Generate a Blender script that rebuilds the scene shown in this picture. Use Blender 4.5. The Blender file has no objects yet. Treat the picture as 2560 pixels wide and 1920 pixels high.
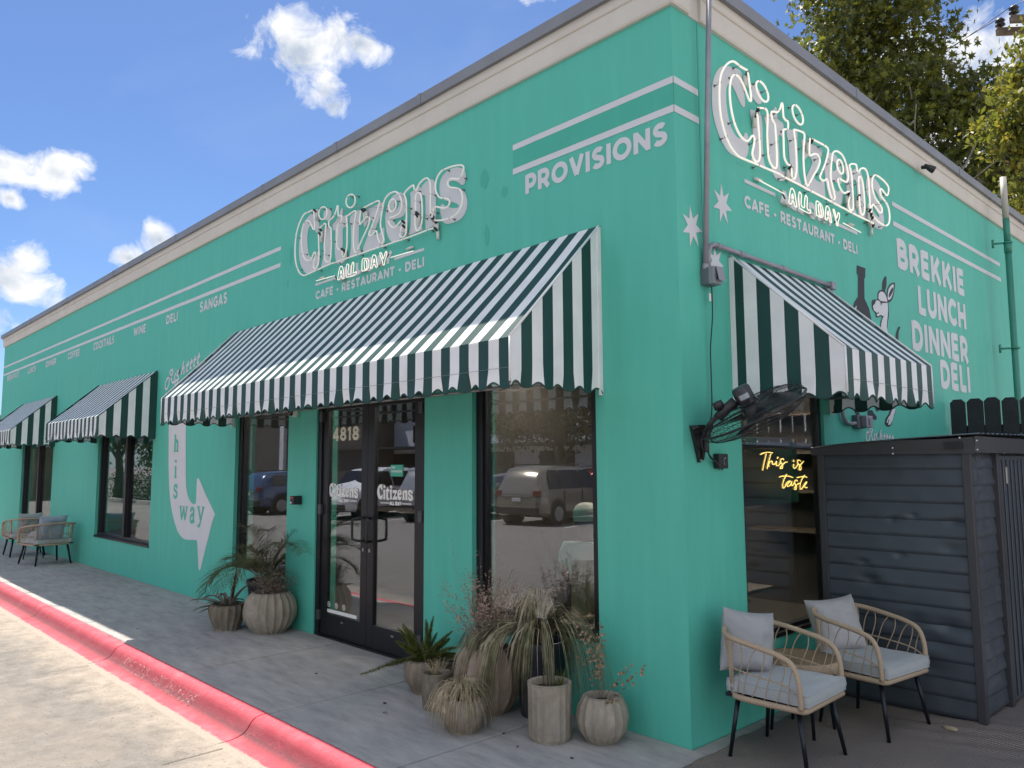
import bpy, bmesh, math, random
from math import sin, cos, pi, radians, sqrt, atan2, exp
from mathutils import Vector, Matrix
from mathutils.geometry import tessellate_polygon
from mathutils import noise as mnoise

# ------------------------------------------------------------------ camera, sky, sun, exposure
S = bpy.context.scene
COL = S.collection
random.seed(7)

SUN_TO = Vector((-0.45, 0.262, 1.0)).normalized()
SUN_STRENGTH = 3.1
SKY_STRENGTH = 0.14
EXPOSURE = 1.54

cam_data = bpy.data.cameras.new("camera")
cam = bpy.data.objects.new("camera", cam_data)
COL.objects.link(cam)
cam_data.sensor_width = 36.0
cam_data.lens = 1949.875 / 2560 * 36.0
cam_data.clip_end = 3000
_r = Vector((0.68663228, 0.72698499, -0.00537964))
_u = Vector((0.07806574, -0.06637157, 0.99473642))
_d = Vector((-0.72280139, 0.68343811, 0.10232548))
cam.matrix_world = Matrix(((_r.x, _u.x, -_d.x, 2.79663509), (_r.y, _u.y, -_d.y, -4.10345656),
                           (_r.z, _u.z, -_d.z, 1.7), (0, 0, 0, 1)))
S.camera = cam
S.view_settings.view_transform = 'Standard'
S.view_settings.look = 'None'
S.view_settings.exposure = EXPOSURE
S.view_settings.gamma = 1.0
S.view_settings.use_curve_mapping = False
S.cycles.max_bounces = 8
S.cycles.transparent_max_bounces = 16
S.cycles.caustics_reflective = False
S.cycles.caustics_refractive = False

world = bpy.data.worlds.new("World")
S.world = world
world.use_nodes = True
wn = world.node_tree
wn.nodes.clear()


def N(nt, typ, **kw):
    n = nt.nodes.new(typ)
    for k, v in kw.items():
        if k == 'inp':
            for a, b in v.items():
                n.inputs[a].default_value = b
        else:
            setattr(n, k, v)
    return n


def L(nt, a, b):
    nt.links.new(a, b)


def math_node(nt, op, a, b=None, clamp=False):
    n = nt.nodes.new('ShaderNodeMath')
    n.operation = op
    n.use_clamp = clamp
    for i, v in enumerate((a, b)):
        if v is None:
            continue
        if isinstance(v, (int, float)):
            n.inputs[i].default_value = v
        else:
            nt.links.new(v, n.inputs[i])
    return n.outputs[0]


sky = N(wn, 'ShaderNodeTexSky', sky_type='NISHITA', sun_disc=False, sun_elevation=math.asin(SUN_TO.z),
        sun_rotation=atan2(SUN_TO.x, SUN_TO.y), air_density=1.0, dust_density=0.5, ozone_density=1.6, altitude=600)
tc = N(wn, 'ShaderNodeTexCoord')
# clouds: soft blobs at directions of the sky, broken up by noise
CLOUDS = [((-.784, .410, .474), .062, .046), ((-.757, .435, .486), .046, .038), ((-.780, .440, .438), .026, .030),
          ((-.732, .455, .478), .036, .024), ((-.768, .445, .412), .020, .020),
          ((-.945, .150, .318), .078, .022), ((-.925, .205, .314), .034, .026), ((-.950, .165, .284), .014, .012),
          ((-.968, .17, .200), .050, .040), ((-.966, .13, .155), .080, .030), ((-.915, .308, .259), .026, .022),
          ((-.93, .281, .236), .022, .016), ((-.600, .602, .545), .024, .018), ((-.26, .872, .425), .09, .04),
          ((-.28, .90, .33), .09, .06), ((-.15, .94, .33), .09, .05),
          ((-.2, -.9, .35), .16, .07), ((.5, -.75, .35), .2, .09), ((-.8, -.45, .3), .14, .06), ((-.5, -.8, .2), .2, .05),
          ((.9, .1, .4), .2, .1), ((.6, .6, .5), .16, .1), ((.2, -.4, .85), .22, .16), ((-.35, -.65, .62), .22, .16), ((-.75, -.60, .42), .20, .12), ((.15, -.85, .5), .24, .14),
          ((.7, -.45, .6), .25, .16), ((-.2, -.2, .95), .18, .16), ((.85, -.2, .35), .25, .10), ((.1, -.97, .15), .35, .06), ((-.7, -.7, .10), .35, .05)]  # unseen clouds, added to give the facade more neutral light
field = None
for c, rh, rv in CLOUDS:
    sub = N(wn, 'ShaderNodeVectorMath', operation='SUBTRACT')
    L(wn, tc.outputs['Generated'], sub.inputs[0])
    sub.inputs[1].default_value = Vector(c).normalized()
    mul = N(wn, 'ShaderNodeVectorMath', operation='MULTIPLY')
    L(wn, sub.outputs[0], mul.inputs[0])
    mul.inputs[1].default_value = (1 / rh, 1 / rh, 1 / rv)
    ln = N(wn, 'ShaderNodeVectorMath', operation='LENGTH')
    L(wn, mul.outputs[0], ln.inputs[0])
    v = math_node(wn, 'SUBTRACT', 1.0, ln.outputs['Value'])
    field = v if field is None else math_node(wn, 'SMOOTH_MAX', field, v)
    if field is not v:
        field.node.inputs[2].default_value = 0.15
nz = N(wn, 'ShaderNodeTexNoise', inp={'Scale': 22.0, 'Detail': 10.0, 'Roughness': 0.60, 'Distortion': 0.4})
L(wn, tc.outputs['Generated'], nz.inputs['Vector'])
nzs = N(wn, 'ShaderNodeTexNoise', inp={'Scale': 20.0, 'Detail': 6.0, 'Roughness': 0.6})
off = N(wn, 'ShaderNodeVectorMath', operation='ADD')
L(wn, tc.outputs['Generated'], off.inputs[0])
off.inputs[1].default_value = (3.1, 1.7, 0.4)
L(wn, off.outputs[0], nzs.inputs['Vector'])
nn = math_node(wn, 'MULTIPLY', math_node(wn, 'SUBTRACT', nz.outputs['Fac'], 0.5), 3.0)
dens = math_node(wn, 'MULTIPLY', math_node(wn, 'ADD', math_node(wn, 'ADD', field, 0.0), nn), 1.55, clamp=True)
gate = math_node(wn, 'MULTIPLY', math_node(wn, 'ADD', field, 0.45), 3.0, clamp=True)
dens = math_node(wn, 'MULTIPLY', dens, gate)
# unseen broken cloud cover behind the camera and overhead, added to brighten the shade
away = N(wn, 'ShaderNodeVectorMath', operation='DOT_PRODUCT')
L(wn, tc.outputs['Generated'], away.inputs[0])
away.inputs[1].default_value = Vector((-.72, .52, .40)).normalized()
rest = math_node(wn, 'MULTIPLY', math_node(wn, 'SUBTRACT', .60, away.outputs['Value']), 3.0, clamp=True)
cz = N(wn, 'ShaderNodeTexNoise', inp={'Scale': 3.4, 'Detail': 9.0, 'Roughness': 0.58, 'Distortion': 0.3})
L(wn, tc.outputs['Generated'], cz.inputs['Vector'])
cover = math_node(wn, 'MULTIPLY', math_node(wn, 'MULTIPLY', math_node(wn, 'SUBTRACT', cz.outputs['Fac'], 0.475), 9.0, clamp=True), rest)
dens = math_node(wn, 'MAXIMUM', dens, cover)
# thin high wisps, faint, all over
wz = N(wn, 'ShaderNodeTexNoise', inp={'Scale': 2.6, 'Detail': 7.0, 'Roughness': 0.55, 'Distortion': 0.6})
wmap = N(wn, 'ShaderNodeVectorMath', operation='MULTIPLY')
L(wn, tc.outputs['Generated'], wmap.inputs[0])
wmap.inputs[1].default_value = (1, 1, 2.4)
L(wn, wmap.outputs[0], wz.inputs['Vector'])
wisp = math_node(wn, 'MULTIPLY', math_node(wn, 'MULTIPLY', math_node(wn, 'SUBTRACT', wz.outputs['Fac'], 0.50), 2.2, clamp=True), 0.35)
shade = math_node(wn, 'MULTIPLY', math_node(wn, 'SUBTRACT', math_node(wn, 'ADD', nzs.outputs['Fac'], math_node(wn, 'MULTIPLY', field, 0.42)), 0.60), 2.8, clamp=True)
ccol = N(wn, 'ShaderNodeMix', data_type='RGBA')
ccol.inputs['A'].default_value = (2.75, 2.75, 2.75, 1)
ccol.inputs['B'].default_value = (1.35, 1.55, 1.85, 1)
L(wn, shade, ccol.inputs['Factor'])
fill_cloud = N(wn, 'ShaderNodeMix', data_type='RGBA')
fill_cloud.inputs['B'].default_value = (4.6, 4.6, 4.5, 1)  # clouds out of view made brighter to lift the shaded walls
L(wn, ccol.outputs['Result'], fill_cloud.inputs['A'])
L(wn, rest, fill_cloud.inputs['Factor'])
mixw = N(wn, 'ShaderNodeMix', data_type='RGBA')
L(wn, wisp, mixw.inputs['Factor'])
skm = N(wn, 'ShaderNodeMix', data_type='RGBA', blend_type='MULTIPLY')
skm.inputs['Factor'].default_value = 1.0
skm.inputs['B'].default_value = (0.222, 0.270, 0.345, 1)
L(wn, sky.outputs[0], skm.inputs['A'])
L(wn, skm.outputs['Result'], mixw.inputs['A'])
mixw.inputs['B'].default_value = (1.3, 1.65, 2.3, 1)
mixc = N(wn, 'ShaderNodeMix', data_type='RGBA')
L(wn, dens, mixc.inputs['Factor'])
L(wn, mixw.outputs['Result'], mixc.inputs['A'])
L(wn, fill_cloud.outputs['Result'], mixc.inputs['B'])
bg = N(wn, 'ShaderNodeBackground', inp={'Strength': SKY_STRENGTH})
L(wn, mixc.outputs['Result'], bg.inputs['Color'])
wo = N(wn, 'ShaderNodeOutputWorld')
L(wn, bg.outputs[0], wo.inputs['Surface'])

sun_data = bpy.data.lights.new("sun", 'SUN')
sun_data.energy = SUN_STRENGTH
sun_data.angle = radians(0.5)
sun_data.color = (1.0, 0.93, 0.82)
sun = bpy.data.objects.new("sun", sun_data)
COL.objects.link(sun)
sun.rotation_euler = (-SUN_TO).to_track_quat('-Z', 'Y').to_euler()
sun.location = (-9, 5, 20)

# ------------------------------------------------------------------ helpers


def empty(name, loc=(0, 0, 0), rz=0.0):
    o = bpy.data.objects.new(name, None)
    o.empty_display_size = 0.1
    o.location = loc
    o.rotation_euler = (0, 0, rz)
    COL.objects.link(o)
    return o


def tag(o, label=None, cat=None, group=None, kind=None):
    if label:
        o['label'] = label
    if cat:
        o['category'] = cat
    if group:
        o['group'] = group
    if kind:
        o['kind'] = kind
    return o


def copy_thing(root, loc, rz, label):
    r = root.copy()
    COL.objects.link(r)
    r.location = loc
    r.rotation_euler = (0, 0, rz)
    r['label'] = label
    for ch in list(root.children):
        c = ch.copy()
        COL.objects.link(c)
        c.parent = r
        for g in list(ch.children):
            d = g.copy()
            COL.objects.link(d)
            d.parent = c
    return r


class MB:
    def __init__(s):
        s.v, s.f, s.m, s.sm = [], [], [], []

    def quad(s, a, b, c, d, m=0, smooth=False):
        i = len(s.v)
        s.v += [tuple(a), tuple(b), tuple(c), tuple(d)]
        s.f.append((i, i + 1, i + 2, i + 3)); s.m.append(m); s.sm.append(smooth)

    def poly(s, pts, m=0):
        i = len(s.v)
        s.v += [tuple(p) for p in pts]
        s.f.append(tuple(range(i, i + len(pts)))); s.m.append(m); s.sm.append(False)

    def box(s, x0, x1, y0, y1, z0, z1, m=0):
        i = len(s.v)
        s.v += [(x0, y0, z0), (x1, y0, z0), (x1, y1, z0), (x0, y1, z0), (x0, y0, z1), (x1, y0, z1), (x1, y1, z1), (x0, y1, z1)]
        for q in ((0, 3, 2, 1), (4, 5, 6, 7), (0, 1, 5, 4), (1, 2, 6, 5), (2, 3, 7, 6), (3, 0, 4, 7)):
            s.f.append(tuple(i + k for k in q)); s.m.append(m); s.sm.append(False)

    def grid(s, fn, nu, nv, m=0, smooth=True, flip=False, mf=None):
        i = len(s.v)
        for a in range(nu + 1):
            for b in range(nv + 1):
                s.v.append(tuple(fn(a / nu, b / nv)))
        for a in range(nu):
            for b in range(nv):
                q = (i + a * (nv + 1) + b, i + (a + 1) * (nv + 1) + b, i + (a + 1) * (nv + 1) + b + 1, i + a * (nv + 1) + b + 1)
                s.f.append(q[::-1] if flip else q)
                s.m.append(mf(a, b) if mf else m); s.sm.append(smooth)

    def tube(s, pts, r, seg=8, m=0, cap=True, closed=False):
        pts = [Vector(p) for p in pts]
        n = len(pts)
        if n < 2:
            return
        rr = r if isinstance(r, (list, tuple)) else [r] * n
        tang = []
        for i in range(n):
            a = pts[(i - 1) % n] if (closed or i > 0) else pts[i]
            b = pts[(i + 1) % n] if (closed or i < n - 1) else pts[i]
            t = (b - a)
            tang.append(t.normalized() if t.length > 1e-9 else Vector((0, 0, 1)))
        ref = Vector((0, 0, 1)) if abs(tang[0].z) < .9 else Vector((1, 0, 0))
        nrm = tang[0].cross(ref).normalized()
        base = len(s.v)
        for i in range(n):
            t = tang[i]
            nrm = (nrm - t * nrm.dot(t))
            nrm = nrm.normalized() if nrm.length > 1e-9 else t.orthogonal().normalized()
            bi = t.cross(nrm)
            for k in range(seg):
                a = 2 * pi * k / seg
                s.v.append(tuple(pts[i] + (nrm * cos(a) + bi * sin(a)) * rr[i]))
        for i in range(n if closed else n - 1):
            for k in range(seg):
                j = (i + 1) % n
                s.f.append((base + i * seg + k, base + i * seg + (k + 1) % seg, base + j * seg + (k + 1) % seg, base + j * seg + k))
                s.m.append(m); s.sm.append(True)
        if cap and not closed:
            s.f.append(tuple(base + k for k in range(seg))[::-1]); s.m.append(m); s.sm.append(False)
            s.f.append(tuple(base + (n - 1) * seg + k for k in range(seg))); s.m.append(m); s.sm.append(False)

    def lathe(s, prof, seg=32, m=0, fl=0, depth=0.0, c=(0, 0, 0), axis=None, sharp=1.0):
        i0 = len(s.v)
        for (r, z) in prof:
            for k in range(seg):
                a = 2 * pi * k / seg
                q = r
                if fl:
                    q = r * (1 - depth * abs(sin(a * fl / 2)) ** sharp * (1 if r > .02 else 0))
                p = Vector((q * cos(a), q * sin(a), z))
                if axis is not None:
                    p = axis @ p
                s.v.append((p.x + c[0], p.y + c[1], p.z + c[2]))
        for j in range(len(prof) - 1):
            for k in range(seg):
                a, b = i0 + j * seg + k, i0 + j * seg + (k + 1) % seg
                s.f.append((a, b, b + seg, a + seg)); s.m.append(m); s.sm.append(True)

    def disc(s, c, r, seg=24, m=0, z=None):
        i = len(s.v)
        for k in range(seg):
            s.v.append((c[0] + r * cos(2 * pi * k / seg), c[1] + r * sin(2 * pi * k / seg), c[2]))
        s.f.append(tuple(range(i, i + seg))); s.m.append(m); s.sm.append(False)

    def ribbon(s, pts, w, mp, m=0, closed=False):
        n = len(pts)
        if n < 2:
            return
        P = [Vector((p[0], p[1])) for p in pts]
        i0 = len(s.v)
        for i in range(n):
            if closed:
                a, b = P[(i - 1) % n], P[(i + 1) % n]
                t1, t2 = (P[i] - a).normalized(), (b - P[i]).normalized()
            else:
                t1 = (P[i] - P[i - 1]).normalized() if i > 0 else (P[1] - P[0]).normalized()
                t2 = (P[i + 1] - P[i]).normalized() if i < n - 1 else t1
            t = (t1 + t2)
            t = t.normalized() if t.length > 1e-6 else t1
            k = 1 / max(.45, t.dot(t1))
            nn_ = Vector((-t.y, t.x)) * (w / 2 * k)
            for q in (P[i] + nn_, P[i] - nn_):
                s.v.append(tuple(mp(q.x, q.y)))
        for i in range(n if closed else n - 1):
            a, b = i0 + 2 * i, i0 + 2 * ((i + 1) % n)
            s.f.append((a, a + 1, b + 1, b)); s.m.append(m); s.sm.append(False)

    def fill(s, loops, mp, m=0):
        tri = tessellate_polygon([[Vector((p[0], p[1], 0)) for p in l] for l in loops])
        flat = [p for l in loops for p in l]
        i0 = len(s.v)
        for p in flat:
            s.v.append(tuple(mp(p[0], p[1])))
        for t in tri:
            s.f.append(tuple(i0 + k for k in t)); s.m.append(m); s.sm.append(False)

    def build(s, name, mats, parent=None, loc=None, rot=None):
        me = bpy.data.meshes.new(name)
        me.from_pydata(s.v, [], s.f)
        if not isinstance(mats, (list, tuple)):
            mats = [mats]
        for mt in mats:
            me.materials.append(mt)
        me.polygons.foreach_set('material_index', s.m)
        me.polygons.foreach_set('use_smooth', s.sm)
        me.update()
        o = bpy.data.objects.new(name, me)
        COL.objects.link(o)
        if parent is not None:
            o.parent = parent
        if loc is not None:
            o.location = loc
        if rot is not None:
            o.rotation_euler = rot
        return o


def recalc(o):
    bm = bmesh.new()
    bm.from_mesh(o.data)
    bmesh.ops.recalc_face_normals(bm, faces=bm.faces)
    bm.to_mesh(o.data)
    bm.free()
    return o


def bevel(o, w=0.004, seg=2):
    md = o.modifiers.new('bevel', 'BEVEL')
    md.width = w
    md.segments = seg
    md.limit_method = 'ANGLE'
    return o


def catmull(pts, n=5, closed=False):
    P = [Vector(p) for p in pts]
    out = []
    m = len(P)
    if m < 3:
        return [tuple(p) for p in P]
    for i in range(m if closed else m - 1):
        p0 = P[(i - 1) % m] if (closed or i > 0) else P[i]
        p1, p2 = P[i], P[(i + 1) % m]
        p3 = P[(i + 2) % m] if (closed or i + 2 < m) else p2
        for k in range(n):
            t = k / n
            out.append(tuple(.5 * ((2 * p1) + (p2 - p0) * t + (2 * p0 - 5 * p1 + 4 * p2 - p3) * t * t + (3 * p1 - p0 - 3 * p2 + p3) * t ** 3)))
    if not closed:
        out.append(tuple(P[-1]))
    return out


def WL(off=0.003):                                    # street wall plane, y = 0
    return lambda s, z: (s, -off, z)


def WR(off=0.003):                                    # side wall plane, x = 0
    return lambda s, z: (off, s, z)


# ------------------------------------------------------------------ materials
MATS = {}


def mat(name, col, rough=.6, metal=0.0, bump=0.0, bscale=60.0, var=0.0, vscale=3.0, spec=.5, col2=None, emit=None, detail=5.0, sheen=0.0):
    if name in MATS:
        return MATS[name]
    m = bpy.data.materials.new(name)
    m.use_nodes = True
    nt = m.node_tree
    b = nt.nodes['Principled BSDF']
    b.inputs['Base Color'].default_value = (*col, 1)
    b.inputs['Roughness'].default_value = rough
    b.inputs['Metallic'].default_value = metal
    b.inputs['Specular IOR Level'].default_value = spec
    t = nt.nodes.new('ShaderNodeTexCoord')
    if var > 0 or col2:
        n = N(nt, 'ShaderNodeTexNoise', inp={'Scale': vscale, 'Detail': detail, 'Roughness': .6})
        L(nt, t.outputs['Object'], n.inputs['Vector'])
        rp = N(nt, 'ShaderNodeValToRGB')
        rp.color_ramp.elements[0].position = .32
        rp.color_ramp.elements[1].position = .68
        c2 = col2 if col2 else tuple(min(1, c * (1 + var)) for c in col)
        c1 = col if col2 else tuple(c * (1 - var) for c in col)
        rp.color_ramp.elements[0].color = (*c1, 1)
        rp.color_ramp.elements[1].color = (*c2, 1)
        L(nt, n.outputs['Fac'], rp.inputs['Fac'])
        L(nt, rp.outputs['Color'], b.inputs['Base Color'])
    if bump > 0:
        n2 = N(nt, 'ShaderNodeTexNoise', inp={'Scale': bscale, 'Detail': 4.0, 'Roughness': .6})
        L(nt, t.outputs['Object'], n2.inputs['Vector'])
        bp = N(nt, 'ShaderNodeBump', inp={'Strength': bump, 'Distance': .01})
        L(nt, n2.outputs['Fac'], bp.inputs['Height'])
        L(nt, bp.outputs[0], b.inputs['Normal'])
    if emit:
        b.inputs['Emission Color'].default_value = (*emit[0], 1)
        b.inputs['Emission Strength'].default_value = emit[1]
    MATS[name] = m
    return m


def ramp(nt, fac, stops):
    r = N(nt, 'ShaderNodeValToRGB')
    els = r.color_ramp.elements
    while len(els) > 1:
        els.remove(els[-1])
    els[0].position = stops[0][0]
    els[0].color = (*stops[0][1], 1)
    for p, c in stops[1:]:
        e = els.new(p)
        e.color = (*c, 1)
    L(nt, fac, r.inputs['Fac'])
    return r.outputs['Color']


def mixc_(nt, f, a, b, blend='MIX'):
    n = N(nt, 'ShaderNodeMix', data_type='RGBA', blend_type=blend)
    for key, v in (('Factor', f), ('A', a), ('B', b)):
        if isinstance(v, tuple):
            n.inputs[key].default_value = (*v, 1) if len(v) == 3 else v
        elif isinstance(v, (int, float)):
            n.inputs[key].default_value = v
        else:
            L(nt, v, n.inputs[key])
    return n.outputs['Result']


def noise_(nt, vec, scale, detail=5.0, rough=.6, dist=0.0):
    n = N(nt, 'ShaderNodeTexNoise', inp={'Scale': scale, 'Detail': detail, 'Roughness': rough, 'Distortion': dist})
    L(nt, vec, n.inputs['Vector'])
    return n.outputs['Fac']


def stucco(name, base):
    m = bpy.data.materials.new(name)
    m.use_nodes = True
    nt = m.node_tree
    b = nt.nodes['Principled BSDF']
    t = nt.nodes.new('ShaderNodeTexCoord')
    o = t.outputs['Object']
    # vertical weather streaks, blotches and repaired paint patches
    mp = N(nt, 'ShaderNodeMapping')
    mp.inputs['Scale'].default_value = (1.0, 1.0, .12)
    L(nt, o, mp.inputs['Vector'])
    streak = noise_(nt, mp.outputs[0], 9.0, 6.0)
    blot = noise_(nt, o, 1.3, 4.0)
    fine = noise_(nt, o, 26.0, 3.0)
    c = ramp(nt, streak, [(.3, tuple(x * .94 for x in base)), (.55, base), (.75, tuple(min(1, x * 1.04 + .008) for x in base))])
    c = mixc_(nt, math_node(nt, 'MULTIPLY', math_node(nt, 'SUBTRACT', blot, .45), 1.2, clamp=True), c, tuple(min(1, x * 1.0 + .012) for x in base))
    spot = math_node(nt, 'MULTIPLY', math_node(nt, 'SUBTRACT', noise_(nt, o, 3.1, 8.0, .75), .70), 9.0, clamp=True)
    c = mixc_(nt, math_node(nt, 'MULTIPLY', spot, .35), c, tuple(x * .80 for x in base))
    L(nt, c, b.inputs['Base Color'])
    b.inputs['Roughness'].default_value = .62
    b.inputs['Specular IOR Level'].default_value = .35
    bp = N(nt, 'ShaderNodeBump', inp={'Strength': .22, 'Distance': .004})
    h = math_node(nt, 'ADD', noise_(nt, o, 180.0, 2.0), math_node(nt, 'MULTIPLY', noise_(nt, o, 6.0, 3.0), 2.0))
    L(nt, h, bp.inputs['Height'])
    L(nt, bp.outputs[0], b.inputs['Normal'])
    return m


M_WALL = stucco('mint stucco', (.086, .455, .360))
M_PAINT = mat('painted sign grey white', (.58, .60, .63), .65, var=.03, vscale=4, bump=.1, bscale=150)
M_TRIM = mat('cornice stucco beige', (.58, .55, .50), .8, var=.05, vscale=2, bump=.25, bscale=160)
M_TRIMB = mat('cornice cove tan', (.36, .30, .25), .8, var=.08, vscale=3, bump=.2, bscale=160)
M_COP = mat('coping sheet metal', (.22, .225, .24), .5, metal=.35, var=.1, vscale=2, bump=.05)
M_BLACK = mat('black window aluminium', (.013, .014, .018), .38, metal=.3)
M_BLACKP = mat('matte black plastic', (.012, .013, .016), .5)
M_DARK = mat('interior dark', (.035, .03, .026), .8, var=.2)
M_INFLOOR = mat('interior floor', (.10, .085, .07), .5, var=.1)
M_WOOD = mat('light oak', (.45, .30, .17), .5, var=.15, vscale=8)
M_WHITE = mat('white matt', (.75, .75, .74), .6)
M_GREEN = mat('awning green canvas', (.012, .055, .045), .85, bump=.12, bscale=300)


def canvas(name, col, tr):
    m = mat(name, col, .52, bump=.10, bscale=300, spec=.35, var=.06, vscale=5)
    nt = m.node_tree
    b = nt.nodes['Principled BSDF']
    out = nt.nodes['Material Output']
    tl = N(nt, 'ShaderNodeBsdfTranslucent')
    tl.inputs['Color'].default_value = (*col, 1)
    mx = N(nt, 'ShaderNodeMixShader')
    mx.inputs[0].default_value = tr
    L(nt, b.outputs[0], mx.inputs[1])
    L(nt, tl.outputs[0], mx.inputs[2])
    L(nt, mx.outputs[0], out.inputs['Surface'])
    return m


M_CANG = canvas('canvas stripe green', (.011, .055, .050), .05)
M_CANW = canvas('canvas stripe white', (.86, .87, .89), .20)


def glass(name, tint, refl):
    m = bpy.data.materials.new(name)
    m.use_nodes = True
    nt = m.node_tree
    nt.nodes.remove(nt.nodes['Principled BSDF'])
    out = nt.nodes['Material Output']
    tr = N(nt, 'ShaderNodeBsdfTransparent')
    tr.inputs[0].default_value = (*tint, 1)
    gl = N(nt, 'ShaderNodeBsdfGlossy')
    gl.inputs['Color'].default_value = (.93, .96, 1.0, 1)
    gl.inputs['Roughness'].default_value = 0.0
    lw = N(nt, 'ShaderNodeLayerWeight', inp={'Blend': .35})
    f = math_node(nt, 'ADD', math_node(nt, 'MULTIPLY', lw.outputs['Fresnel'], .48), refl, clamp=True)
    mx = N(nt, 'ShaderNodeMixShader')
    L(nt, f, mx.inputs[0])
    L(nt, tr.outputs[0], mx.inputs[1])
    L(nt, gl.outputs[0], mx.inputs[2])
    L(nt, mx.outputs[0], out.inputs['Surface'])
    return m


M_GLASS = glass('tinted window glass', (.74, .75, .77), .035)
# ------------------------------------------------------------------ ground, road, curb, sidewalk


def ground_mat():
    m = bpy.data.materials.new('parking lot concrete and asphalt')
    m.use_nodes = True
    nt = m.node_tree
    b = nt.nodes['Principled BSDF']
    t = nt.nodes.new('ShaderNodeTexCoord')
    o = t.outputs['Object']
    big = noise_(nt, o, .9, 4.0, .6, .4)
    mid = noise_(nt, o, 7.0, 6.0, .7)
    fine = noise_(nt, o, 140.0, 3.0, .8)
    vor = N(nt, 'ShaderNodeTexVoronoi', inp={'Scale': 90.0})
    L(nt, o, vor.inputs['Vector'])
    sep = N(nt, 'ShaderNodeSeparateXYZ')
    L(nt, o, sep.inputs[0])
    # asphalt begins away from the curb with a wavering edge; the gutter pan is pale concrete
    e = math_node(nt, 'ADD', math_node(nt, 'MULTIPLY', sep.outputs['Y'], -1.0), math_node(nt, 'MULTIPLY', math_node(nt, 'SUBTRACT', noise_(nt, o, 2.3, 5.0), .5), 1.1))
    asp = math_node(nt, 'MULTIPLY', math_node(nt, 'SUBTRACT', e, 1.98), 3.0, clamp=True)
    pale = ramp(nt, mid, [(.3, (.25, .215, .185)), (.5, (.33, .285, .242)), (.7, (.39, .335, .285))])
    dark = ramp(nt, mid, [(.3, (.15, .14, .13)), (.7, (.25, .23, .21))])
    far = math_node(nt, 'MULTIPLY', math_node(nt, 'SUBTRACT', e, 4.2), .8, clamp=True)
    dark = mixc_(nt, far, dark, ramp(nt, mid, [(.3, (.19, .175, .165)), (.7, (.26, .24, .225))]))
    c = mixc_(nt, math_node(nt, 'ADD', math_node(nt, 'MULTIPLY', asp, .95), math_node(nt, 'MULTIPLY', far, .45), clamp=True), pale, dark)
    c = mixc_(nt, math_node(nt, 'MULTIPLY', math_node(nt, 'SUBTRACT', big, .55), 2.2, clamp=True), c, (.27, .235, .20))
    pit = math_node(nt, 'MULTIPLY', math_node(nt, 'SUBTRACT', fine, .60), 7.0, clamp=True)
    c = mixc_(nt, math_node(nt, 'MULTIPLY', pit, .8), c, (.10, .09, .08))
    gr = math_node(nt, 'MULTIPLY', math_node(nt, 'SUBTRACT', noise_(nt, o, 40.0, 3.0, .6), .60), 9.0, clamp=True)
    c = mixc_(nt, math_node(nt, 'MULTIPLY', gr, .8), c, (.10, .09, .08))
    L(nt, c, b.inputs['Base Color'])
    b.inputs['Roughness'].default_value = .92
    b.inputs['Specular IOR Level'].default_value = .2
    bp = N(nt, 'ShaderNodeBump', inp={'Strength': .7, 'Distance': .006})
    L(nt, math_node(nt, 'ADD', vor.outputs['Distance'], fine), bp.inputs['Height'])
    L(nt, bp.outputs[0], b.inputs['Normal'])
    return m


mb = MB()
mb.box(-900, 900, -900, 900, -.6, -.12)
tag(mb.build('ground', ground_mat()), kind='structure')

mb = MB()                                             # fine joint across the gutter pan and painted bay lines
for x in (-8.15, -5.25, -2.32, .6):
    mb.quad((x, -1.86, -.116), (x + .008, -1.86, -.116), (x + .018, -2.25, -.116), (x + .012, -2.25, -.116))
tag(mb.build('gutter_joint', mat('joint dirt', (.10, .085, .07), .95)), kind='structure')


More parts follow.
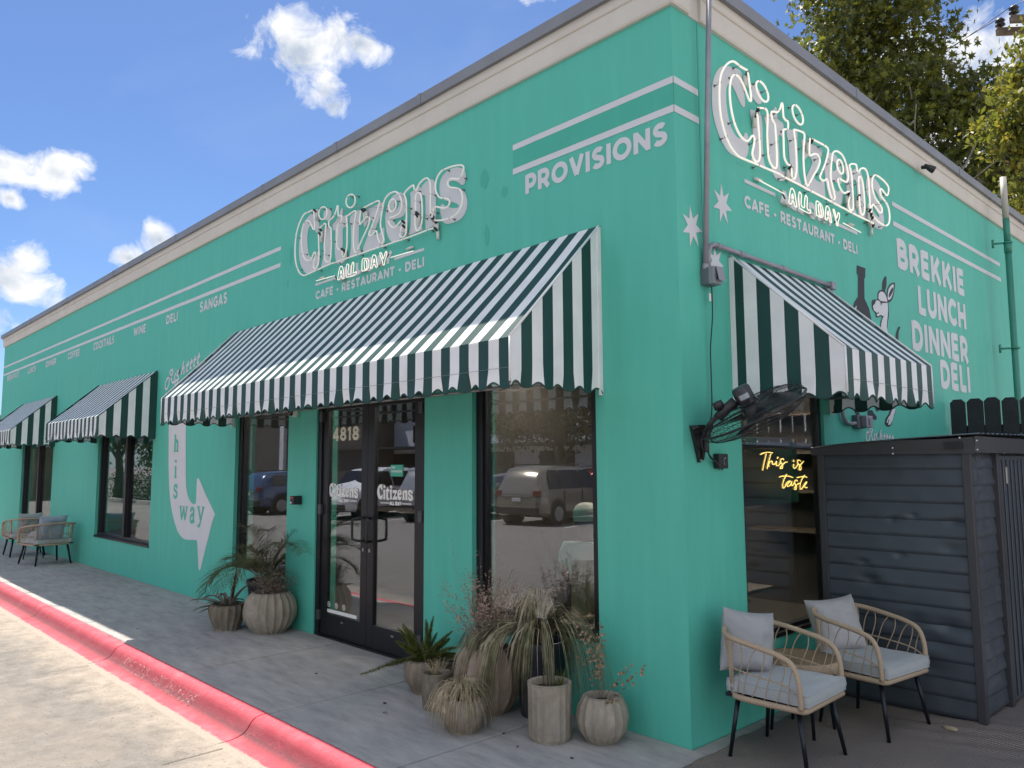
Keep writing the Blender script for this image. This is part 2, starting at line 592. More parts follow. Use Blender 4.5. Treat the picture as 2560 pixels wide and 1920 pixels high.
def sidewalk_mat():
    m = bpy.data.materials.new('sidewalk concrete')
    m.use_nodes = True
    nt = m.node_tree
    b = nt.nodes['Principled BSDF']
    t = nt.nodes.new('ShaderNodeTexCoord')
    o = t.outputs['Object']
    mp = N(nt, 'ShaderNodeMapping')
    mp.inputs['Scale'].default_value = (1.0, 3.5, 1.0)
    mp.inputs['Rotation'].default_value = (0, 0, .5)
    L(nt, o, mp.inputs['Vector'])
    a = noise_(nt, mp.outputs[0], 2.6, 7.0, .7)
    c = ramp(nt, a, [(.28, (.225, .22, .22)), (.45, (.31, .30, .295)), (.62, (.37, .36, .35)), (.78, (.45, .435, .42))])
    stain = math_node(nt, 'MULTIPLY', math_node(nt, 'SUBTRACT', noise_(nt, o, .8, 4.0, .6, 1.0), .52), 3.0, clamp=True)
    c = mixc_(nt, math_node(nt, 'MULTIPLY', stain, .45), c, (.19, .18, .175))
    sp = math_node(nt, 'MULTIPLY', math_node(nt, 'SUBTRACT', noise_(nt, o, 120.0, 3.0, .8), .62), 8.0, clamp=True)
    c = mixc_(nt, math_node(nt, 'MULTIPLY', sp, .5), c, (.11, .105, .10))
    wh = math_node(nt, 'MULTIPLY', math_node(nt, 'SUBTRACT', noise_(nt, o, 75.0, 3.0, .8), .66), 8.0, clamp=True)
    c = mixc_(nt, math_node(nt, 'MULTIPLY', wh, .4), c, (.52, .50, .48))
    gum = N(nt, 'ShaderNodeTexVoronoi', inp={'Scale': 2.2, 'Randomness': 1.0})
    L(nt, o, gum.inputs['Vector'])
    g = math_node(nt, 'MULTIPLY', math_node(nt, 'SUBTRACT', .035, gum.outputs['Distance']), 90.0, clamp=True)
    c = mixc_(nt, math_node(nt, 'MULTIPLY', g, .7), c, (.07, .068, .065))
    L(nt, c, b.inputs['Base Color'])
    b.inputs['Roughness'].default_value = .88
    b.inputs['Specular IOR Level'].default_value = .25
    bp = N(nt, 'ShaderNodeBump', inp={'Strength': .4, 'Distance': .004})
    L(nt, math_node(nt, 'ADD', noise_(nt, o, 95.0, 4.0, .7), math_node(nt, 'MULTIPLY', a, 1.5)), bp.inputs['Height'])
    L(nt, bp.outputs[0], b.inputs['Normal'])
    return m


M_SIDE = sidewalk_mat()
walk = tag(empty('sidewalk'), kind='structure')
joints = [-24.0, -22.5, -21.1, -19.6, -18.2, -16.75, -15.3, -13.9, -12.45, -11.0, -9.6, -8.2, -6.78, -5.38, -3.96, -2.42, -1.0, .05]
for a, b_ in zip(joints[:-1], joints[1:]):
    mb = MB()
    h = random.uniform(-.002, .002)
    mb.box(a + .009, b_ - .009, -1.492, .0, -.2, h)
    o = mb.build('slab', M_SIDE, walk)
    bevel(o, .006, 1)
for (x0, x1, y0, y1) in ((.055, 1.6, -1.492, -.35), (1.61, 3.4, -1.492, -.35), (.0, 1.6, -.34, 3.0), (1.61, 3.4, -.34, 3.0), (3.41, 5.4, -1.492, 3.0), (.0, 5.4, 3.01, 7.5), (5.41, 9.0, -1.492, 7.5)):
    mb = MB()
    mb.box(x0 + .004, x1 - .004, y0 + .004, y1 - .004, -.2, random.uniform(-.002, .0))
    bevel(mb.build('slab', M_SIDE, walk), .006, 1)
mb = MB()
mb.box(-24, 9.0, -1.49, 7.4, -.3, -.05)
mb.build('joint_bed', mat('joint dirt', (.07, .06, .05), .95), walk)


def curb_mat():
    m = bpy.data.materials.new('worn red curb paint')
    m.use_nodes = True
    nt = m.node_tree
    b = nt.nodes['Principled BSDF']
    t = nt.nodes.new('ShaderNodeTexCoord')
    o = t.outputs['Object']
    sep = N(nt, 'ShaderNodeSeparateXYZ')
    L(nt, o, sep.inputs[0])
    red = ramp(nt, noise_(nt, o, 5.0, 6.0, .7), [(.3, (.50, .06, .085)), (.5, (.60, .085, .115)), (.72, (.68, .15, .18))])
    # tyre marks plus painted shade along the hollow of the curb face
    yy = math_node(nt, 'ADD', sep.outputs['Y'], 1.672)
    band = math_node(nt, 'SUBTRACT', 1.0, math_node(nt, 'MULTIPLY', math_node(nt, 'ABSOLUTE', yy), 10.5), clamp=True)
    rub = math_node(nt, 'MULTIPLY', band, math_node(nt, 'MULTIPLY', noise_(nt, o, 30.0, 5.0, .8), 2.0, clamp=True))
    c = mixc_(nt, math_node(nt, 'MULTIPLY', rub, 1.0, clamp=True), red, (.17, .055, .065))
    sp = math_node(nt, 'MULTIPLY', math_node(nt, 'SUBTRACT', noise_(nt, o, 130.0, 3.0, .8), .63), 8.0, clamp=True)
    c = mixc_(nt, math_node(nt, 'MULTIPLY', sp, .55), c, (.20, .04, .05))
    chip = math_node(nt, 'MULTIPLY', math_node(nt, 'SUBTRACT', noise_(nt, o, 22.0, 8.0, .8), .74), 14.0, clamp=True)
    c = mixc_(nt, math_node(nt, 'MULTIPLY', chip, .8), c, (.42, .36, .30))
    # ragged paint edge on the gutter
    e = math_node(nt, 'ADD', sep.outputs['Y'], math_node(nt, 'MULTIPLY', math_node(nt, 'SUBTRACT', noise_(nt, o, 13.0, 7.0, .75), .5), .075))
    edge = math_node(nt, 'MULTIPLY', math_node(nt, 'SUBTRACT', -1.795, e), 60.0, clamp=True)
    pale = ramp(nt, noise_(nt, o, 60.0, 4.0, .8), [(.3, (.25, .215, .185)), (.5, (.33, .285, .242)), (.7, (.39, .335, .285))])
    c = mixc_(nt, edge, c, pale)
    L(nt, c, b.inputs['Base Color'])
    b.inputs['Roughness'].default_value = .8
    b.inputs['Specular IOR Level'].default_value = .3
    bp = N(nt, 'ShaderNodeBump', inp={'Strength': .7, 'Distance': .006})
    L(nt, math_node(nt, 'ADD', noise_(nt, o, 85.0, 5.0, .8), noise_(nt, o, 18.0, 4.0, .7)), bp.inputs['Height'])
    L(nt, bp.outputs[0], b.inputs['Normal'])
    return m


M_CURB = curb_mat()
curb = tag(empty('curb'), kind='structure')
CP = [(-1.497, -.03), (-1.497, -.004), (-1.505, .002), (-1.55, .001), (-1.59, -.006), (-1.615, -.022), (-1.635, -.05), (-1.65, -.073), (-1.675, -.092), (-1.71, -.104), (-1.76, -.114), (-1.87, -.1197)]
cj = [-24.6, -22.3, -19.5, -16.7, -13.9, -11.05, -8.2, -5.33, -2.42, .5, 3.4, 6.3, 9.0]
for a, b_ in zip(cj[:-1], cj[1:]):
    mb = MB()
    n = 40
    a += .006
    b_ -= .006

    def fn(u, v, a=a, b_=b_):
        i = v * (len(CP) - 1)
        y, z = CP[int(round(i))]
        x = a + (b_ - a) * u
        w = .004 * mnoise.noise(Vector((x * 1.3, y * 4, 0)))
        return (x, y + w, z + (w * .8 if 0 < v < 1 else 0))
    mb.grid(fn, n, len(CP) - 1)
    for x in (a, b_):
        mb.poly([(x, y, z) for y, z in CP] + [(x, -1.87, -.3), (x, -1.497, -.3)])
    recalc(mb.build('curb_stone', M_CURB, curb))

# woven mat at the corner


def rug_mat():
    m = bpy.data.materials.new('woven outdoor mat')
    m.use_nodes = True
    nt = m.node_tree
    b = nt.nodes['Principled BSDF']
    t = nt.nodes.new('ShaderNodeTexCoord')
    o = t.outputs['Object']
    w = N(nt, 'ShaderNodeTexWave', wave_type='BANDS', bands_direction='Y', inp={'Scale': 17.0, 'Distortion': 1.2, 'Detail': 3.0, 'Detail Scale': 3.0})
    L(nt, o, w.inputs['Vector'])
    c = ramp(nt, w.outputs['Fac'], [(.2, (.12, .10, .09)), (.7, (.19, .165, .15)), (1.0, (.25, .22, .195))])
    n = noise_(nt, o, 2.5, 5.0, .7)
    c = mixc_(nt, math_node(nt, 'MULTIPLY', math_node(nt, 'SUBTRACT', n, .4), 1.5, clamp=True), c, (.14, .125, .115))
    sep = N(nt, 'ShaderNodeSeparateXYZ')
    L(nt, o, sep.inputs[0])
    br = math_node(nt, 'MULTIPLY', math_node(nt, 'SUBTRACT', noise_(nt, o, 4.0, 5.0, .7), math_node(nt, 'ADD', .45, math_node(nt, 'MULTIPLY', sep.outputs['X'], .35))), 4.0, clamp=True)
    c = mixc_(nt, math_node(nt, 'MULTIPLY', br, .55), c, (.30, .24, .15))
    L(nt, c, b.inputs['Base Color'])
    b.inputs['Roughness'].default_value = .95
    bp = N(nt, 'ShaderNodeBump', inp={'Strength': .9, 'Distance': .006})
    L(nt, w.outputs['Fac'], bp.inputs['Height'])
    L(nt, bp.outputs[0], b.inputs['Normal'])
    return m


mb = MB()


def rugf(u, v):
    x = .10 + 3.1 * u
    y = -.62 + 3.3 * v
    if u == 0:
        x += .03 * mnoise.noise(Vector((y * 4, 0, 0))) + max(0, .06 * (.4 - y))
    z = .004
    d = sqrt((x - 1.55) ** 2 * .6 + (y - 1.5) ** 2 * 2.2)
    z += .016 * max(0, 1 - d / .85) * (1 + sin((y * 1.0 + .12 * sin(x * 3)) * 34))
    z += .002 * (mnoise.noise(Vector((x * 6, y * 6, 0))) + .6)
    return (x, y, max(z, .003))


mb.grid(rugf, 110, 170)
tag(mb.build('mat', rug_mat()), 'brown grey woven outdoor mat with wrinkles by the shed corner', 'mat')
# traced outlines of the sign lettering, in metres on the wall plane
TUBES=[[(-4.574,4.433),(-4.665,4.428),(-4.751,4.433),(-4.816,4.404),(-4.881,4.345),(-4.932,4.268),(-4.955,4.177),(-4.961,4.069),(-4.952,3.972),(-4.913,3.87),(-4.849,3.79),(-4.794,3.757),(-4.734,3.739),(-4.655,3.741),(-4.377,3.754),(-4.171,3.763),(-4.1,3.758),(-3.881,3.759),(-3.584,3.754),(-3.426,3.754),(-3.222,3.75),(-3.104,3.748),(-3.049,3.749),(-2.958,3.745),(-2.806,3.745),(-2.667,3.746),(-2.549,3.748),(-2.458,3.745)],[(-4.568,4.425),(-4.551,4.341),(-4.535,4.244),(-4.54,4.212),(-4.565,4.212),(-4.599,4.253),(-4.64,4.302),(-4.694,4.338),(-4.753,4.335),(-4.798,4.291),(-4.821,4.216),(-4.824,4.135),(-4.807,4.044),(-4.77,3.962),(-4.715,3.908),(-4.655,3.886),(-4.597,3.895),(-4.548,3.944),(-4.523,3.952),(-4.509,3.93),(-4.526,3.874),(-4.549,3.813),(-4.528,3.777),(-4.49,3.769),(-4.453,3.795),(-4.437,3.87),(-4.443,4.001),(-4.454,4.121),(-4.461,4.149)],[(-4.444,4.191),(-4.382,4.209),(-4.333,4.22),(-4.308,4.205),(-4.306,4.153),(-4.32,4.04),(-4.321,3.911),(-4.313,3.845),(-4.281,3.803),(-4.232,3.791),(-4.197,3.815),(-4.189,3.947),(-4.195,4.108),(-4.202,4.142),(-4.239,4.17),(-4.247,4.217),(-4.224,4.234),(-4.152,4.252),(-4.106,4.298),(-4.084,4.344),(-4.066,4.339),(-4.064,4.275),(-4.057,4.242),(-4.022,4.227),(-3.993,4.226),(-3.997,4.171),(-4.042,4.15),(-4.071,4.131),(-4.074,4.049),(-4.077,3.943),(-4.063,3.902),(-4.022,3.875),(-3.987,3.88)],[(-3.964,3.863),(-3.968,3.807),(-3.944,3.784),(-3.916,3.797),(-3.884,3.883),(-3.883,4.007),(-3.885,4.094),(-3.899,4.172),(-3.899,4.191),(-3.826,4.205),(-3.748,4.214),(-3.726,4.199),(-3.735,4.146),(-3.755,4.065),(-3.763,3.95),(-3.755,3.856),(-3.737,3.803),(-3.709,3.785),(-3.672,3.82),(-3.598,3.901),(-3.515,3.985),(-3.475,4.054),(-3.491,4.088),(-3.539,4.096),(-3.603,4.072),(-3.651,4.053),(-3.652,4.114),(-3.633,4.201)],[(-3.595,4.204),(-3.436,4.212),(-3.343,4.212),(-3.312,4.198),(-3.322,4.159),(-3.381,4.055),(-3.452,3.965),(-3.487,3.913),(-3.439,3.896),(-3.398,3.911),(-3.368,3.928),(-3.347,3.905),(-3.336,3.862),(-3.304,3.802),(-3.273,3.781),(-3.233,3.793),(-3.234,3.828),(-3.265,3.899),(-3.287,3.956),(-3.283,4.02),(-3.26,4.103),(-3.227,4.188),(-3.161,4.227),(-3.086,4.232),(-3.03,4.218),(-2.983,4.175),(-2.95,4.106),(-2.949,4.046),(-2.98,4.004),(-3.054,3.994),(-3.129,3.996),(-3.152,3.979),(-3.147,3.95),(-3.118,3.915),(-3.08,3.893),(-3.033,3.89),(-2.979,3.916),(-2.943,3.924)],[(-2.933,3.878),(-2.959,3.835),(-2.968,3.794),(-2.949,3.771),(-2.913,3.765),(-2.878,3.79),(-2.869,3.853),(-2.871,3.988),(-2.877,4.099),(-2.905,4.155),(-2.901,4.176),(-2.839,4.203),(-2.768,4.213),(-2.759,4.187),(-2.741,4.155),(-2.719,4.155),(-2.681,4.198),(-2.613,4.224),(-2.562,4.221),(-2.528,4.183),(-2.515,4.111),(-2.514,3.953),(-2.509,3.874)],[(-2.73,3.954),(-2.735,4.035),(-2.732,4.088),(-2.723,4.113),(-2.693,4.123),(-2.654,4.095),(-2.636,4.01),(-2.631,3.903),(-2.638,3.837),(-2.663,3.79),(-2.693,3.773),(-2.724,3.793),(-2.738,3.86),(-2.736,3.934)],[(-2.492,3.839),(-2.484,3.878),(-2.464,3.915),(-2.435,3.928),(-2.386,3.911),(-2.322,3.887),(-2.275,3.888),(-2.247,3.912),(-2.255,3.945),(-2.307,3.97),(-2.371,3.992),(-2.411,4.026),(-2.44,4.08),(-2.441,4.143),(-2.413,4.192),(-2.356,4.228),(-2.252,4.23),(-2.151,4.218),(-2.082,4.198),(-2.06,4.174),(-2.067,4.141),(-2.09,4.107),(-2.12,4.091),(-2.174,4.108),(-2.236,4.125),(-2.268,4.111),(-2.268,4.08),(-2.236,4.049),(-2.166,4.025),(-2.112,3.998),(-2.082,3.955),(-2.074,3.903),(-2.089,3.847),(-2.127,3.807),(-2.196,3.783),(-2.274,3.782),(-2.361,3.79),(-2.467,3.815)],[(-4.352,4.406),(-4.317,4.388),(-4.293,4.36),(-4.283,4.33),(-4.291,4.301),(-4.314,4.282),(-4.347,4.273),(-4.386,4.279),(-4.422,4.296),(-4.446,4.324),(-4.456,4.354),(-4.449,4.384),(-4.424,4.403),(-4.391,4.411),(-4.352,4.406)],[(-3.808,4.4),(-3.773,4.381),(-3.749,4.354),(-3.739,4.322),(-3.747,4.294),(-3.77,4.273),(-3.803,4.265),(-3.842,4.271),(-3.877,4.29),(-3.902,4.317),(-3.912,4.349),(-3.904,4.378),(-3.881,4.398),(-3.847,4.406),(-3.808,4.4)],[(-3.081,4.163),(-3.057,4.149),(-3.042,4.127),(-3.036,4.1),(-3.042,4.076),(-3.059,4.058),(-3.083,4.048),(-3.11,4.052),(-3.134,4.065),(-3.149,4.087),(-3.155,4.114),(-3.149,4.139),(-3.131,4.157),(-3.108,4.166),(-3.081,4.163)]]
SMALL_TUBES=[[(-4.041,3.573),(-4.032,3.614),(-4.016,3.661),(-3.993,3.693),(-3.967,3.692),(-3.944,3.67),(-3.929,3.617),(-3.919,3.565),(-3.937,3.56),(-3.958,3.572),(-3.966,3.593),(-3.985,3.597),(-4.0,3.571),(-4.02,3.561),(-4.041,3.573)],[(-3.991,3.612),(-3.979,3.654),(-3.965,3.61)],[(-3.877,3.571),(-3.884,3.636),(-3.87,3.692),(-3.85,3.691),(-3.834,3.677),(-3.843,3.629),(-3.842,3.593),(-3.816,3.582),(-3.792,3.589),(-3.788,3.629),(-3.769,3.686),(-3.75,3.69),(-3.739,3.669),(-3.747,3.611),(-3.747,3.589),(-3.722,3.581),(-3.697,3.588),(-3.694,3.565),(-3.731,3.556),(-3.821,3.558),(-3.876,3.564)],[(-3.59,3.571),(-3.594,3.625),(-3.584,3.688),(-3.531,3.688),(-3.493,3.675),(-3.471,3.639),(-3.472,3.602),(-3.495,3.574),(-3.528,3.567),(-3.59,3.571)],[(-3.543,3.583),(-3.553,3.628),(-3.55,3.668),(-3.526,3.671),(-3.509,3.636),(-3.505,3.597),(-3.519,3.576),(-3.543,3.583)],[(-3.439,3.571),(-3.431,3.626),(-3.409,3.685),(-3.381,3.691),(-3.353,3.674),(-3.338,3.618),(-3.325,3.568),(-3.351,3.568),(-3.37,3.595),(-3.393,3.597),(-3.411,3.569),(-3.439,3.571)],[(-3.393,3.613),(-3.38,3.653),(-3.368,3.611)],[(-3.233,3.564),(-3.238,3.599),(-3.27,3.652),(-3.287,3.687),(-3.267,3.69),(-3.248,3.663),(-3.229,3.623),(-3.208,3.655),(-3.19,3.683),(-3.171,3.674),(-3.174,3.643),(-3.206,3.592),(-3.208,3.564),(-3.233,3.564)],[(-4.473,3.633),(-4.101,3.62)],[(-3.105,3.611),(-2.755,3.601)]]
LETTERS=[[[(-4.571,4.444),(-4.648,4.443),(-4.752,4.421),(-4.844,4.381),(-4.921,4.296),(-4.964,4.189),(-4.971,4.054),(-4.946,3.946),(-4.888,3.853),(-4.805,3.787),(-4.712,3.767),(-4.608,3.774),(-4.533,3.813),(-4.505,3.892),(-4.508,3.975),(-4.54,3.992),(-4.577,3.946),(-4.614,3.921),(-4.673,3.926),(-4.733,3.971),(-4.769,4.046),(-4.787,4.151),(-4.778,4.244),(-4.747,4.291),(-4.701,4.294),(-4.654,4.256),(-4.6,4.197),(-4.548,4.179),(-4.531,4.228),(-4.549,4.365)]],[[(-4.465,4.173),(-4.447,4.196),(-4.385,4.204),(-4.311,4.204),(-4.293,4.109),(-4.297,3.98),(-4.293,3.857),(-4.27,3.788),(-4.358,3.782),(-4.469,3.787),(-4.459,3.838),(-4.436,3.892),(-4.438,4.01),(-4.446,4.103)]],[[(-4.349,4.405),(-4.316,4.387),(-4.293,4.361),(-4.283,4.33),(-4.291,4.302),(-4.313,4.281),(-4.346,4.272),(-4.383,4.277),(-4.417,4.295),(-4.441,4.321),(-4.451,4.353),(-4.443,4.381),(-4.42,4.402),(-4.387,4.41),(-4.349,4.405)]],[[(-4.076,4.338),(-4.099,4.321),(-4.128,4.283),(-4.18,4.244),(-4.251,4.209),(-4.256,4.171),(-4.236,4.135),(-4.206,4.128),(-4.206,4.025),(-4.205,3.929),(-4.19,3.836),(-4.152,3.771),(-4.092,3.747),(-4.023,3.759),(-3.972,3.786),(-3.962,3.847),(-3.985,3.845),(-4.02,3.84),(-4.048,3.877),(-4.051,3.992),(-4.048,4.118),(-3.971,4.125),(-3.966,4.231),(-4.027,4.243),(-4.056,4.253),(-4.055,4.316)]],[[(-3.916,4.194),(-3.888,4.213),(-3.821,4.228),(-3.743,4.233),(-3.746,4.141),(-3.748,3.987),(-3.745,3.876),(-3.704,3.794),(-3.808,3.788),(-3.915,3.791),(-3.9,3.847),(-3.888,3.894),(-3.891,3.994),(-3.898,4.108),(-3.918,4.151)]],[[(-3.801,4.409),(-3.767,4.391),(-3.744,4.363),(-3.735,4.33),(-3.743,4.301),(-3.765,4.28),(-3.798,4.271),(-3.837,4.276),(-3.871,4.295),(-3.895,4.323),(-3.905,4.356),(-3.896,4.386),(-3.873,4.407),(-3.839,4.416),(-3.801,4.409)]],[[(-3.663,4.198),(-3.516,4.208),(-3.318,4.209),(-3.316,4.179),(-3.362,4.092),(-3.437,3.99),(-3.478,3.927),(-3.404,3.911),(-3.359,3.925),(-3.329,3.953),(-3.301,3.947),(-3.297,3.875),(-3.305,3.789),(-3.485,3.785),(-3.671,3.781),(-3.672,3.812),(-3.625,3.887),(-3.542,3.99),(-3.501,4.053),(-3.545,4.087),(-3.587,4.073),(-3.629,4.04),(-3.66,4.053),(-3.666,4.128)]],[[(-3.067,4.237),(-3.161,4.228),(-3.236,4.174),(-3.278,4.099),(-3.286,4.016),(-3.26,3.897),(-3.22,3.826),(-3.167,3.783),(-3.097,3.775),(-3.032,3.791),(-2.978,3.839),(-2.952,3.91),(-2.961,3.951),(-2.998,3.943),(-3.043,3.915),(-3.09,3.917),(-3.123,3.95),(-3.133,3.991),(-3.026,3.988),(-2.971,4.008),(-2.954,4.059),(-2.959,4.132),(-2.992,4.195),(-3.025,4.223)],[(-3.13,4.08),(-3.14,4.127),(-3.122,4.162),(-3.084,4.164),(-3.061,4.135),(-3.069,4.104),(-3.097,4.083)]],[[(-2.888,4.174),(-2.874,4.187),(-2.812,4.197),(-2.738,4.205),(-2.733,4.184),(-2.69,4.208),(-2.639,4.226),(-2.571,4.226),(-2.525,4.195),(-2.504,4.136),(-2.499,4.014),(-2.5,3.857),(-2.483,3.796),(-2.567,3.789),(-2.643,3.785),(-2.651,3.84),(-2.652,4.0),(-2.659,4.087),(-2.681,4.109),(-2.711,4.106),(-2.728,4.072),(-2.727,3.965),(-2.721,3.856),(-2.693,3.796),(-2.79,3.792),(-2.905,3.79),(-2.892,3.831),(-2.875,3.892),(-2.877,4.056),(-2.878,4.144)]],[[(-2.137,4.2),(-2.103,4.165),(-2.095,4.112),(-2.106,4.07),(-2.129,4.056),(-2.16,4.067),(-2.191,4.093),(-2.246,4.123),(-2.301,4.133),(-2.323,4.113),(-2.301,4.084),(-2.23,4.055),(-2.152,4.021),(-2.103,3.978),(-2.076,3.916),(-2.074,3.86),(-2.095,3.81),(-2.144,3.772),(-2.213,3.758),(-2.307,3.76),(-2.379,3.779),(-2.415,3.821),(-2.436,3.883),(-2.441,3.942),(-2.408,3.959),(-2.372,3.932),(-2.3,3.899),(-2.214,3.875),(-2.184,3.885),(-2.214,3.913),(-2.3,3.953),(-2.388,3.991),(-2.441,4.046),(-2.454,4.123),(-2.434,4.186),(-2.381,4.226),(-2.301,4.242),(-2.215,4.233)]]]
ARROW=[(-8.708,2.276),(-8.059,2.25),(-8.024,1.841),(-7.99,1.537),(-7.955,1.397),(-7.876,1.279),(-7.766,1.213),(-7.689,1.202),(-7.625,1.211),(-7.61,1.325),(-7.607,1.511),(-7.569,1.537),(-7.518,1.512),(-7.256,1.296),(-7.017,1.115),(-7.005,1.078),(-7.067,1.001),(-7.167,0.808),(-7.31,0.535),(-7.392,0.377),(-7.425,0.369),(-7.458,0.409),(-7.516,0.672),(-7.546,0.731),(-7.646,0.732),(-7.874,0.721),(-8.032,0.735),(-8.2,0.805),(-8.382,0.978),(-8.518,1.199),(-8.593,1.427),(-8.65,1.742)]
KANGAROO={'bottle':[(2.718,3.425),(2.904,3.429),(2.89,3.339),(2.867,3.332),(2.85,3.145),(2.891,3.111),(2.939,3.067),(2.97,2.991),(2.982,2.913),(2.932,2.524),(2.532,2.492),(2.586,3.019),(2.626,3.08),(2.71,3.142),(2.734,3.342),(2.708,3.343)],'shine':[(2.667,3.058),(2.632,3.025),(2.634,2.998),(2.655,3.006),(2.664,3.035)],'ear1':[(3.368,3.434),(3.322,3.415),(3.271,3.359),(3.257,3.298),(3.282,3.272),(3.319,3.283),(3.361,3.338),(3.375,3.4)],'ear2o':[(3.362,3.278),(3.382,3.317),(3.448,3.369),(3.527,3.397),(3.573,3.397),(3.554,3.331),(3.507,3.251),(3.449,3.205),(3.378,3.185),(3.228,3.146),(3.217,3.174),(3.338,3.215)],'ear2w':[(3.384,3.269),(3.412,3.319),(3.477,3.362),(3.534,3.379),(3.522,3.314),(3.467,3.246),(3.412,3.214),(3.374,3.214)],'ear2i':[(3.401,3.242),(3.411,3.273),(3.473,3.328),(3.524,3.351),(3.512,3.313),(3.464,3.269),(3.418,3.239)],'heado':[(3.146,3.234),(3.196,3.271),(3.291,3.291),(3.345,3.264),(3.367,3.207),(3.386,3.174),(3.383,3.067),(3.325,2.906),(3.312,2.554),(3.105,2.538),(3.163,2.934),(3.21,3.01),(3.193,3.031),(3.116,3.007),(3.07,3.015),(3.073,3.038),(3.003,3.075),(3.012,3.145),(3.075,3.166),(3.133,3.18)],'headw':[(3.168,3.232),(3.215,3.262),(3.287,3.267),(3.336,3.238),(3.363,3.183),(3.364,3.1),(3.317,2.952),(3.334,2.86),(3.296,2.565),(3.129,2.551),(3.168,2.888),(3.224,3.011),(3.319,3.07),(3.257,3.039),(3.185,3.041),(3.112,3.018),(3.093,3.041),(3.048,3.058),(3.025,3.101),(3.074,3.154),(3.147,3.176)],'nose':[(3.013,3.151),(3.09,3.171),(3.077,3.137),(3.026,3.107),(3.006,3.121)],'mouth':[(3.062,3.06),(3.11,3.049),(3.146,3.065),(3.151,3.058),(3.109,3.039),(3.054,3.048)],'glass':[(3.14,3.187),(3.168,3.185),(3.217,3.174),(3.394,3.193),(3.393,3.185),(3.229,3.155),(3.221,3.134),(3.201,3.134),(3.188,3.164),(3.138,3.172)],'tail':[(3.506,2.819),(3.527,2.905),(3.589,2.973),(3.637,2.987),(3.641,2.973),(3.597,2.925),(3.575,2.815),(3.54,2.739),(3.497,2.759)],'body':[(3.106,2.927),(3.169,2.917),(3.156,2.841),(3.066,2.877)],'leg1':[(2.497,2.167),(2.6,2.168),(2.604,2.127),(2.643,2.084),(2.563,2.078),(2.545,2.103),(2.51,2.134)],'foot1':[(2.794,2.147),(2.886,2.154),(2.92,2.129),(2.973,2.104),(2.97,2.077),(2.913,2.072),(2.859,2.089),(2.787,2.097)],'paw':[(2.956,2.188),(3.071,2.197),(3.053,2.169),(3.026,2.149),(3.008,2.156),(2.988,2.145),(2.97,2.154)],'foot2o':[(3.294,2.18),(3.427,2.186),(3.389,2.136),(3.341,2.087),(3.294,2.037),(3.232,2.02),(3.165,2.03),(3.154,2.057),(3.179,2.097),(3.237,2.126)],'foot2w':[(3.339,2.18),(3.416,2.184),(3.374,2.136),(3.325,2.078),(3.264,2.039),(3.225,2.039),(3.238,2.063),(3.212,2.055),(3.193,2.062),(3.234,2.103),(3.276,2.124)],'toe':[(3.242,2.089),(3.253,2.083),(3.227,2.051),(3.217,2.053)]}
SCRIPT_NEON=[[(1.393,1.763),(1.43,1.774),(1.489,1.781),(1.534,1.781),(1.575,1.776)],[(1.477,1.769),(1.448,1.717),(1.426,1.673),(1.411,1.643)],[(1.548,1.769),(1.514,1.717),(1.488,1.672),(1.483,1.652)],[(1.51,1.67),(1.508,1.691),(1.528,1.706),(1.559,1.713),(1.565,1.698),(1.572,1.689),(1.602,1.691),(1.622,1.702),(1.634,1.713),(1.625,1.69),(1.639,1.677),(1.67,1.683),(1.704,1.709)],[(1.66,1.747),(1.648,1.732)],[(1.75,1.721),(1.733,1.734),(1.701,1.724),(1.695,1.705),(1.725,1.686),(1.723,1.663),(1.699,1.654),(1.688,1.664),(1.725,1.682),(1.765,1.701),(1.806,1.707)],[(1.912,1.724),(1.914,1.705)],[(1.912,1.689),(1.907,1.67),(1.922,1.654),(1.955,1.666),(1.991,1.693)],[(2.026,1.713),(2.002,1.722),(1.976,1.713),(1.99,1.689),(2.03,1.669),(2.032,1.646),(2.011,1.639),(2.0,1.654),(2.032,1.685),(2.084,1.711)],[(1.667,1.589),(1.717,1.595),(1.78,1.595),(1.843,1.59),(1.887,1.58)],[(1.789,1.609),(1.772,1.594),(1.738,1.565),(1.715,1.523),(1.721,1.501),(1.749,1.511),(1.792,1.545),(1.84,1.555),(1.824,1.548),(1.79,1.522),(1.801,1.512),(1.837,1.521),(1.864,1.551),(1.858,1.528),(1.877,1.516),(1.912,1.546)],[(1.966,1.551),(1.938,1.561),(1.916,1.55),(1.919,1.53),(1.941,1.507),(1.931,1.486),(1.911,1.488),(1.916,1.503),(1.959,1.526),(2.001,1.533)],[(1.96,1.579),(2.014,1.585),(2.081,1.585),(2.127,1.58)],[(2.091,1.598),(2.073,1.586),(2.028,1.552),(2.003,1.513),(2.009,1.486),(2.03,1.487),(2.066,1.512),(2.109,1.527),(2.124,1.542),(2.093,1.531),(2.082,1.503),(2.106,1.495),(2.128,1.496)]]
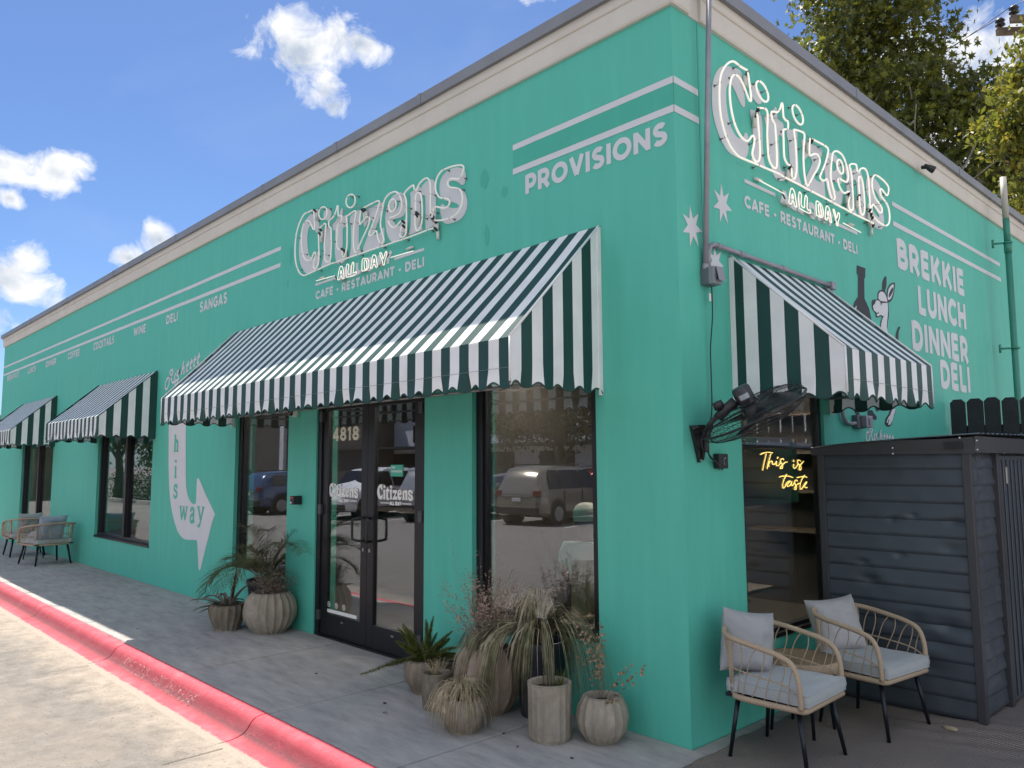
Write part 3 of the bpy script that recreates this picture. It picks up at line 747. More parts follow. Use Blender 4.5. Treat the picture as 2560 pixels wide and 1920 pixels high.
RIGHT_SCRIPT=[[(2.797,1.955),(2.761,1.959),(2.736,1.938),(2.731,1.901),(2.756,1.879),(2.789,1.894),(2.806,1.94),(2.818,1.978),(2.802,1.996),(2.848,1.997),(2.864,1.979),(2.848,1.96),(2.815,1.951),(2.84,1.933),(2.858,1.899),(2.889,1.887),(2.982,1.884)],[(2.914,1.973),(2.917,1.976)],[(2.916,1.95),(2.898,1.919),(2.896,1.902),(2.915,1.906)],[(2.981,1.947),(2.943,1.943),(2.944,1.92),(2.972,1.917),(2.986,1.951),(2.976,1.913),(2.956,1.867),(2.931,1.851),(2.909,1.866),(2.926,1.885)],[(3.053,1.988),(3.037,1.945),(3.017,1.898)],[(3.031,1.929),(3.061,1.941),(3.063,1.922),(3.055,1.895),(3.079,1.897)],[(3.131,1.959),(3.116,1.923),(3.103,1.896),(3.116,1.888),(3.131,1.893)],[(3.094,1.936),(3.146,1.93)],[(3.192,1.954),(3.174,1.917),(3.166,1.893),(3.179,1.886),(3.19,1.89)],[(3.156,1.932),(3.209,1.925)],[(3.25,1.952),(3.235,1.914),(3.224,1.89),(3.238,1.881),(3.248,1.885)],[(3.219,1.927),(3.268,1.922)],[(3.312,1.949),(3.297,1.911),(3.285,1.887),(3.297,1.88),(3.313,1.884)],[(3.28,1.923),(3.328,1.92)]]
# ------------------------------------------------------------------ the cafe building
cafe = tag(empty('cafe_building'), 'mint green cafe with beige cornice, painted lettering and black framed windows on the corner', 'building')
XL = -20.22
YB = 12.0
SILL, HEAD = .507, 2.46
OPEN = [(-17.64, -14.98, SILL), (-11.996, -9.318, SILL), (-6.465, -5.117, SILL), (-4.505, -2.651, 0.0), (-2.017, -.705, SILL)]
H = 4.72


def wall_with_openings(a0, a1, opens, place):
    mb = MB()
    x = a0
    for (o0, o1, s) in opens:
        place(mb, x, o0, 0, H)
        if s > 0:
            place(mb, o0, o1, 0, s)
        place(mb, o0, o1, HEAD, H)
        x = o1
    place(mb, x, a1, 0, H)
    return mb


mb = wall_with_openings(XL, 0, OPEN, lambda m, a, b, z0, z1: m.box(a, b, 0, .25, z0 - (.05 if z0 == 0 else 0), z1))
mb.build('street_wall', M_WALL, cafe)


def side_box(m, a, b, z0, z1):
    m.box(-.10, 0, a, b, z0 - (.05 if z0 == 0 else 0), z1)


mb = MB()
side_box(mb, .25, .69, 0, H)
side_box(mb, .69, 1.94, 0, .49)
side_box(mb, .69, 1.94, HEAD, H)
side_box(mb, 1.94, YB, 0, H)
mb.build('side_wall', M_WALL, cafe)
mb = MB()
mb.box(XL, XL + .25, .25, YB, -.05, H)
mb.box(XL + .25, -.25, YB - .25, YB, -.05, H)
mb.build('rear_wall', M_WALL, cafe)
mb = MB()
mb.box(XL + .25, -.25, .25, YB - .25, 4.45, 4.6)
mb.build('roof', mat('roof membrane', (.5, .5, .48), .8), cafe)
mb = MB()
mb.box(XL + .25, -.25, .25, YB - .25, -.04, .012)
mb.build('floor', M_INFLOOR, cafe)
mb = MB()                                              # inner walls and ceiling
mb.box(XL + .26, -.26, 5.0, 5.1, .012, 3.0)
mb.box(XL + .26, -.26, .252, 5.0, 3.0, 3.06)
mb.box(-4.9, -4.8, 1.6, 5.0, .012, 2.99)
mb.box(-8.6, -8.5, .26, 5.0, .012, 2.99)
mb.build('partition', M_DARK, cafe)
mb = MB()
mb.box(-8.3, -4.9, 2.2, 2.9, .012, 1.05)
mb.box(-3.9, -2.4, 3.2, 3.8, .012, 1.1)
mb.build('counter', mat('dark counter', (.06, .05, .045), .5), cafe)
mb = MB()
for k in range(4):
    mb.box(-2.2, -.9, 4.55, 4.98, .9 + k * .45, .93 + k * .45)
mb.build('shelf', mat('shelf timber', (.07, .05, .035), .6), cafe)
M_TUBEL = mat('ceiling strip diffuser', (.9, .85, .75), .5, emit=((1, .86, .66), 55.0))
for (x, y, l, r) in ((-1.6, 1.6, 1.1, .1), (-3.4, 2.2, 1.1, .0), (-4.0, 3.4, 1.1, .0), (-1.4, 3.4, 1.2, .1), (-6.6, 2.6, 1.2, 0), (-10.8, 2.5, 1.2, 0), (-15.5, 2.5, 1.2, 0)):
    mb = MB()
    mb.box(-l / 2, l / 2, -.04, .04, 0, .05)
    o = mb.build('ceiling_light', M_TUBEL, cafe, loc=(x, y, 2.8), rot=(0, 0, r))

# cornice
PROF = [(0.0, 4.700), (.022, 4.702), (.030, 4.716), (.034, 4.756), (.034, 4.850), (.037, 4.851), (.044, 4.854), (.049, 4.866), (.051, 4.892), (.051, 4.972), (.0, 4.977)]


def sweep(mb, prof, A, B, cornerA=None, cornerB=None):
    ring = []
    for P_, fn in ((A, cornerA), (B, cornerB)):
        ring.append([fn(o, z) for o, z in prof])
    for i in range(len(prof) - 1):
        mb.quad(ring[0][i], ring[1][i], ring[1][i + 1], ring[0][i + 1])
    mb.poly(ring[0])
    mb.poly(ring[1][::-1])


mb = MB()
sweep(mb, PROF, 0, 0, lambda o, z: (XL - o, -o, z), lambda o, z: (o, -o, z))
recalc(mb.build('cornice', M_TRIM, cafe))
mb = MB()
sweep(mb, PROF, 0, 0, lambda o, z: (o, -o, z), lambda o, z: (o, .175, z))
sweep(mb, [(o * .35, z) for o, z in PROF], 0, 0, lambda o, z: (o, .175, z), lambda o, z: (o, .30, z))
sweep(mb, PROF, 0, 0, lambda o, z: (o, .30, z), lambda o, z: (o, YB + o, z))
recalc(mb.build('cornice', M_TRIM, cafe))
mb = MB()
mb.box(XL, 0, .0, .25, H, 4.97)
mb.box(-.25, 0, .25, YB, H, 4.97)
mb.build('parapet', M_TRIM, cafe)
cx = [XL - .09, -17.2, -14.2, -11.32, -8.49, -5.745, -4.07, -2.632]
for a, b_ in zip(cx, cx[1:] + [.085]):
    mb = MB()
    z = 5.018 + random.uniform(-.003, .003)
    last = b_ == .085
    mb.box(a + .003, b_ - .003, -.085, .30, 4.925, z)
    if not last:
        mb.box(b_ - .05, b_ + .0025, -.0885, .30, 4.922, z + .004)
    mb.build('coping_section', M_COP, cafe)
cy = [.303, 2.75, 5.48, 8.2, 10.9, YB + .15]
for a, b_ in zip(cy[:-1], cy[1:]):
    mb = MB()
    mb.box(-.30, .085, a, b_ - .004, 4.925, 5.018 + random.uniform(-.003, .003))
    if b_ < 11:
        mb.box(-.30, .0885, b_ - .05, b_, 4.922, 5.023)
    mb.build('coping_section', M_COP, cafe)

# painted stripes
for (a, b_) in ((-20.19, -5.40), (-1.517, 0.0)):
    for (z0, z1) in ((4.168, 4.214), (3.970, 4.018)):
        mb = MB()
        n = 60
        for i in range(n):
            x0, x1 = a + (b_ - a) * i / n, a + (b_ - a) * (i + 1) / n
            w0 = .004 * mnoise.noise(Vector((x0 * 1.7, z0, 0)))
            w1 = .004 * mnoise.noise(Vector((x1 * 1.7, z0, 0)))
            mb.quad((x0, -.003, z0 + w0), (x1, -.003, z0 + w1), (x1, -.003, z1 + w1), (x0, -.003, z1 + w0))
        mb.build('painted_stripe', M_PAINT, cafe)
for (a, b_) in ((0.0, .284), (3.61, 7.095)):
    for (z0, z1) in ((4.168, 4.214), (3.970, 4.018)):
        mb = MB()
        mb.quad((.003, a, z0), (.003, b_, z0), (.003, b_, z1), (.003, a, z1))
        mb.build('painted_stripe', M_PAINT, cafe)
# darker repaint between the stripes and patches beside the sign
M_REP = stucco('fresh mint patch', (.062, .40, .305))
mb = MB()
mb.quad((-1.515, -.002, 4.019), (-.003, -.002, 4.019), (-.003, -.002, 4.167), (-1.515, -.002, 4.167))
mb.quad((.002, .003, 4.019), (.002, .282, 4.019), (.002, .282, 4.167), (.002, .003, 4.167))
mb.build('repainted_patch', M_REP, cafe)
for (cx_, cz_, rx, rz) in ((-1.62, 3.86, .035, .045), (-1.86, 4.03, .05, .08), (-1.83, 3.55, .03, .09), (-5.16, 4.05, .03, .12), (-5.22, 3.74, .02, .04)):
    mb = MB()
    pts = []
    for k in range(16):
        a = 2 * pi * k / 16
        q = 1 + .35 * mnoise.noise(Vector((cos(a) * 2 + cx_, sin(a) * 2, cz_)))
        pts.append((cx_ + rx * q * cos(a), cz_ + rz * q * sin(a)))
    mb.fill([pts], WL(.0022))
    mb.build('repainted_patch', M_REP, cafe)

# vertical control joint on the side wall
mb = MB()
mb.box(.0, .004, .290, .306, 3.05, 4.70)
mb.build('control_joint', M_REP, cafe)

# ------------------------------------------------------------------ lettering


def arc(cx, cy, rx, ry, a0, a1, n=14):
    return [(cx + rx * cos(radians(a0 + (a1 - a0) * i / n)), cy + ry * sin(radians(a0 + (a1 - a0) * i / n))) for i in range(n + 1)]


t_ = .1
GL = {
    'A': (.86, [[(.08, -.01), (.43, .97)], [(.43, .97), (.78, -.01)], [(.2, .29), (.66, .29)]]),
    'B': (.70, [[(.1, 0), (.1, 1)], [(.1, .9)] + arc(.37, .71, .19, .19, 90, -90) + [(.1, .52)], [(.1, .52)] + arc(.39, .31, .22, .21, 90, -90) + [(.1, .1)]]),
    'C': (.80, [arc(.47, .5, .37, .4, 40, 320, 24)]),
    'D': (.80, [[(.1, 0), (.1, 1)], [(.1, .9)] + arc(.34, .5, .36, .4, 90, -90, 18) + [(.1, .1)]]),
    'E': (.64, [[(.1, 0), (.1, 1)], [(.1, .9), (.6, .9)], [(.1, .5), (.55, .5)], [(.1, .1), (.6, .1)]]),
    'F': (.62, [[(.1, 0), (.1, 1)], [(.1, .9), (.6, .9)], [(.1, .48), (.54, .48)]]),
    'G': (.86, [arc(.47, .5, .37, .4, 42, 345, 24) + [(.80, .46), (.5, .46)]]),
    'H': (.78, [[(.1, 0), (.1, 1)], [(.68, 0), (.68, 1)], [(.1, .5), (.68, .5)]]),
    'I': (.20, [[(.1, 0), (.1, 1)]]),
    'K': (.78, [[(.1, 0), (.1, 1)], [(.14, .36), (.66, .98)], [(.34, .55), (.70, .01)]]),
    'L': (.60, [[(.1, 0), (.1, 1)], [(.1, .1), (.58, .1)]]),
    'M': (.90, [[(.1, 0), (.1, 1)], [(.1, .93), (.45, .35)], [(.45, .35), (.8, .93)], [(.8, 0), (.8, 1)]]),
    'N': (.80, [[(.1, 0), (.1, 1)], [(.12, .9), (.68, .1)], [(.7, 0), (.7, 1)]]),
    'O': (.94, [arc(.47, .5, .37, .4, 0, 360, 30)]),
    'P': (.68, [[(.1, 0), (.1, 1)], [(.1, .9)] + arc(.36, .64, .23, .26, 90, -90) + [(.1, .38)]]),
    'R': (.72, [[(.1, 0), (.1, 1)], [(.1, .9)] + arc(.36, .65, .23, .25, 90, -90) + [(.1, .40)], [(.38, .40), (.64, .0)]]),
    'S': (.68, [arc(.35, .70, .22, .20, 35, 190, 12) + [(.2, .56), (.35, .50), (.5, .44)] + arc(.33, .29, .24, .19, 25, -150, 14)]),
    'T': (.68, [[(0, .9), (.68, .9)], [(.34, 0), (.34, .9)]]),
    'U': (.78, [[(.1, 1), (.1, .4)] + arc(.39, .38, .29, .28, 180, 360, 14) + [(.68, 1)]]),
    'V': (.80, [[(.08, 1), (.4, .06)], [(.4, .06), (.72, 1)]]),
    'W': (1.15, [[(.07, 1), (.33, .05)], [(.33, .05), (.575, .95)], [(.575, .95), (.82, .05)], [(.82, .05), (1.08, 1)]]),
    'X': (.76, [[(.08, 0), (.68, 1)], [(.08, 1), (.68, 0)]]),
    'Y': (.78, [[(.07, 1), (.39, .45)], [(.71, 1), (.39, .45)], [(.39, 0), (.39, .5)]]),
    'Z': (.70, [[(.06, .9), (.64, .9)], [(.6, .9), (.1, .1)], [(.06, .1), (.66, .1)]]),
    '4': (.74, [[(.52, 0), (.52, 1)], [(.52, .93), (.08, .3)], [(.04, .28), (.72, .28)]]),
    '8': (.72, [arc(.36, .72, .22, .19, 0, 360, 22), arc(.36, .29, .26, .20, 0, 360, 22)]),
    '1': (.42, [[(.26, 0), (.26, 1)], [(.26, .9), (.06, .78)]]),
    '0': (.78, [arc(.39, .5, .29, .4, 0, 360, 26)]),
    '-': (.40, [[(.05, .42), (.35, .42)]]),
    "'": (.18, [[(.09, .75), (.09, 1)]]),
    ' ': (.32, []),
}


def letter_mesh(txt, s0, s1, z0, h, plane, weight=.2, gap=.10, narrow=1.0, slant=0.0, z1=None, off=.003):
    """text laid between s0 and s1 with cap height h; the strokes of one glyph stand a hair apart in depth"""
    tot = sum(GL[c][0] for c in txt) + gap * (len(txt) - 1)
    k = (s1 - s0) / tot
    mb = MB()
    x = 0
    for c in txt:
        w, st = GL[c]
        for i, line in enumerate(st):
            base = plane(off + i * .0003)
            pts = [((x + a) * k, b * h) for a, b in line]

            def mp(s, z, base=base):
                f = (s) / (s1 - s0)
                zb = z0 + ((z1 - z0) * f if z1 is not None else 0)
                return base(s0 + s + slant * z, zb + z)
            # stroke width measured in metres of the horizontal scale
            ww = weight * (k + h) / 2 if abs(k - h) < .4 * h else weight * min(k, h)
            closed = len(line) > 8 and (Vector(line[0]) - Vector(line[-1])).length < 1e-6
            mb.ribbon(pts[:-1] if closed else pts, ww, mp, closed=closed)
        x += w + gap
    return mb


def write(txt, s0, s1, z0, h, plane, weight=.2, gap=.10, name='lettering', m=None, parent=None, **k):
    """one object per word"""
    tot = sum(GL[c][0] for c in txt) + gap * (len(txt) - 1)
    kk = (s1 - s0) / tot
    x, word, start, out = 0, '', 0, []
    for c in txt + ' ':
        if c == ' ':
            if word:
                out.append((word, start, x - gap))
            word = ''
            x += GL[' '][0] + gap
            start = x
        else:
            word += c
            x += GL[c][0] + gap
    for w_, a, b_ in out:
        letter_mesh(w_, s0 + a * kk, s0 + b_ * kk, z0, h, plane, weight=weight, gap=gap, **k).build(name, m or M_PAINT, parent if parent is not None else cafe)


for (t, a, b_, z0, h) in (('PROVISIONS', -1.375, -.055, 3.775, .150), ('SANGAS', -7.72, -6.84, 3.775, .145), ('DELI', -8.965, -8.52, 3.78, .130),
                          ('WINE', -10.40, -9.84, 3.78, .130), ('COCKTAILS', -12.57, -11.39, 3.785, .140), ('COFFEE', -14.26, -13.45, 3.79, .135),
                          ('DINNER', -15.94, -15.13, 3.795, .130), ('LUNCH', -17.56, -16.82, 3.80, .130), ('BREAKFAST', -19.7, -18.45, 3.81, .130)):
    write(t, a, b_, z0, h, WL, weight=.25 if t == 'PROVISIONS' else .22, gap=.13)
write('CAFE - RESTAURANT - DELI', -4.58, -2.67, 3.455, .088, WL, weight=.24, gap=.14)
write('ALL DAY', -4.06, -3.17, 3.585, .115, WL, weight=.34, gap=.14)
write('CAFE - RESTAURANT - DELI', .84, 2.745, 3.525, .088, WR, weight=.24, gap=.14)
write('ALL DAY', 1.38, 2.28, 3.675, .115, WR, weight=.34, gap=.14)
for (t, a, b_, z0, h) in (('BREKKIE', 3.675, 5.62, 3.575, .285), ('LUNCH', 4.165, 5.60, 3.185, .285), ('DINNER', 3.94, 5.60, 2.80, .285), ('DELI', 4.675, 5.60, 2.47, .285)):
    write(t, a, b_, z0, h, WR, weight=.255, gap=.17)
# thin rules either side of ALL DAY
for plane, q in ((WL, ((-4.59, -4.16, 3.607, 3.632), (-3.13, -2.67, 3.598, 3.624))), (WR, ((.85, 1.30, 3.708, 3.735), (2.32, 2.765, 3.706, 3.735)))):
    for (a, b_, z0, z1) in q:
        mb = MB()
        p = plane(.003)
        mb.quad(p(a, z0), p(b_, z0), p(b_, z1), p(a, z1))
        mb.build('painted_stripe', M_PAINT, cafe)
# big painted word behind each neon sign, and the neon signs themselves
def to_right(p):
    return ((p[0] + 4.97) * 1.014 + .455, p[1] + .102)


def painted_word(plane, tr, name='painted_word', parent=None, m=None, sc=None, off=.003):
    mb = MB()
    for i, loops in enumerate(LETTERS):
        ls = []
        for l in loops:
            pts = [tr(p) for p in l]
            ls.append(catmull(pts, 4, closed=True))
        mb.fill(ls, plane(off + .0004 * (i % 3)))
    return mb.build(name, m or M_PAINT, parent if parent is not None else cafe)


painted_word(WL, lambda p: p)
painted_word(WR, to_right)

M_NEON = mat('lit neon tube', (.72, .70, .66), .3, emit=((1.0, .93, .82), .05))
M_NEONS = mat('small lit neon tube', (.75, .72, .62), .3, emit=((1.0, .90, .76), .22))
M_NEONR = mat('brightly lit neon tube', (.75, .73, .68), .3, emit=((1.0, .90, .76), .17))
M_CAPB = mat('black electrode boot', (.01, .01, .012), .4)
M_STAND = mat('neon glass stand off', (.12, .12, .12), .3)
M_HOUS = mat('white electrode housing', (.62, .61, .58), .4)


def neon_sign(plane, tr, label, outn, loc):
    root = tag(empty('neon_sign', loc), label, 'neon sign')
    lo = Vector(loc)

    def P(s, z, off):
        return Vector(plane(off)(s, z)) - lo
    for i, tb in enumerate(TUBES):
        closed = i >= 8
        pts = catmull([tr(p) for p in tb], 3)
        mb = MB()
        path = [P(s, z, .055) for s, z in pts]
        mb.tube(path, .0078, 8)
        o = mb.build('neon_tube', M_NEON if outn == 0 else M_NEONR, root)
        # wire stand-offs at intervals along the tube
        mb = MB()
        acc = 0
        for j in range(1, len(pts)):
            acc += sqrt((pts[j][0] - pts[j - 1][0]) ** 2 + (pts[j][1] - pts[j - 1][1]) ** 2)
            if acc > .36 or (j == 4):
                acc = 0
                s, z = pts[j]
                mb.tube([P(s + .014, z, .052), P(s + .012, z - .002, .020)], .0016, 5)
                mb.tube([P(s + .012, z - .002, .022), P(s + .012, z - .002, .0)], .005, 6)
                mb.box(*[c for ab in zip(P(s + .004, z - .010, .002), P(s + .020, z + .006, .006)) for c in (min(ab), max(ab))])
                ring = [P(s + .0105 * cos(a) * .4, z + .0105 * sin(a), .055 + .0105 * cos(a)) for a in [k * pi / 4 for k in range(9)]]
                mb.tube(ring, .0016, 4)
        if mb.v:
            mb.build('standoff', M_STAND, root)
        # electrode ends
        if i < 8:
            for (s, z), (s2, z2) in ((tb[0], tb[1]), (tb[-1], tb[-2])):
                s, z = tr((s, z))
                mb = MB()
                mb.tube([P(s, z, .055), P(s + .012, z - .008, .050), P(s + .016, z - .022, .036), P(s + .016, z - .03, .03)], .0115, 8)
                mb.build('electrode_boot', M_CAPB, root)
                mb = MB()
                mb.tube([P(s + .016, z - .026, .028), P(s + .016, z - .10, .024)], .014, 10)
                mb.build('electrode_housing', M_HOUS, root)
    for tb in SMALL_TUBES:
        pts = catmull([tr(p) for p in tb], 3) if len(tb) > 2 else [tr(p) for p in tb]
        mb = MB()
        mb.tube([P(s, z, .060) for s, z in pts], .0044, 6)
        mb.build('small_neon_tube', M_NEONS, root)
    for (s, z, l) in ((-4.0, 3.575, .10), (-3.62, 3.59, .10), (-3.35, 3.60, .08), (-4.42, 3.66, .09), (-2.86, 3.655, .09)):
        s, z = tr((s, z))
        mb = MB()
        mb.tube([P(s - l / 2, z, .022), P(s + l / 2, z + .004, .022)], .012, 8)
        mb.build('electrode_housing', M_HOUS, root)
    # linking wires
    for w in ([(-4.43, 4.16), (-4.2, 4.2), (-3.9, 4.28), (-3.6, 4.22), (-3.2, 4.12)], [(-2.95, 4.1), (-2.8, 3.95), (-2.6, 3.9), (-2.46, 3.76)],
              [(-4.17, 3.60), (-4.1, 3.555), (-3.8, 3.55), (-3.6, 3.575), (-3.45, 3.545), (-3.3, 3.575)]):
        mb = MB()
        pts = catmull([tr(p) for p in w], 6)
        mb.tube([P(s, z, .03) for s, z in pts], .0025, 5)
        mb.build('wire', mat('grey wire', (.25, .24, .23), .5), root)
    for w in ([(-4.16, 3.638), (-4.12, 3.625), (-4.08, 3.59)], [(-3.15, 3.655), (-3.2, 3.62), (-3.25, 3.585)]):
        mb = MB()
        mb.tube([P(*tr(p), .05) for p in w], .006, 6)
        mb.build('jumper_sleeve', M_CAPB, root)
    return root


neon_sign(WL, lambda p: p, 'white neon tube sign reading Citizens All Day above the large striped awning', 0, (-3.5, 0, 3.55))
neon_sign(WR, to_right, 'brightly lit brightly lit neon sign reading Citizens All Day on the side wall', 1, (0, 1.95, 3.65))

# arrow reading 'this way' and the script above it
mb = MB()
top = [(-8.708, 2.9), (-8.2, 2.9)]
mb.fill([catmull(ARROW[2:], 3) + [(-8.70, 2.276), (-8.70, 2.62), (-8.059, 2.62), (-8.059, 2.25)]], WL(.003))
mb.build('painted_arrow', M_PAINT, cafe)


def serif(kind, s, z, h, w, wt, plane, parent):
    """bold serif letters: strokes plus slabs; s,z lower left, h x-height"""
    st = {
        'h': [([(.22, 0), (.22, 1.55)], wt), ([(.22, .62), (.35, .88), (.55, .97), (.72, .86), (.76, .65), (.76, 0)], wt * .9), ([(.02, .05), (.42, .05)], wt * .42), ([(.56, .05), (.97, .05)], wt * .42), ([(.04, 1.5), (.22, 1.5)], wt * .42)],
        'i': [([(.5, 0), (.5, .95)], wt), ([(.25, .05), (.77, .05)], wt * .42), ([(.27, .92), (.5, .92)], wt * .42), ([(.5, 1.27), (.5, 1.47)], wt * 1.15)],
        's': [([(.80, .72), (.72, .9), (.5, .97), (.28, .9), (.2, .73), (.3, .58), (.55, .48), (.76, .36), (.80, .2), (.7, .06), (.48, 0), (.26, .06), (.17, .27)], wt * .8)],
        'w': [([(.08, .97), (.28, .03)], wt * .8), ([(.28, .03), (.5, .85)], wt * .6), ([(.5, .85), (.72, .03)], wt * .8), ([(.72, .03), (.93, .97)], wt * .5), ([(-.04, .95), (.24, .95)], wt * .4), ([(.4, .95), (.6, .95)], wt * .4), ([(.80, .95), (1.05, .95)], wt * .4)],
        'a': [([(.22, .72), (.3, .92), (.5, .98), (.68, .9), (.73, .7), (.73, .12), (.88, .03)], wt * .85), ([(.73, .58), (.45, .52), (.25, .38), (.2, .18), (.32, .03), (.52, .02), (.72, .2)], wt * .8)],
        'y': [([(.15, .97), (.52, .08)], wt * .85), ([(.88, .97), (.55, .1), (.42, -.25), (.27, -.4), (.12, -.32)], wt * .6), ([(.0, .95), (.34, .95)], wt * .4), ([(.7, .95), (1.0, .95)], wt * .4)],
    }[kind]
    mb = MB()
    for i, (line, ww) in enumerate(st):
        pts = [(s + a * w, z + b * h) for a, b in line]
        if len(pts) > 2:
            pts = catmull(pts, 4)
        mb.ribbon(pts, ww, plane(.006 + .0003 * i))
    return mb.build('lettering', M_WALL, parent)


for (k, s, z, h, w) in (('h', -8.46, 1.90, .155, .17), ('i', -8.45, 1.535, .17, .16), ('s', -8.43, 1.27, .17, .18), ('w', -8.16, .97, .19, .27), ('a', -7.82, .96, .185, .20), ('y', -7.56, .99, .185, .23)):
    serif(k, s, z, h, w, .055, WL, cafe)
ry = [p for l in RIGHT_SCRIPT for p in l]
y0, y1 = min(p[0] for p in ry), max(p[0] for p in ry)
for (plane, fn, w) in ((WR, lambda p: p, .019), (WL, lambda p: (-8.90 + (p[0] - y0) / (y1 - y0) * 1.26, 2.74 + (p[1] - 1.85) * 1.9 + (p[0] - y0) / (y1 - y0) * .30), .034)):
    mb = MB()
    for i, l in enumerate(RIGHT_SCRIPT):
        mb.ribbon(catmull([fn(p) for p in l], 5), w, plane(.003 + .0002 * i))
    mb.build('lettering', M_PAINT, cafe)
mb = MB()
mb.fill([[(2.765, 1.842), (2.775, 1.80), (2.86, 1.80), (2.80, 1.825)]], WR(.003))
mb.build('lettering', M_PAINT, cafe)

# stars
for (cy_, cz_, r, a0) in ((.165, 3.235, .145, 100), (.545, 3.475, .150, 95), (.435, 3.045, .125, 98)):
    mb = MB()
    pts = []
    for k in range(14):
        rr = r if k % 2 == 0 else r * .42
        a = radians(a0 + k * 360 / 14)
        pts.append((cy_ + rr * cos(a) * .82, cz_ + rr * sin(a)))
    mb.fill([pts], WR(.0025))
    mb.build('painted_star', M_PAINT, cafe)

# mural: bottle and kangaroo-like figure
M_MUR = mat('mural dark paint', (.022, .026, .036), .7, var=.15, vscale=6)
mur = {'bottle': (M_MUR, 3), 'shine': (M_PAINT, 4), 'ear1': (M_MUR, 3), 'ear2o': (M_MUR, 3.2), 'ear2w': (M_PAINT, 4.2), 'ear2i': (M_MUR, 5), 'tail': (M_MUR, 3), 'body': (M_MUR, 3),
       'heado': (M_MUR, 3.5), 'headw': (M_PAINT, 4.5), 'nose': (M_MUR, 5), 'mouth': (M_MUR, 5), 'glass': (M_MUR, 5.2), 'leg1': (M_MUR, 3), 'foot1': (M_MUR, 3), 'paw': (M_MUR, 3),
       'foot2o': (M_MUR, 3), 'foot2w': (M_PAINT, 4), 'toe': (M_MUR, 5)}
for k, (m_, o_) in mur.items():
    mb = MB()
    pts = KANGAROO[k]
    sm = k not in ('bottle',)
    mb.fill([catmull(pts, 3, closed=True) if sm else pts], WR(o_ * .0007))
    mb.build('mural_shape', m_, cafe)
# ------------------------------------------------------------------ windows and door (street side: (s, depth, z) -> (s, depth, z))


def frame_box(mb, side, a, b_, d0, d1, z0, z1, m=0):
    if side:
        mb.box(-d1, -d0, a, b_, z0, z1, m)
    else:
        mb.box(a, b_, d0, d1, z0, z1, m)


def side_window(a, b_, z0, z1, fw=.055):
    mb = MB()
    for (p, q, u, v) in ((a, a + fw, z0, z1), (b_ - fw, b_, z0, z1), (a + fw, b_ - fw, z0, z0 + fw), (a + fw, b_ - fw, z1 - fw, z1)):
        frame_box(mb, True, p, q, .026 + (.001 if u != z0 or v != z1 else 0), .080, u, v)
    w = mb.build('window', M_BLACK, cafe)
    mb = MB()
    frame_box(mb, True, a + fw, b_ - fw, .052, .056, z0 + fw, z1 - fw)
    mb.build('pane', M_GLASS, w)
    mb = MB()
    frame_box(mb, True, a, b_, -.012, .024, z0 + .001, z0 + .03)
    mb.build('sill', M_BLACK, w)
    return w


def window(a, b_, z0, z1, side=False, mull=(), fw=.075):
    if side:
        return side_window(a, b_, z0, z1)
    mb = MB()
    frame_box(mb, side, a, a + fw, .045, .155, z0, z1)
    frame_box(mb, side, b_ - fw, b_, .045, .155, z0, z1)
    frame_box(mb, side, a + fw, b_ - fw, .047, .153, z0, z0 + fw)
    frame_box(mb, side, a + fw, b_ - fw, .047, .153, z1 - fw, z1)
    # stepped stop inside the frame
    frame_box(mb, side, a + fw, a + fw + .02, .065, .135, z0 + fw, z1 - fw)
    frame_box(mb, side, b_ - fw - .02, b_ - fw, .065, .135, z0 + fw, z1 - fw)
    w = mb.build('window', M_BLACK, cafe)
    edges = [a + fw]
    for m_ in mull:
        mb = MB()
        frame_box(mb, side, m_ - .045, m_ + .045, .037, .155, z0 + fw, z1 - fw)
        mb.build('mullion', M_BLACK, w)
        edges += [m_ - .045, m_ + .045]
    edges.append(b_ - fw)
    for p, q in zip(edges[::2], edges[1::2]):
        mb = MB()
        frame_box(mb, side, p, q, .090, .094, z0 + fw, z1 - fw)
        mb.build('pane', M_GLASS, w)
    mb = MB()
    frame_box(mb, side, a, b_, -.012, .043, z0 + .001, z0 + .03)
    s = mb.build('sill', M_BLACK, w)
    return w


window(-17.64, -14.98, SILL, HEAD, mull=(-16.31,))
window(-11.996, -9.318, SILL, HEAD, mull=(-10.63,))
window(-6.465, -5.117, SILL, HEAD)
window(-2.017, -.705, SILL, HEAD)
window(.69, 1.94, .49, HEAD, side=True)

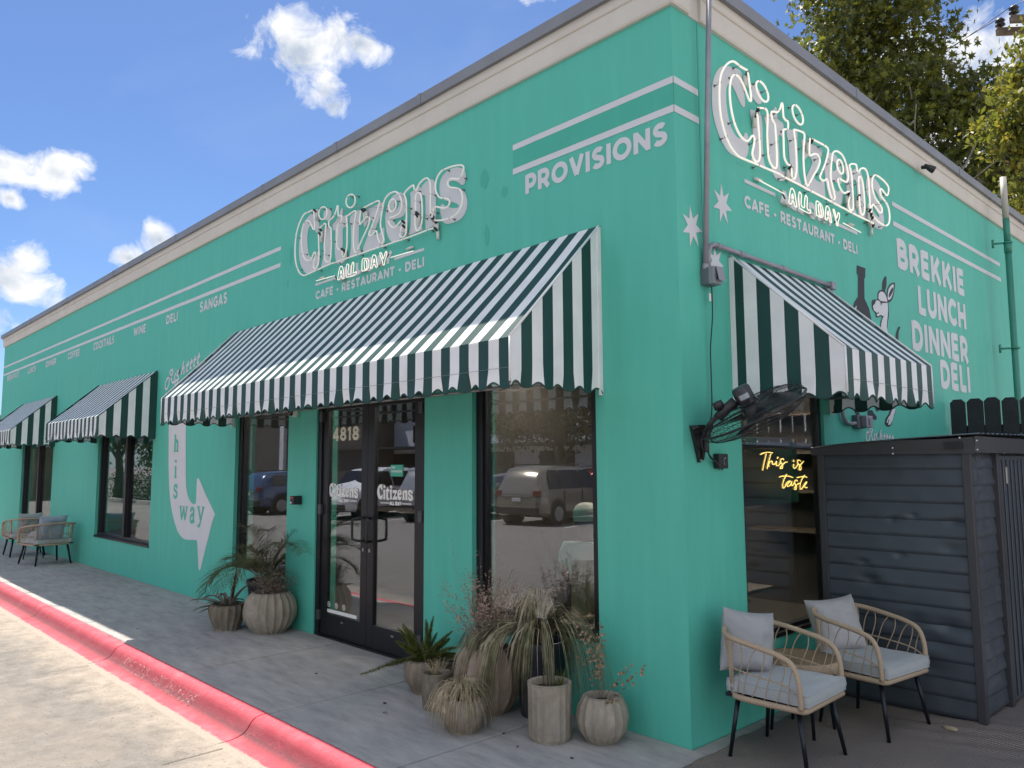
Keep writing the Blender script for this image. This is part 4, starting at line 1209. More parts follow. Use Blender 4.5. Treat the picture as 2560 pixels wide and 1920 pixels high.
mb = MB()
mb.box(-4.505, -4.43, .018, .13, .0, HEAD)
mb.box(-2.726, -2.651, .018, .13, .0, HEAD)
mb.box(-4.43, -2.726, .020, .128, HEAD - .09, HEAD)
mb.box(-4.43, -2.726, .0, .16, .0, .014)
mb.build('door_frame', M_BLACK, cafe)
M_STEEL = mat('dull steel', (.35, .35, .36), .35, metal=.8)
for (a, b_, hs) in ((-4.425, -3.592, 1), (-3.586, -2.731, -1)):
    mb = MB()
    st = .105
    mb.box(a, a + st, .035, .08, .018, HEAD - .095)
    mb.box(b_ - st, b_, .035, .08, .018, HEAD - .095)
    mb.box(a + st, b_ - st, .036, .079, .018, .225)
    mb.box(a + st, b_ - st, .036, .079, HEAD - .20, HEAD - .095)
    leaf = mb.build('door_leaf', M_BLACK, cafe)
    mb = MB()
    mb.box(a + st, b_ - st, .056, .060, .225, HEAD - .20)
    mb.build('pane', M_GLASS, leaf)
    x = (b_ - .052) if hs > 0 else (a + .052)
    for z0, z1, in ((.985, 1.20),):
        mb = MB()
        off_ = -.055 * hs
        pts = [(x, .035, z0), (x + off_ * .3, -.01, z0), (x + off_, -.04, z0 + .012), (x + off_ * 1.25, -.05, z0 + .03),
               (x + off_ * 1.25, -.05, z1 - .03), (x + off_, -.04, z1 - .012), (x + off_ * .3, -.01, z1), (x, .035, z1)]
        mb.tube(catmull(pts, 4), .0125, 10)
        mb.build('handle', M_BLACKP, leaf)
    xh = a - .01 if hs > 0 else b_ + .01
    for z in (1.25, .2, 2.2):
        mb = MB()
        mb.box(xh - .028, xh + .028, .002, .037, z - .05, z + .05)
        bevel(mb.build('hinge', mat('hinge grey', (.05, .05, .055), .4), leaf), .006)
    mb = MB()
    mb.box(x - .012, x + .012, .026, .036, .885, .915)
    mb.build('lock', M_STEEL, leaf)
    mb = MB()
    mb.box((a + b_) / 2 - .02, (a + b_) / 2 + .02, .032, .0365, .165, .18)
    mb.build('maker_plate', M_STEEL, leaf)
    # decals on the glass
    a0, b0 = (-4.305, -3.775) if hs > 0 else (-3.43, -2.88)
    mb = MB()
    for i, loops in enumerate(LETTERS):
        ls = []
        for l in loops:
            pts = [(a0 + (p[0] + 4.86) / (2.83) * (b0 - a0), 1.375 + (p[1] - 3.74) * .205) for p in l]
            ls.append(catmull(pts, 3, closed=True))
        mb.fill(ls, WL(-.0535 + .0002 * (i % 2)))
    mb.build('decal', M_WHITE, leaf)
    m_ = (a0 + b0) / 2
    write('ALL DAY', m_ - .09, m_ + .09, 1.335, .030, lambda o=0: WL(-.0555 + o), weight=.38, gap=.12, name='decal', m=M_WHITE, parent=leaf)
    for (p, q) in ((a0 + .03, m_ - .095), (m_ + .095, b0 - .03)):
        for z in (1.345, 1.353):
            mb = MB()
            w_ = WL(-.0535)
            mb.quad(w_(p, z), w_(q, z), w_(q, z + .004), w_(p, z + .004))
            mb.build('decal_line', M_WHITE, leaf)
    if hs > 0:
        letter_mesh('4818', -4.27, -3.785, 1.945, .135, lambda o=0: WL(-.0555 + o), weight=.2, gap=.16).build('street_number', mat('cream vinyl', (.62, .62, .52), .6), leaf)
        mb = MB()
        w_ = WL(-.0535)
        mb.quad(w_(-4.32, .235), w_(-3.78, .235), w_(-3.78, .268), w_(-4.32, .268))
        mb.build('decal_strip', M_WHITE, leaf)
        for k, xx in enumerate((-4.29, -4.15, -4.01)):
            mb = MB()
            mb.ribbon([(xx + .024 * cos(2 * pi * i / 16), .315 + .024 * sin(2 * pi * i / 16)) for i in range(16)], .005, WL(-.0535), closed=True)
            mb.ribbon([(xx - .012, .328), (xx + .012, .302)], .005, WL(-.0537))
            mb.ribbon([(xx + .010, .326), (xx - .006, .306)], .005, WL(-.0539))
            mb.build('decal_icon', M_WHITE, leaf)
    else:
        mb = MB()
        w_ = WL(-.0535)
        mb.quad(w_(-3.235, 1.595), w_(-3.045, 1.595), w_(-3.045, 1.70), w_(-3.235, 1.70))
        mb.build('notice', mat('notice mint', (.06, .42, .30), .6), leaf)
        letter_mesh('WERE', -3.222, -3.16, 1.668, .017, lambda o=0: WL(-.0555 + o), weight=.26).build('notice_text', M_WHITE, leaf)
        letter_mesh('CASHLESS', -3.222, -3.06, 1.632, .019, lambda o=0: WL(-.0555 + o), weight=.26).build('notice_text', M_WHITE, leaf)

# ------------------------------------------------------------------ awnings


def awning(label, W, proj, zt, zf, zb, place, w=.098, loc=(0, 0, 0), green_first=True, pale_end=0):
    """u along the wall 0..W, v out of the wall, z up; place(u, v, z) -> world"""
    root = tag(empty('awning', loc), label, 'awning', 'striped cafe awnings')
    lo = Vector(loc)

    def P(u, v, z):
        return tuple(Vector(place(u, v, z)) - lo)
    nst = int(round(W / w))
    if nst % 2 == 0:
        nst += 1
    ws = W / nst
    seam = zb + .125
    ph = random.random() * 6
    c0 = 0 if green_first else 1
    mats = [M_CANG, M_CANW]
    # sloping top, one strip of faces per printed stripe
    mb = MB()
    sub = 2

    def top(a, b):
        u = a * W
        v = proj * b
        z = zt + (zf - zt) * b
        sag = .012 * sin(pi * b) + .0025 * sin(u * 5.3 + b * 4)
        sag += .006 * mnoise.noise(Vector((u * 1.7 + W, b * 2.2, zt))) * sin(pi * b)
        return P(u, v + .01, z - sag)
    mb.grid(top, nst * sub, 10, mf=lambda a, b: ((a // sub) + c0) % 2, smooth=True)
    mb.build('canopy_top', mats, root)

    def flap_bottom(t):                               # scallop: lobes under the dark stripes
        return .030 * (.5 + .5 * cos(pi * (t / ws + (0 if green_first else 1)) - pi / 2 + pi / 2 - 0.0)) if False else .032 * abs(sin(pi * (t / ws - .5 + (0 if green_first else 1)) / 2 + pi / 4)) ** 1.2

    # front valance: flat to the seam, loose scalloped flap below
    def scal(t, W_, g):
        k = t / ws
        ph_ = (k - .5 + (0 if g else 1)) * pi          # 0 at centre of a green stripe
        c = cos(ph_)
        return .038 * (max(0.0, 1 - (c + 1) / 2)) ** 1.6   # raised at the white centres
    NV = 6

    def front(a, b):
        u = a * W
        bot = zb + scal(u, W, green_first)
        z = zf + (bot - zf) * b
        below = max(0, (seam - z) / (seam - zb))
        wave = below * (.014 * sin(u * 2 * pi / (ws * 4) + ph) + .007 * sin(u * 2 * pi / (ws * 2.6) + 2 * ph))
        uu = u + below * .012 * sin(u * 2 * pi / (ws * 3.1) + ph * 2)
        edge = min(1, u / .06, (W - u) / .06)
        return P(uu if 0 < a < 1 else u, proj + .012 + wave * edge, z)
    mb = MB()
    sf = 8
    mb.grid(front, nst * sf, NV, mf=lambda a, b: ((a // sf) + c0) % 2, smooth=True)
    mb.build('front_valance', mats, root)
    # dark binding along the scallops, and the stitched seam line
    mb = MB()
    n = nst * sf
    mb.tube([front(i / n, 1.0) for i in range(n + 1)], .0055, 5)
    mb.build('binding', M_GREEN, root)
    mb = MB()
    n = nst * 2
    pts = []
    for i in range(n + 1):
        q = P(i / n * W, proj + .0155, seam)
        pts.append(q)
    mb.tube(pts, .0012, 4)
    mb.build('seam', mat('stitching', (.25, .28, .28), .9), root)
    # sides
    for (u0, sg, g0) in ((0.0, -1, 1), (W, 1, 1)):
        ns = int(round(proj / w))
        wv = proj / ns

        def sidef(a, b, u0=u0, sg=sg, wv=wv):
            v = a * proj + .01
            zhi = zt + (zf - zt) * a
            k = (proj - a * proj) / wv
            ph_ = (k - 1.5) * pi
            bot = zb + .01 + .036 * (max(0.0, 1 - (cos(ph_) + 1) / 2)) ** 1.6 * (1 if 0 < a < 1 else 0)
            z = zhi + (bot - zhi) * b
            below = max(0, (seam - z) / (seam - zb))
            return P(u0 + sg * (.003 + below * (.016 * sin(v * 2 * pi / (wv * 3.3) + ph))), v, z)
        mb = MB()
        mb.grid(sidef, ns * 6, 8, mf=lambda a, b, ns=ns: ((ns - 1 - a // 6) % 2 == 0) and 1 or 0, smooth=True)
        mb.build('side_panel', mats, root)
        mb = MB()
        mb.tube([sidef(i / (ns * 6), 1.0) for i in range(ns * 6 + 1)], .0055, 5)
        mb.build('binding', M_GREEN, root)
        # piping along the sloping edge and the wall edge
        mb = MB()
        mb.tube([P(u0, .012, zt + .003), P(u0, proj + .012, zf + .004)], .008, 6)
        mb.tube([P(u0 + sg * .002, proj + .012, zf + .004), P(u0 + sg * .002, proj + .012, zb + .04)], .007, 6)
        mb.build('piping', M_CANW if pale_end else M_GREEN, root)
        mb = MB()
        mb.box(*[c for ab in zip(P(u0 + sg * .004 - .004, .002, zb + .0), P(u0 + sg * .004 + .004, .040, zt - .01)) for c in (min(ab), max(ab))])
        mb.build('wall_edge', M_CANW if pale_end else M_GREEN, root)
    # frame tubes under the canvas
    mb = MB()
    for u0 in [.03, W - .03] + ([W / 3, 2 * W / 3] if W > 3 else [W / 2] if W > 2 else []):
        mb.tube([P(u0, .02, zt - .05), P(u0, proj - .02, zf - .03)], .011, 8)
        mb.tube([P(u0, proj - .02, zf - .03), P(u0, proj - .02, seam)], .011, 8)
        mb.tube([P(u0, .02, seam), P(u0, proj - .02, seam)], .011, 8)
    for (v, z) in ((.02, zt - .05), (proj - .02, zf - .03), (proj - .02, seam), (.02, seam)):
        mb.tube([P(.03, v, z), P(W - .03, v, z)], .011, 8)
    mb.build('frame', mat('awning frame galvanised', (.30, .31, .32), .45, metal=.6), root)
    return root


def PLs(x0):
    return lambda u, v, z: (x0 + u, -v, z)


awning('long striped awning over the doors, its lower half in the sun', 5.87, .862, 3.352, 2.477, 2.165, PLs(-6.51), loc=(-3.6, 0, 2.2), pale_end=1)
awning('shaded striped awning over the two light window left of the arrow', 2.87, .772, 3.112, 2.412, 2.10, PLs(-12.1), loc=(-10.66, 0, 2.1))
awning('leftmost striped awning, cut by the left edge of the photo', 2.88, .772, 3.122, 2.412, 2.10, PLs(-17.76), loc=(-16.3, 0, 2.1))
awning('small striped awning above the wall fan on the side wall', 1.45, .762, 3.118, 2.400, 2.085, lambda u, v, z: (v, .605 + u, z), loc=(0, 1.33, 2.1), pale_end=1)
# ------------------------------------------------------------------ fixtures on the walls
M_COND = mat('grey painted conduit', (.27, .27, .31), .5, metal=.2, var=.12, vscale=9)
M_BOXG = mat('grey electrical box', (.22, .23, .26), .45)

cd = tag(empty('conduit', (.03, .265, 2.97)), 'grey conduit running up the side wall past the cornice', 'conduit')
mb = MB()
mb.tube([(0, 0, 0), (.105, .0, 2.1)], .0185, 12)
mb.build('pipe', M_COND, cd)
mb = MB()
mb.tube([(0, 0, -.01), (.003, 0, .03)], .024, 12)
mb.build('fitting', M_COND, cd)
cd = tag(empty('conduit', (.03, .30, 2.97)), 'grey conduit bent sideways above the small awning to a tee fitting', 'conduit')
mb = MB()
path = [(0, 0, 0), (0, 0, .08), (0, .008, .125), (0, .03, .162), (0, .065, .18), (0, .11, .183), (0, .4, .181), (0, 1.0, .178), (0, 1.82, .172)]
mb.tube(path, .0165, 12)
mb.build('pipe', M_COND, cd)
for y in (.11, .40, 1.0):
    mb = MB()
    mb.tube([(0, y, .182), (0, y + .05, .182)], .0205, 12)
    mb.build('coupling', M_COND, cd)
mb = MB()
mb.box(-.028, .028, 1.79, 1.86, .14, .205)
mb.tube([(0, 1.825, .15), (0, 1.825, -.78)], .0165, 10)
bevel(mb.build('tee', M_COND, cd), .006)

eb = tag(empty('electrical_box', (0, .30, 2.86)), 'grey electrical box with open cover beside the painted stars', 'electrical box')
mb = MB()
mb.box(.003, .055, -.055, .05, .0, .11)
bevel(mb.build('back_box', mat('dark grey box', (.10, .115, .14), .5), eb), .004)
mb = MB()
mb.box(.056, .10, -.05, .05, .0, .115)
bevel(mb.build('cover', M_BOXG, eb), .004)
mb = MB()
mb.box(.1005, .107, -.025, .035, .03, .09)
bevel(mb.build('window', mat('smoked cover', (.06, .06, .07), .25), eb), .002)
mb = MB()
mb.poly([(.108, -.035, .115), (.128, -.035, .02), (.128, .050, .02), (.108, .050, .115)])
mb.build('flap', M_BOXG, eb)

cab = tag(empty('power_cable', (.03, .30, 2.85)), 'black fan cable hanging down from the electrical box', 'cable')
mb = MB()
mb.tube(catmull([(.02, .0, .0), (.015, .005, -.2), (0, -.005, -.4), (-.005, .0, -.6), (.0, -.012, -.8), (.0, -.05, -.96), (.04, -.075, -1.02)], 5), .0042, 6)
mb.build('cord', M_BLACKP, cab)
mb = MB()
mb.box(.012, .0145, -.022, .012, -.095, -.045)
mb.build('cable_tag', M_WHITE, cab)

so = tag(empty('socket_box', (0, 2.62, 2.04)), 'grey outdoor socket box and bent conduit below the small awning', 'socket')
mb = MB()
mb.box(.002, .05, -.16, .0, -.055, .055)
bevel(mb.build('back_box', mat('dark grey box', (.10, .115, .14), .5), so), .004)
mb = MB()
mb.box(.051, .10, -.10, .03, -.05, .05)
bevel(mb.build('cover', M_COND, so), .006)
mb = MB()
mb.box(.101, .108, -.06, .0, -.03, .03)
mb.build('flap', M_BOXG, so)
mb = MB()
mb.tube(catmull([(.03, -.40, .16), (.03, -.39, .06), (.03, -.35, .0), (.03, -.27, -.02), (.03, -.16, -.015)], 5), .0165, 10)
mb.build('pipe', M_COND, so)

# wall fan
FR = Vector((0.68663228, 0.72698499, -0.00537964))
fan = tag(empty('wall_fan', (.02, .14, 1.80)), 'black wall fan with wire cage tilted under the small awning', 'fan')
F0 = Vector((.02, .14, 1.80))
CEN = Vector((.36, .22, 2.00)) - F0
major = (Vector((.90, .28, .0)).normalized() * .87 + Vector((0, 0, .42))).normalized()
view = (Vector((2.797, -4.103, 1.70)) - (CEN + F0)).normalized()
major = (_r * .90 + _u * .43)
major = (major - view * major.dot(view) * 1.0).normalized()
nrm0 = view.cross(major).normalized()
if nrm0.z < 0:
    nrm0 = -nrm0
nrm = (nrm0 * .985 + view * .14).normalized()           # axis of the fan: blades blow down and away
major = (major - nrm * major.dot(nrm)).normalized()
minor = nrm.cross(major).normalized()
RAD = .335


def FP(r, a, h):
    return CEN + major * (r * cos(a)) + minor * (r * sin(a)) + nrm * h


M_WIRE = mat('black cage wire', (.016, .016, .02), .35, metal=.3)
for part, sg in (('rear_cage', 1), ('front_cage', -1)):
    mb = MB()
    for k in range(66):
        a = 2 * pi * k / 66
        tw = .35
        pts = [FP(.07, a - tw, sg * .075), FP(.16, a - tw * .6, sg * .082), FP(.27, a - tw * .15, sg * .062), FP(.325, a, sg * .03), FP(RAD, a, 0)]
        mb.tube(pts, .0011, 3, cap=False)
    for rr, h in ((.07, .076), (.14, .083), (.22, .076), (.29, .053), (.325, .03)):
        mb.tube([FP(rr, 2 * pi * k / 48, sg * h) for k in range(48)], .0019, 4, closed=True)
    o = mb.build(part, M_WIRE, fan)
mb = MB()
mb.tube([FP(RAD, 2 * pi * k / 64, 0) for k in range(64)], .007, 8, closed=True)
mb.build('rim', M_WIRE, fan)
M_BLADE = mat('dark fan blade', (.03, .032, .038), .3, metal=.6)
for b0 in range(3):
    mb = MB()

    def bl(u, v, b0=b0):
        r = .06 + .235 * u
        a = b0 * 2 * pi / 3 + .5 + (v - .5) * (1.25 * (1 - .25 * u))
        return FP(r, a, .03 * (v - .5) * 2)
    mb.grid(bl, 6, 6)
    mb.build('blade', M_BLADE, fan)
mb = MB()
mb.tube([FP(0, 0, -.045), FP(0, 0, .05)], .05, 18)
mb.build('hub', M_BLACKP, fan)
mb = MB()
mb.tube([FP(0, 0, .05), FP(0, 0, .075), FP(0, 0, .09), FP(0, 0, .168), FP(0, 0, .182)], [.040, .050, .057, .057, .047], 26)
mb.build('motor', mat('black fan motor', (.022, .024, .032), .3), fan)
mb = MB()
side_dir = view - nrm * view.dot(nrm)
va = atan2(side_dir.dot(minor), side_dir.dot(major))
mb.grid(lambda u, v: FP(.0582, va - .55 + 1.05 * u, .105 + .032 * v), 10, 1)
mb.build('motor_label', mat('silver label', (.30, .34, .38), .3), fan)
mb = MB()
J = CEN + nrm * .085 - major * .16
mb.tube([J + major * .10 + nrm * .03, J, J - major * .04 - nrm * .02], .032, 14)
mb.tube([J + nrm * .03, J + nrm * .075], [.035, .030], 12)
mb.build('tilt_joint', M_BLACKP, fan)
mb = MB()
mb.tube(catmull([J - major * .02, J - major * .10 - nrm * .03, Vector((.10, -.01, .125)), Vector((.06, .0, .06)), Vector((.045, .01, -.03))], 6), .0155, 12)
mb.build('arm', M_BLACKP, fan)
mb = MB()
tri = [(-.075, .135), (.075, .145), (.06, .06), (.038, -.03), (.018, -.095), (.004, -.095), (-.006, -.06)]
for i in range(len(tri)):
    pass
pts3 = [(y, z) for y, z in tri]
for x in (-.016, .004):
    mb.poly([(x, y, z) for y, z in pts3])
for i in range(len(pts3)):
    a, b_ = pts3[i], pts3[(i + 1) % len(pts3)]
    mb.quad((-.016, *a), (-.016, *b_), (.004, *b_), (.004, *a))
mb.box(.004, .05, -.078, .078, .118, .132)
mb.tube([(.03, .055, .12), (.012, .02, -.08)], .010, 6)
recalc(mb.build('bracket', M_BLACKP, fan))
for (y, z) in ((-.06, .118), (.008, -.082), (.055, .02)):
    mb = MB()
    mb.tube([(.004, y, z), (.013, y, z)], .0085, 8)
    mb.build('bolt', M_STEEL, fan)
mb = MB()
mb.tube(catmull([(.03, .03, -.0), (.05, -.03, -.02), (.06, -.06, .05), (.05, 0, .09), (.03, .06, .04), (.02, .09, -.06), (.02, .17, -.09), (.02, .20, -.14)], 5), .0045, 6)
mb.tube(catmull([(.035, .035, .0), (.03, .07, -.05), (.02, .13, -.08), (.02, .18, -.11), (.02, .235, -.14)], 5), .006, 6)
mb.build('cord', M_BLACKP, fan)
fc = tag(empty('speed_control', (.0, .385, 1.71)), 'small black speed control box under the wall fan', 'switch')
mb = MB()
mb.box(.002, .045, -.055, .055, -.045, .05)
bevel(mb.build('case', M_BLACKP, fc), .004)
mb = MB()
mb.tube([(.02, -.055, -.005), (.02, -.066, -.005)], .010, 12)
mb.build('knob', M_BLACKP, fc)
for k in range(7):
    mb = MB()
    a = 1.2 + k * .5
    mb.tube([(.045, .018 + .016 * cos(a), .002 + .022 * sin(a)), (.0465, .018 + .016 * cos(a), .002 + .022 * sin(a))], .0022, 6)
    mb.build('mark', M_WHITE, fc)

# dome camera under the long awning
dm = tag(empty('dome_camera', (-4.93, 0, 2.27)), 'white dome security camera under the long awning', 'camera')
mb = MB()
mb.lathe([(0.0, 0), (.045, 0), (.05, .02), (.05, .06), (.045, .07)], 24, axis=Matrix.Rotation(radians(90), 3, 'X'))
mb.build('housing', mat('camera housing', (.62, .61, .58), .4), dm)
mb = MB()
mb.lathe([(.038, .07), (.036, .085), (.026, .1), (.012, .108), (.001, .11)], 24, axis=Matrix.Rotation(radians(90), 3, 'X'))
mb.build('dome', mat('smoked dome', (.02, .02, .025), .08), dm)
mb = MB()
mb.box(-.055, .055, -.012, -.001, -.06, .055)
mb.build('mount_plate', M_WALL, dm)

kp = tag(empty('key_box', (-4.82, 0, 1.335)), 'small black lock box on the wall left of the door', 'key box')
mb = MB()
mb.box(-.04, .04, -.10, -.002, -.045, .045)
bevel(mb.build('case', M_BLACKP, kp), .006)
mb = MB()
mb.box(-.030, .030, -.105, -.1005, .018, .034)
mb.build('red_label', mat('red label', (.5, .03, .03), .5), kp)
mb = MB()
mb.box(-.026, -.002, -.104, -.1005, -.034, -.018)
mb.build('white_label', M_WHITE, kp)

sl = tag(empty('security_light', (.06, 4.31, 4.69)), 'small black floodlight on the side cornice', 'light')
mb = MB()
mb.tube([(0, 0, .03), (.05, 0, .02), (.09, -.02, .0)], .02, 8)
mb.build('bracket', M_BLACKP, sl)
mb = MB()
mb.tube([(.04, -.04, .03), (.085, .01, -.005), (.105, .03, -.02)], [.018, .034, .038], 14)
mb.build('head', M_BLACKP, sl)

dp = tag(empty('downspout', (.22, 6.62, 0)), 'round downspout pipe painted green below and cream above', 'pipe')
M_GPIPE = mat('green pipe paint', (.035, .21, .155), .45, var=.08)
mb = MB()
mb.tube([(-.02, .0, .0), (0, 0, 4.32)], .036, 20)
mb.build('lower_pipe', M_GPIPE, dp)
mb = MB()
mb.tube([(0, 0, 4.22), (0, 0, 4.33)], .043, 20)
mb.build('coupling', M_GPIPE, dp)
mb = MB()
mb.tube([(0, 0, 4.325), (.0, .0, 4.64)], .0365, 20)
mb.build('green_sleeve', M_GPIPE, dp)
mb = MB()
mb.tube([(0, 0, 4.64), (.0, .0, 5.16)], .0355, 20)
mb.build('upper_pipe', mat('cream pipe', (.40, .38, .34), .5), dp)
for z in (4.34, 3.05, 1.6):
    mb = MB()
    mb.tube([(.042 * cos(a), .042 * sin(a), z) for a in [k * 2 * pi / 20 for k in range(20)]], .012, 6, closed=True)
    mb.tube([(-.05, -.03, z), (-.14, -.07, z)], .012, 8)
    mb.tube([(-.14, -.07, z - .05), (-.14, -.07, z + .05)], .014, 8)
    mb.build('pipe_clamp', M_GPIPE, dp)
# ------------------------------------------------------------------ rattan chairs, cushions, table
def rattan():
    m = bpy.data.materials.new('wrapped rattan')
    m.use_nodes = True
    nt = m.node_tree
    b = nt.nodes['Principled BSDF']
    t = nt.nodes.new('ShaderNodeTexCoord')
    o = t.outputs['Object']
    w = N(nt, 'ShaderNodeTexWave', wave_type='BANDS', bands_direction='DIAGONAL', inp={'Scale': 42.0, 'Distortion': 2.0, 'Detail': 2.0})
    L(nt, o, w.inputs['Vector'])
    c = ramp(nt, w.outputs['Fac'], [(.1, (.22, .16, .105)), (.5, (.42, .32, .22)), (1.0, (.52, .41, .29))])
    c = mixc_(nt, math_node(nt, 'MULTIPLY', noise_(nt, o, 9.0), .3), c, (.32, .25, .19))
    L(nt, c, b.inputs['Base Color'])
    b.inputs['Roughness'].default_value = .6
    bp = N(nt, 'ShaderNodeBump', inp={'Strength': .5, 'Distance': .004})
    L(nt, w.outputs['Fac'], bp.inputs['Height'])
    L(nt, bp.outputs[0], b.inputs['Normal'])
    return m


M_RAT = rattan()
M_CUSH = mat('pale blue grey outdoor cushion', (.36, .39, .405), .92, bump=.35, bscale=260, var=.05, vscale=9, sheen=.2)
M_PIL = mat('grey pillow cloth', (.30, .31, .325), .95, bump=.35, bscale=240, var=.07, vscale=7)
M_LEG = mat('dark metal chair leg', (.015, .018, .026), .35, metal=.5)

# outline of the top rail seen from above, front left -> round the back -> front right, with heights (chair faces +x)
RAIL = [(.27, -.275, .36), (.262, -.28, .50), (.225, -.283, .595), (.14, -.288, .635), (0, -.292, .662), (-.14, -.288, .684), (-.235, -.24, .70), (-.29, -.13, .712), (-.305, 0, .716),
        (-.29, .13, .712), (-.235, .24, .70), (-.14, .288, .684), (0, .292, .662), (.14, .288, .635), (.225, .283, .595), (.262, .28, .50), (.27, .275, .36)]
BASE = [(.27, -.262, .352), (.1, -.268, .352), (-.1, -.262, .352), (-.20, -.22, .352), (-.245, -.12, .352), (-.255, 0, .352), (-.245, .12, .352), (-.20, .22, .352), (-.1, .262, .352), (.1, .268, .352), (.27, .262, .352)]


def along(curve, t):
    n = len(curve) - 1
    i = min(n - 1, int(t * n))
    f = t * n - i
    return Vector(curve[i]).lerp(Vector(curve[i + 1]), f)


def make_chair(label, loc, rz, group='rattan armchairs outside the cafe'):
    root = tag(empty('rattan_armchair', loc, rz), label, 'chair', group)
    rail = catmull(RAIL, 5)
    base = catmull(BASE, 4)
    mb = MB()
    mb.tube(rail, .0155, 10)
    mb.build('top_rail', M_RAT, root)
    mb = MB()
    mb.tube(base + [(.285, .24, .352), (.285, -.24, .352)], .017, 10, closed=True)
    mb.build('seat_frame', M_RAT, root)
    mid = []
    ns = 52
    for i in range(ns + 1):
        t = i / ns
        a, b_ = along(rail, .06 + .88 * t), along(base, t)
        q = b_.lerp(a, .48)
        q += Vector((-sin(pi * t), 0, 0)) * .004
        mid.append(q)
    mb = MB()
    for k in range(3):
        mb.tube([q + Vector((0, .003 * sin(i * 2.1 + k * 2.1), .0035 * cos(i * 2.1 + k * 2.1))) for i, q in enumerate(mid)], .0028, 5)
    mb.build('woven_band', M_RAT, root)
    # paired spindles, pinched at the top and bottom of each pair
    npair = 13
    for i in range(npair):
        for sg in (-1, 1):
            tc_ = (i + .5) / npair
            wide, nar = .30 / npair, .12 / npair
            tt = tc_ + sg * nar
            tm = tc_ + sg * wide
            p0 = along(rail, .07 + .86 * tt)
            p1 = along(rail, .07 + .86 * tm).lerp(along(base, tm), .22)
            p2 = along(rail, .07 + .86 * tm).lerp(along(base, tm), .55)
            p3 = along(base, tc_ + sg * wide * .8)
            mb = MB()
            mb.tube(catmull([p0, p1, p2, p3], 3), .0036, 5)
            mb.build('spindle', M_RAT, root)
    for sg in (-1, 1):
        mb = MB()
        mb.tube([(-.215, .235 * sg, .70), (-.20, .222 * sg, .352)], .0125, 8)
        mb.build('back_post', M_RAT, root)
    mb = MB()
    mb.box(-.235, .272, -.25, .25, .345, .362)
    mb.build('seat_deck', M_LEG, root)
    for (x, y) in ((.22, -.21), (.22, .21), (-.18, -.19), (-.18, .19)):
        mb = MB()
        mb.tube([(x, y, .345), (x * 1.28, y * 1.2, .0)], [.016, .0115], 12)
        mb.build('leg', M_LEG, root)
    # seat cushion with piping
    mb = MB()

    def cus(u, v, top):
        x = -.235 + .535 * u
        hw = .255 * (1 - .10 * (1 - u))
        y = -hw + 2 * hw * v
        e = min(u, 1 - u, v, 1 - v)
        puff = (1 - (1 - min(1, e / .16)) ** 2.5)
        r = .022
        if u in (0, 1) or v in (0, 1):
            pass
        z = .405 + (.030 if top else -.030) + (.016 * puff * (1 if top else -.3))
        if top:
            z += .007 * mnoise.noise(Vector((x * 6, y * 6, loc[0]))) + .003 * mnoise.noise(Vector((x * 16, y * 16, 2)))
        return (x, y, z)
    mb.grid(lambda u, v: cus(u, v, True), 16, 16)
    mb.grid(lambda u, v: cus(u, v, False), 8, 8, flip=True)
    edge = []
    for k in range(64):
        q = k / 16
        s_ = int(q)
        f = q - s_
        u, v = ((f, 0), (1, f), (1 - f, 1), (0, 1 - f))[s_]
        edge.append((u, v))
    i0 = len(mb.v)
    for (u, v) in edge:
        a, b_ = cus(u, v, True), cus(u, v, False)
        mb.v += [a, ((a[0] * 1.02), (a[1] * 1.02), (a[2] + b_[2]) / 2), b_]
    for k in range(64):
        j = (k + 1) % 64
        for q in range(2):
            mb.f.append((i0 + 3 * k + q, i0 + 3 * j + q, i0 + 3 * j + q + 1, i0 + 3 * k + q + 1)); mb.m.append(0); mb.sm.append(True)
    c = mb.build('seat_cushion', M_CUSH, root)
    recalc(c)
    for top in (True, False):
        mb = MB()
        mb.tube([cus(u, v, top) for (u, v) in edge], .004, 5, closed=True)
        mb.build('piping', M_CUSH, c)
    return root


def pillow(label, loc, rot, size=.42, m=None, puff=.085):
    mb = MB()

    def pf(u, v, sg):
        a, b_ = 2 * u - 1, 2 * v - 1
        pinch = 1 - .10 * ((1 - abs(a)) ** 1 * abs(b_) ** 4 + (1 - abs(b_)) * abs(a) ** 4) - .05
        x, y = a * size / 2, b_ * size / 2
        x *= 1 - .09 * (1 - b_ * b_) * abs(a) ** 3 if True else 1
        y *= 1 - .09 * (1 - a * a) * abs(b_) ** 3
        h = ((1 - a ** 4) * (1 - b_ ** 4)) ** .62
        w = .020 * mnoise.noise(Vector((a * 2.2, b_ * 2.2, sg * 3 + loc[0]))) + .010 * mnoise.noise(Vector((a * 5, b_ * 5, sg + loc[1])))
        return (x, y, sg * (puff * h + w * h))
    mb.grid(lambda u, v: pf(u, v, 1), 22, 22)
    mb.grid(lambda u, v: pf(u, v, -1), 22, 22, flip=True)
    o = mb.build('pillow', m or M_PIL, loc=loc, rot=rot)
    return tag(o, label, 'pillow')


make_chair('nearer rattan armchair at the building corner with blue seat cushion', (.44, .30, .004), radians(2))
make_chair('rattan armchair further back between the side window and the dark shed', (.56, 1.23, .004), radians(-7))
pillow('grey pillow standing on edge in the nearer corner armchair', (.235, .27, .625), (radians(84), radians(10), radians(66)), .37)
pillow('light grey pillow in the armchair next to the shed', (.345, 1.235, .60), (radians(72), radians(-4), radians(60)), .375, mat('light grey pillow', (.34, .345, .355), .95, bump=.35, bscale=240, var=.05))

for o in list(COL.objects):
    if o.name.startswith('rattan_armchair'):
        o.scale = (.93, 1.0, 1.0)
        o.location.x -= .015
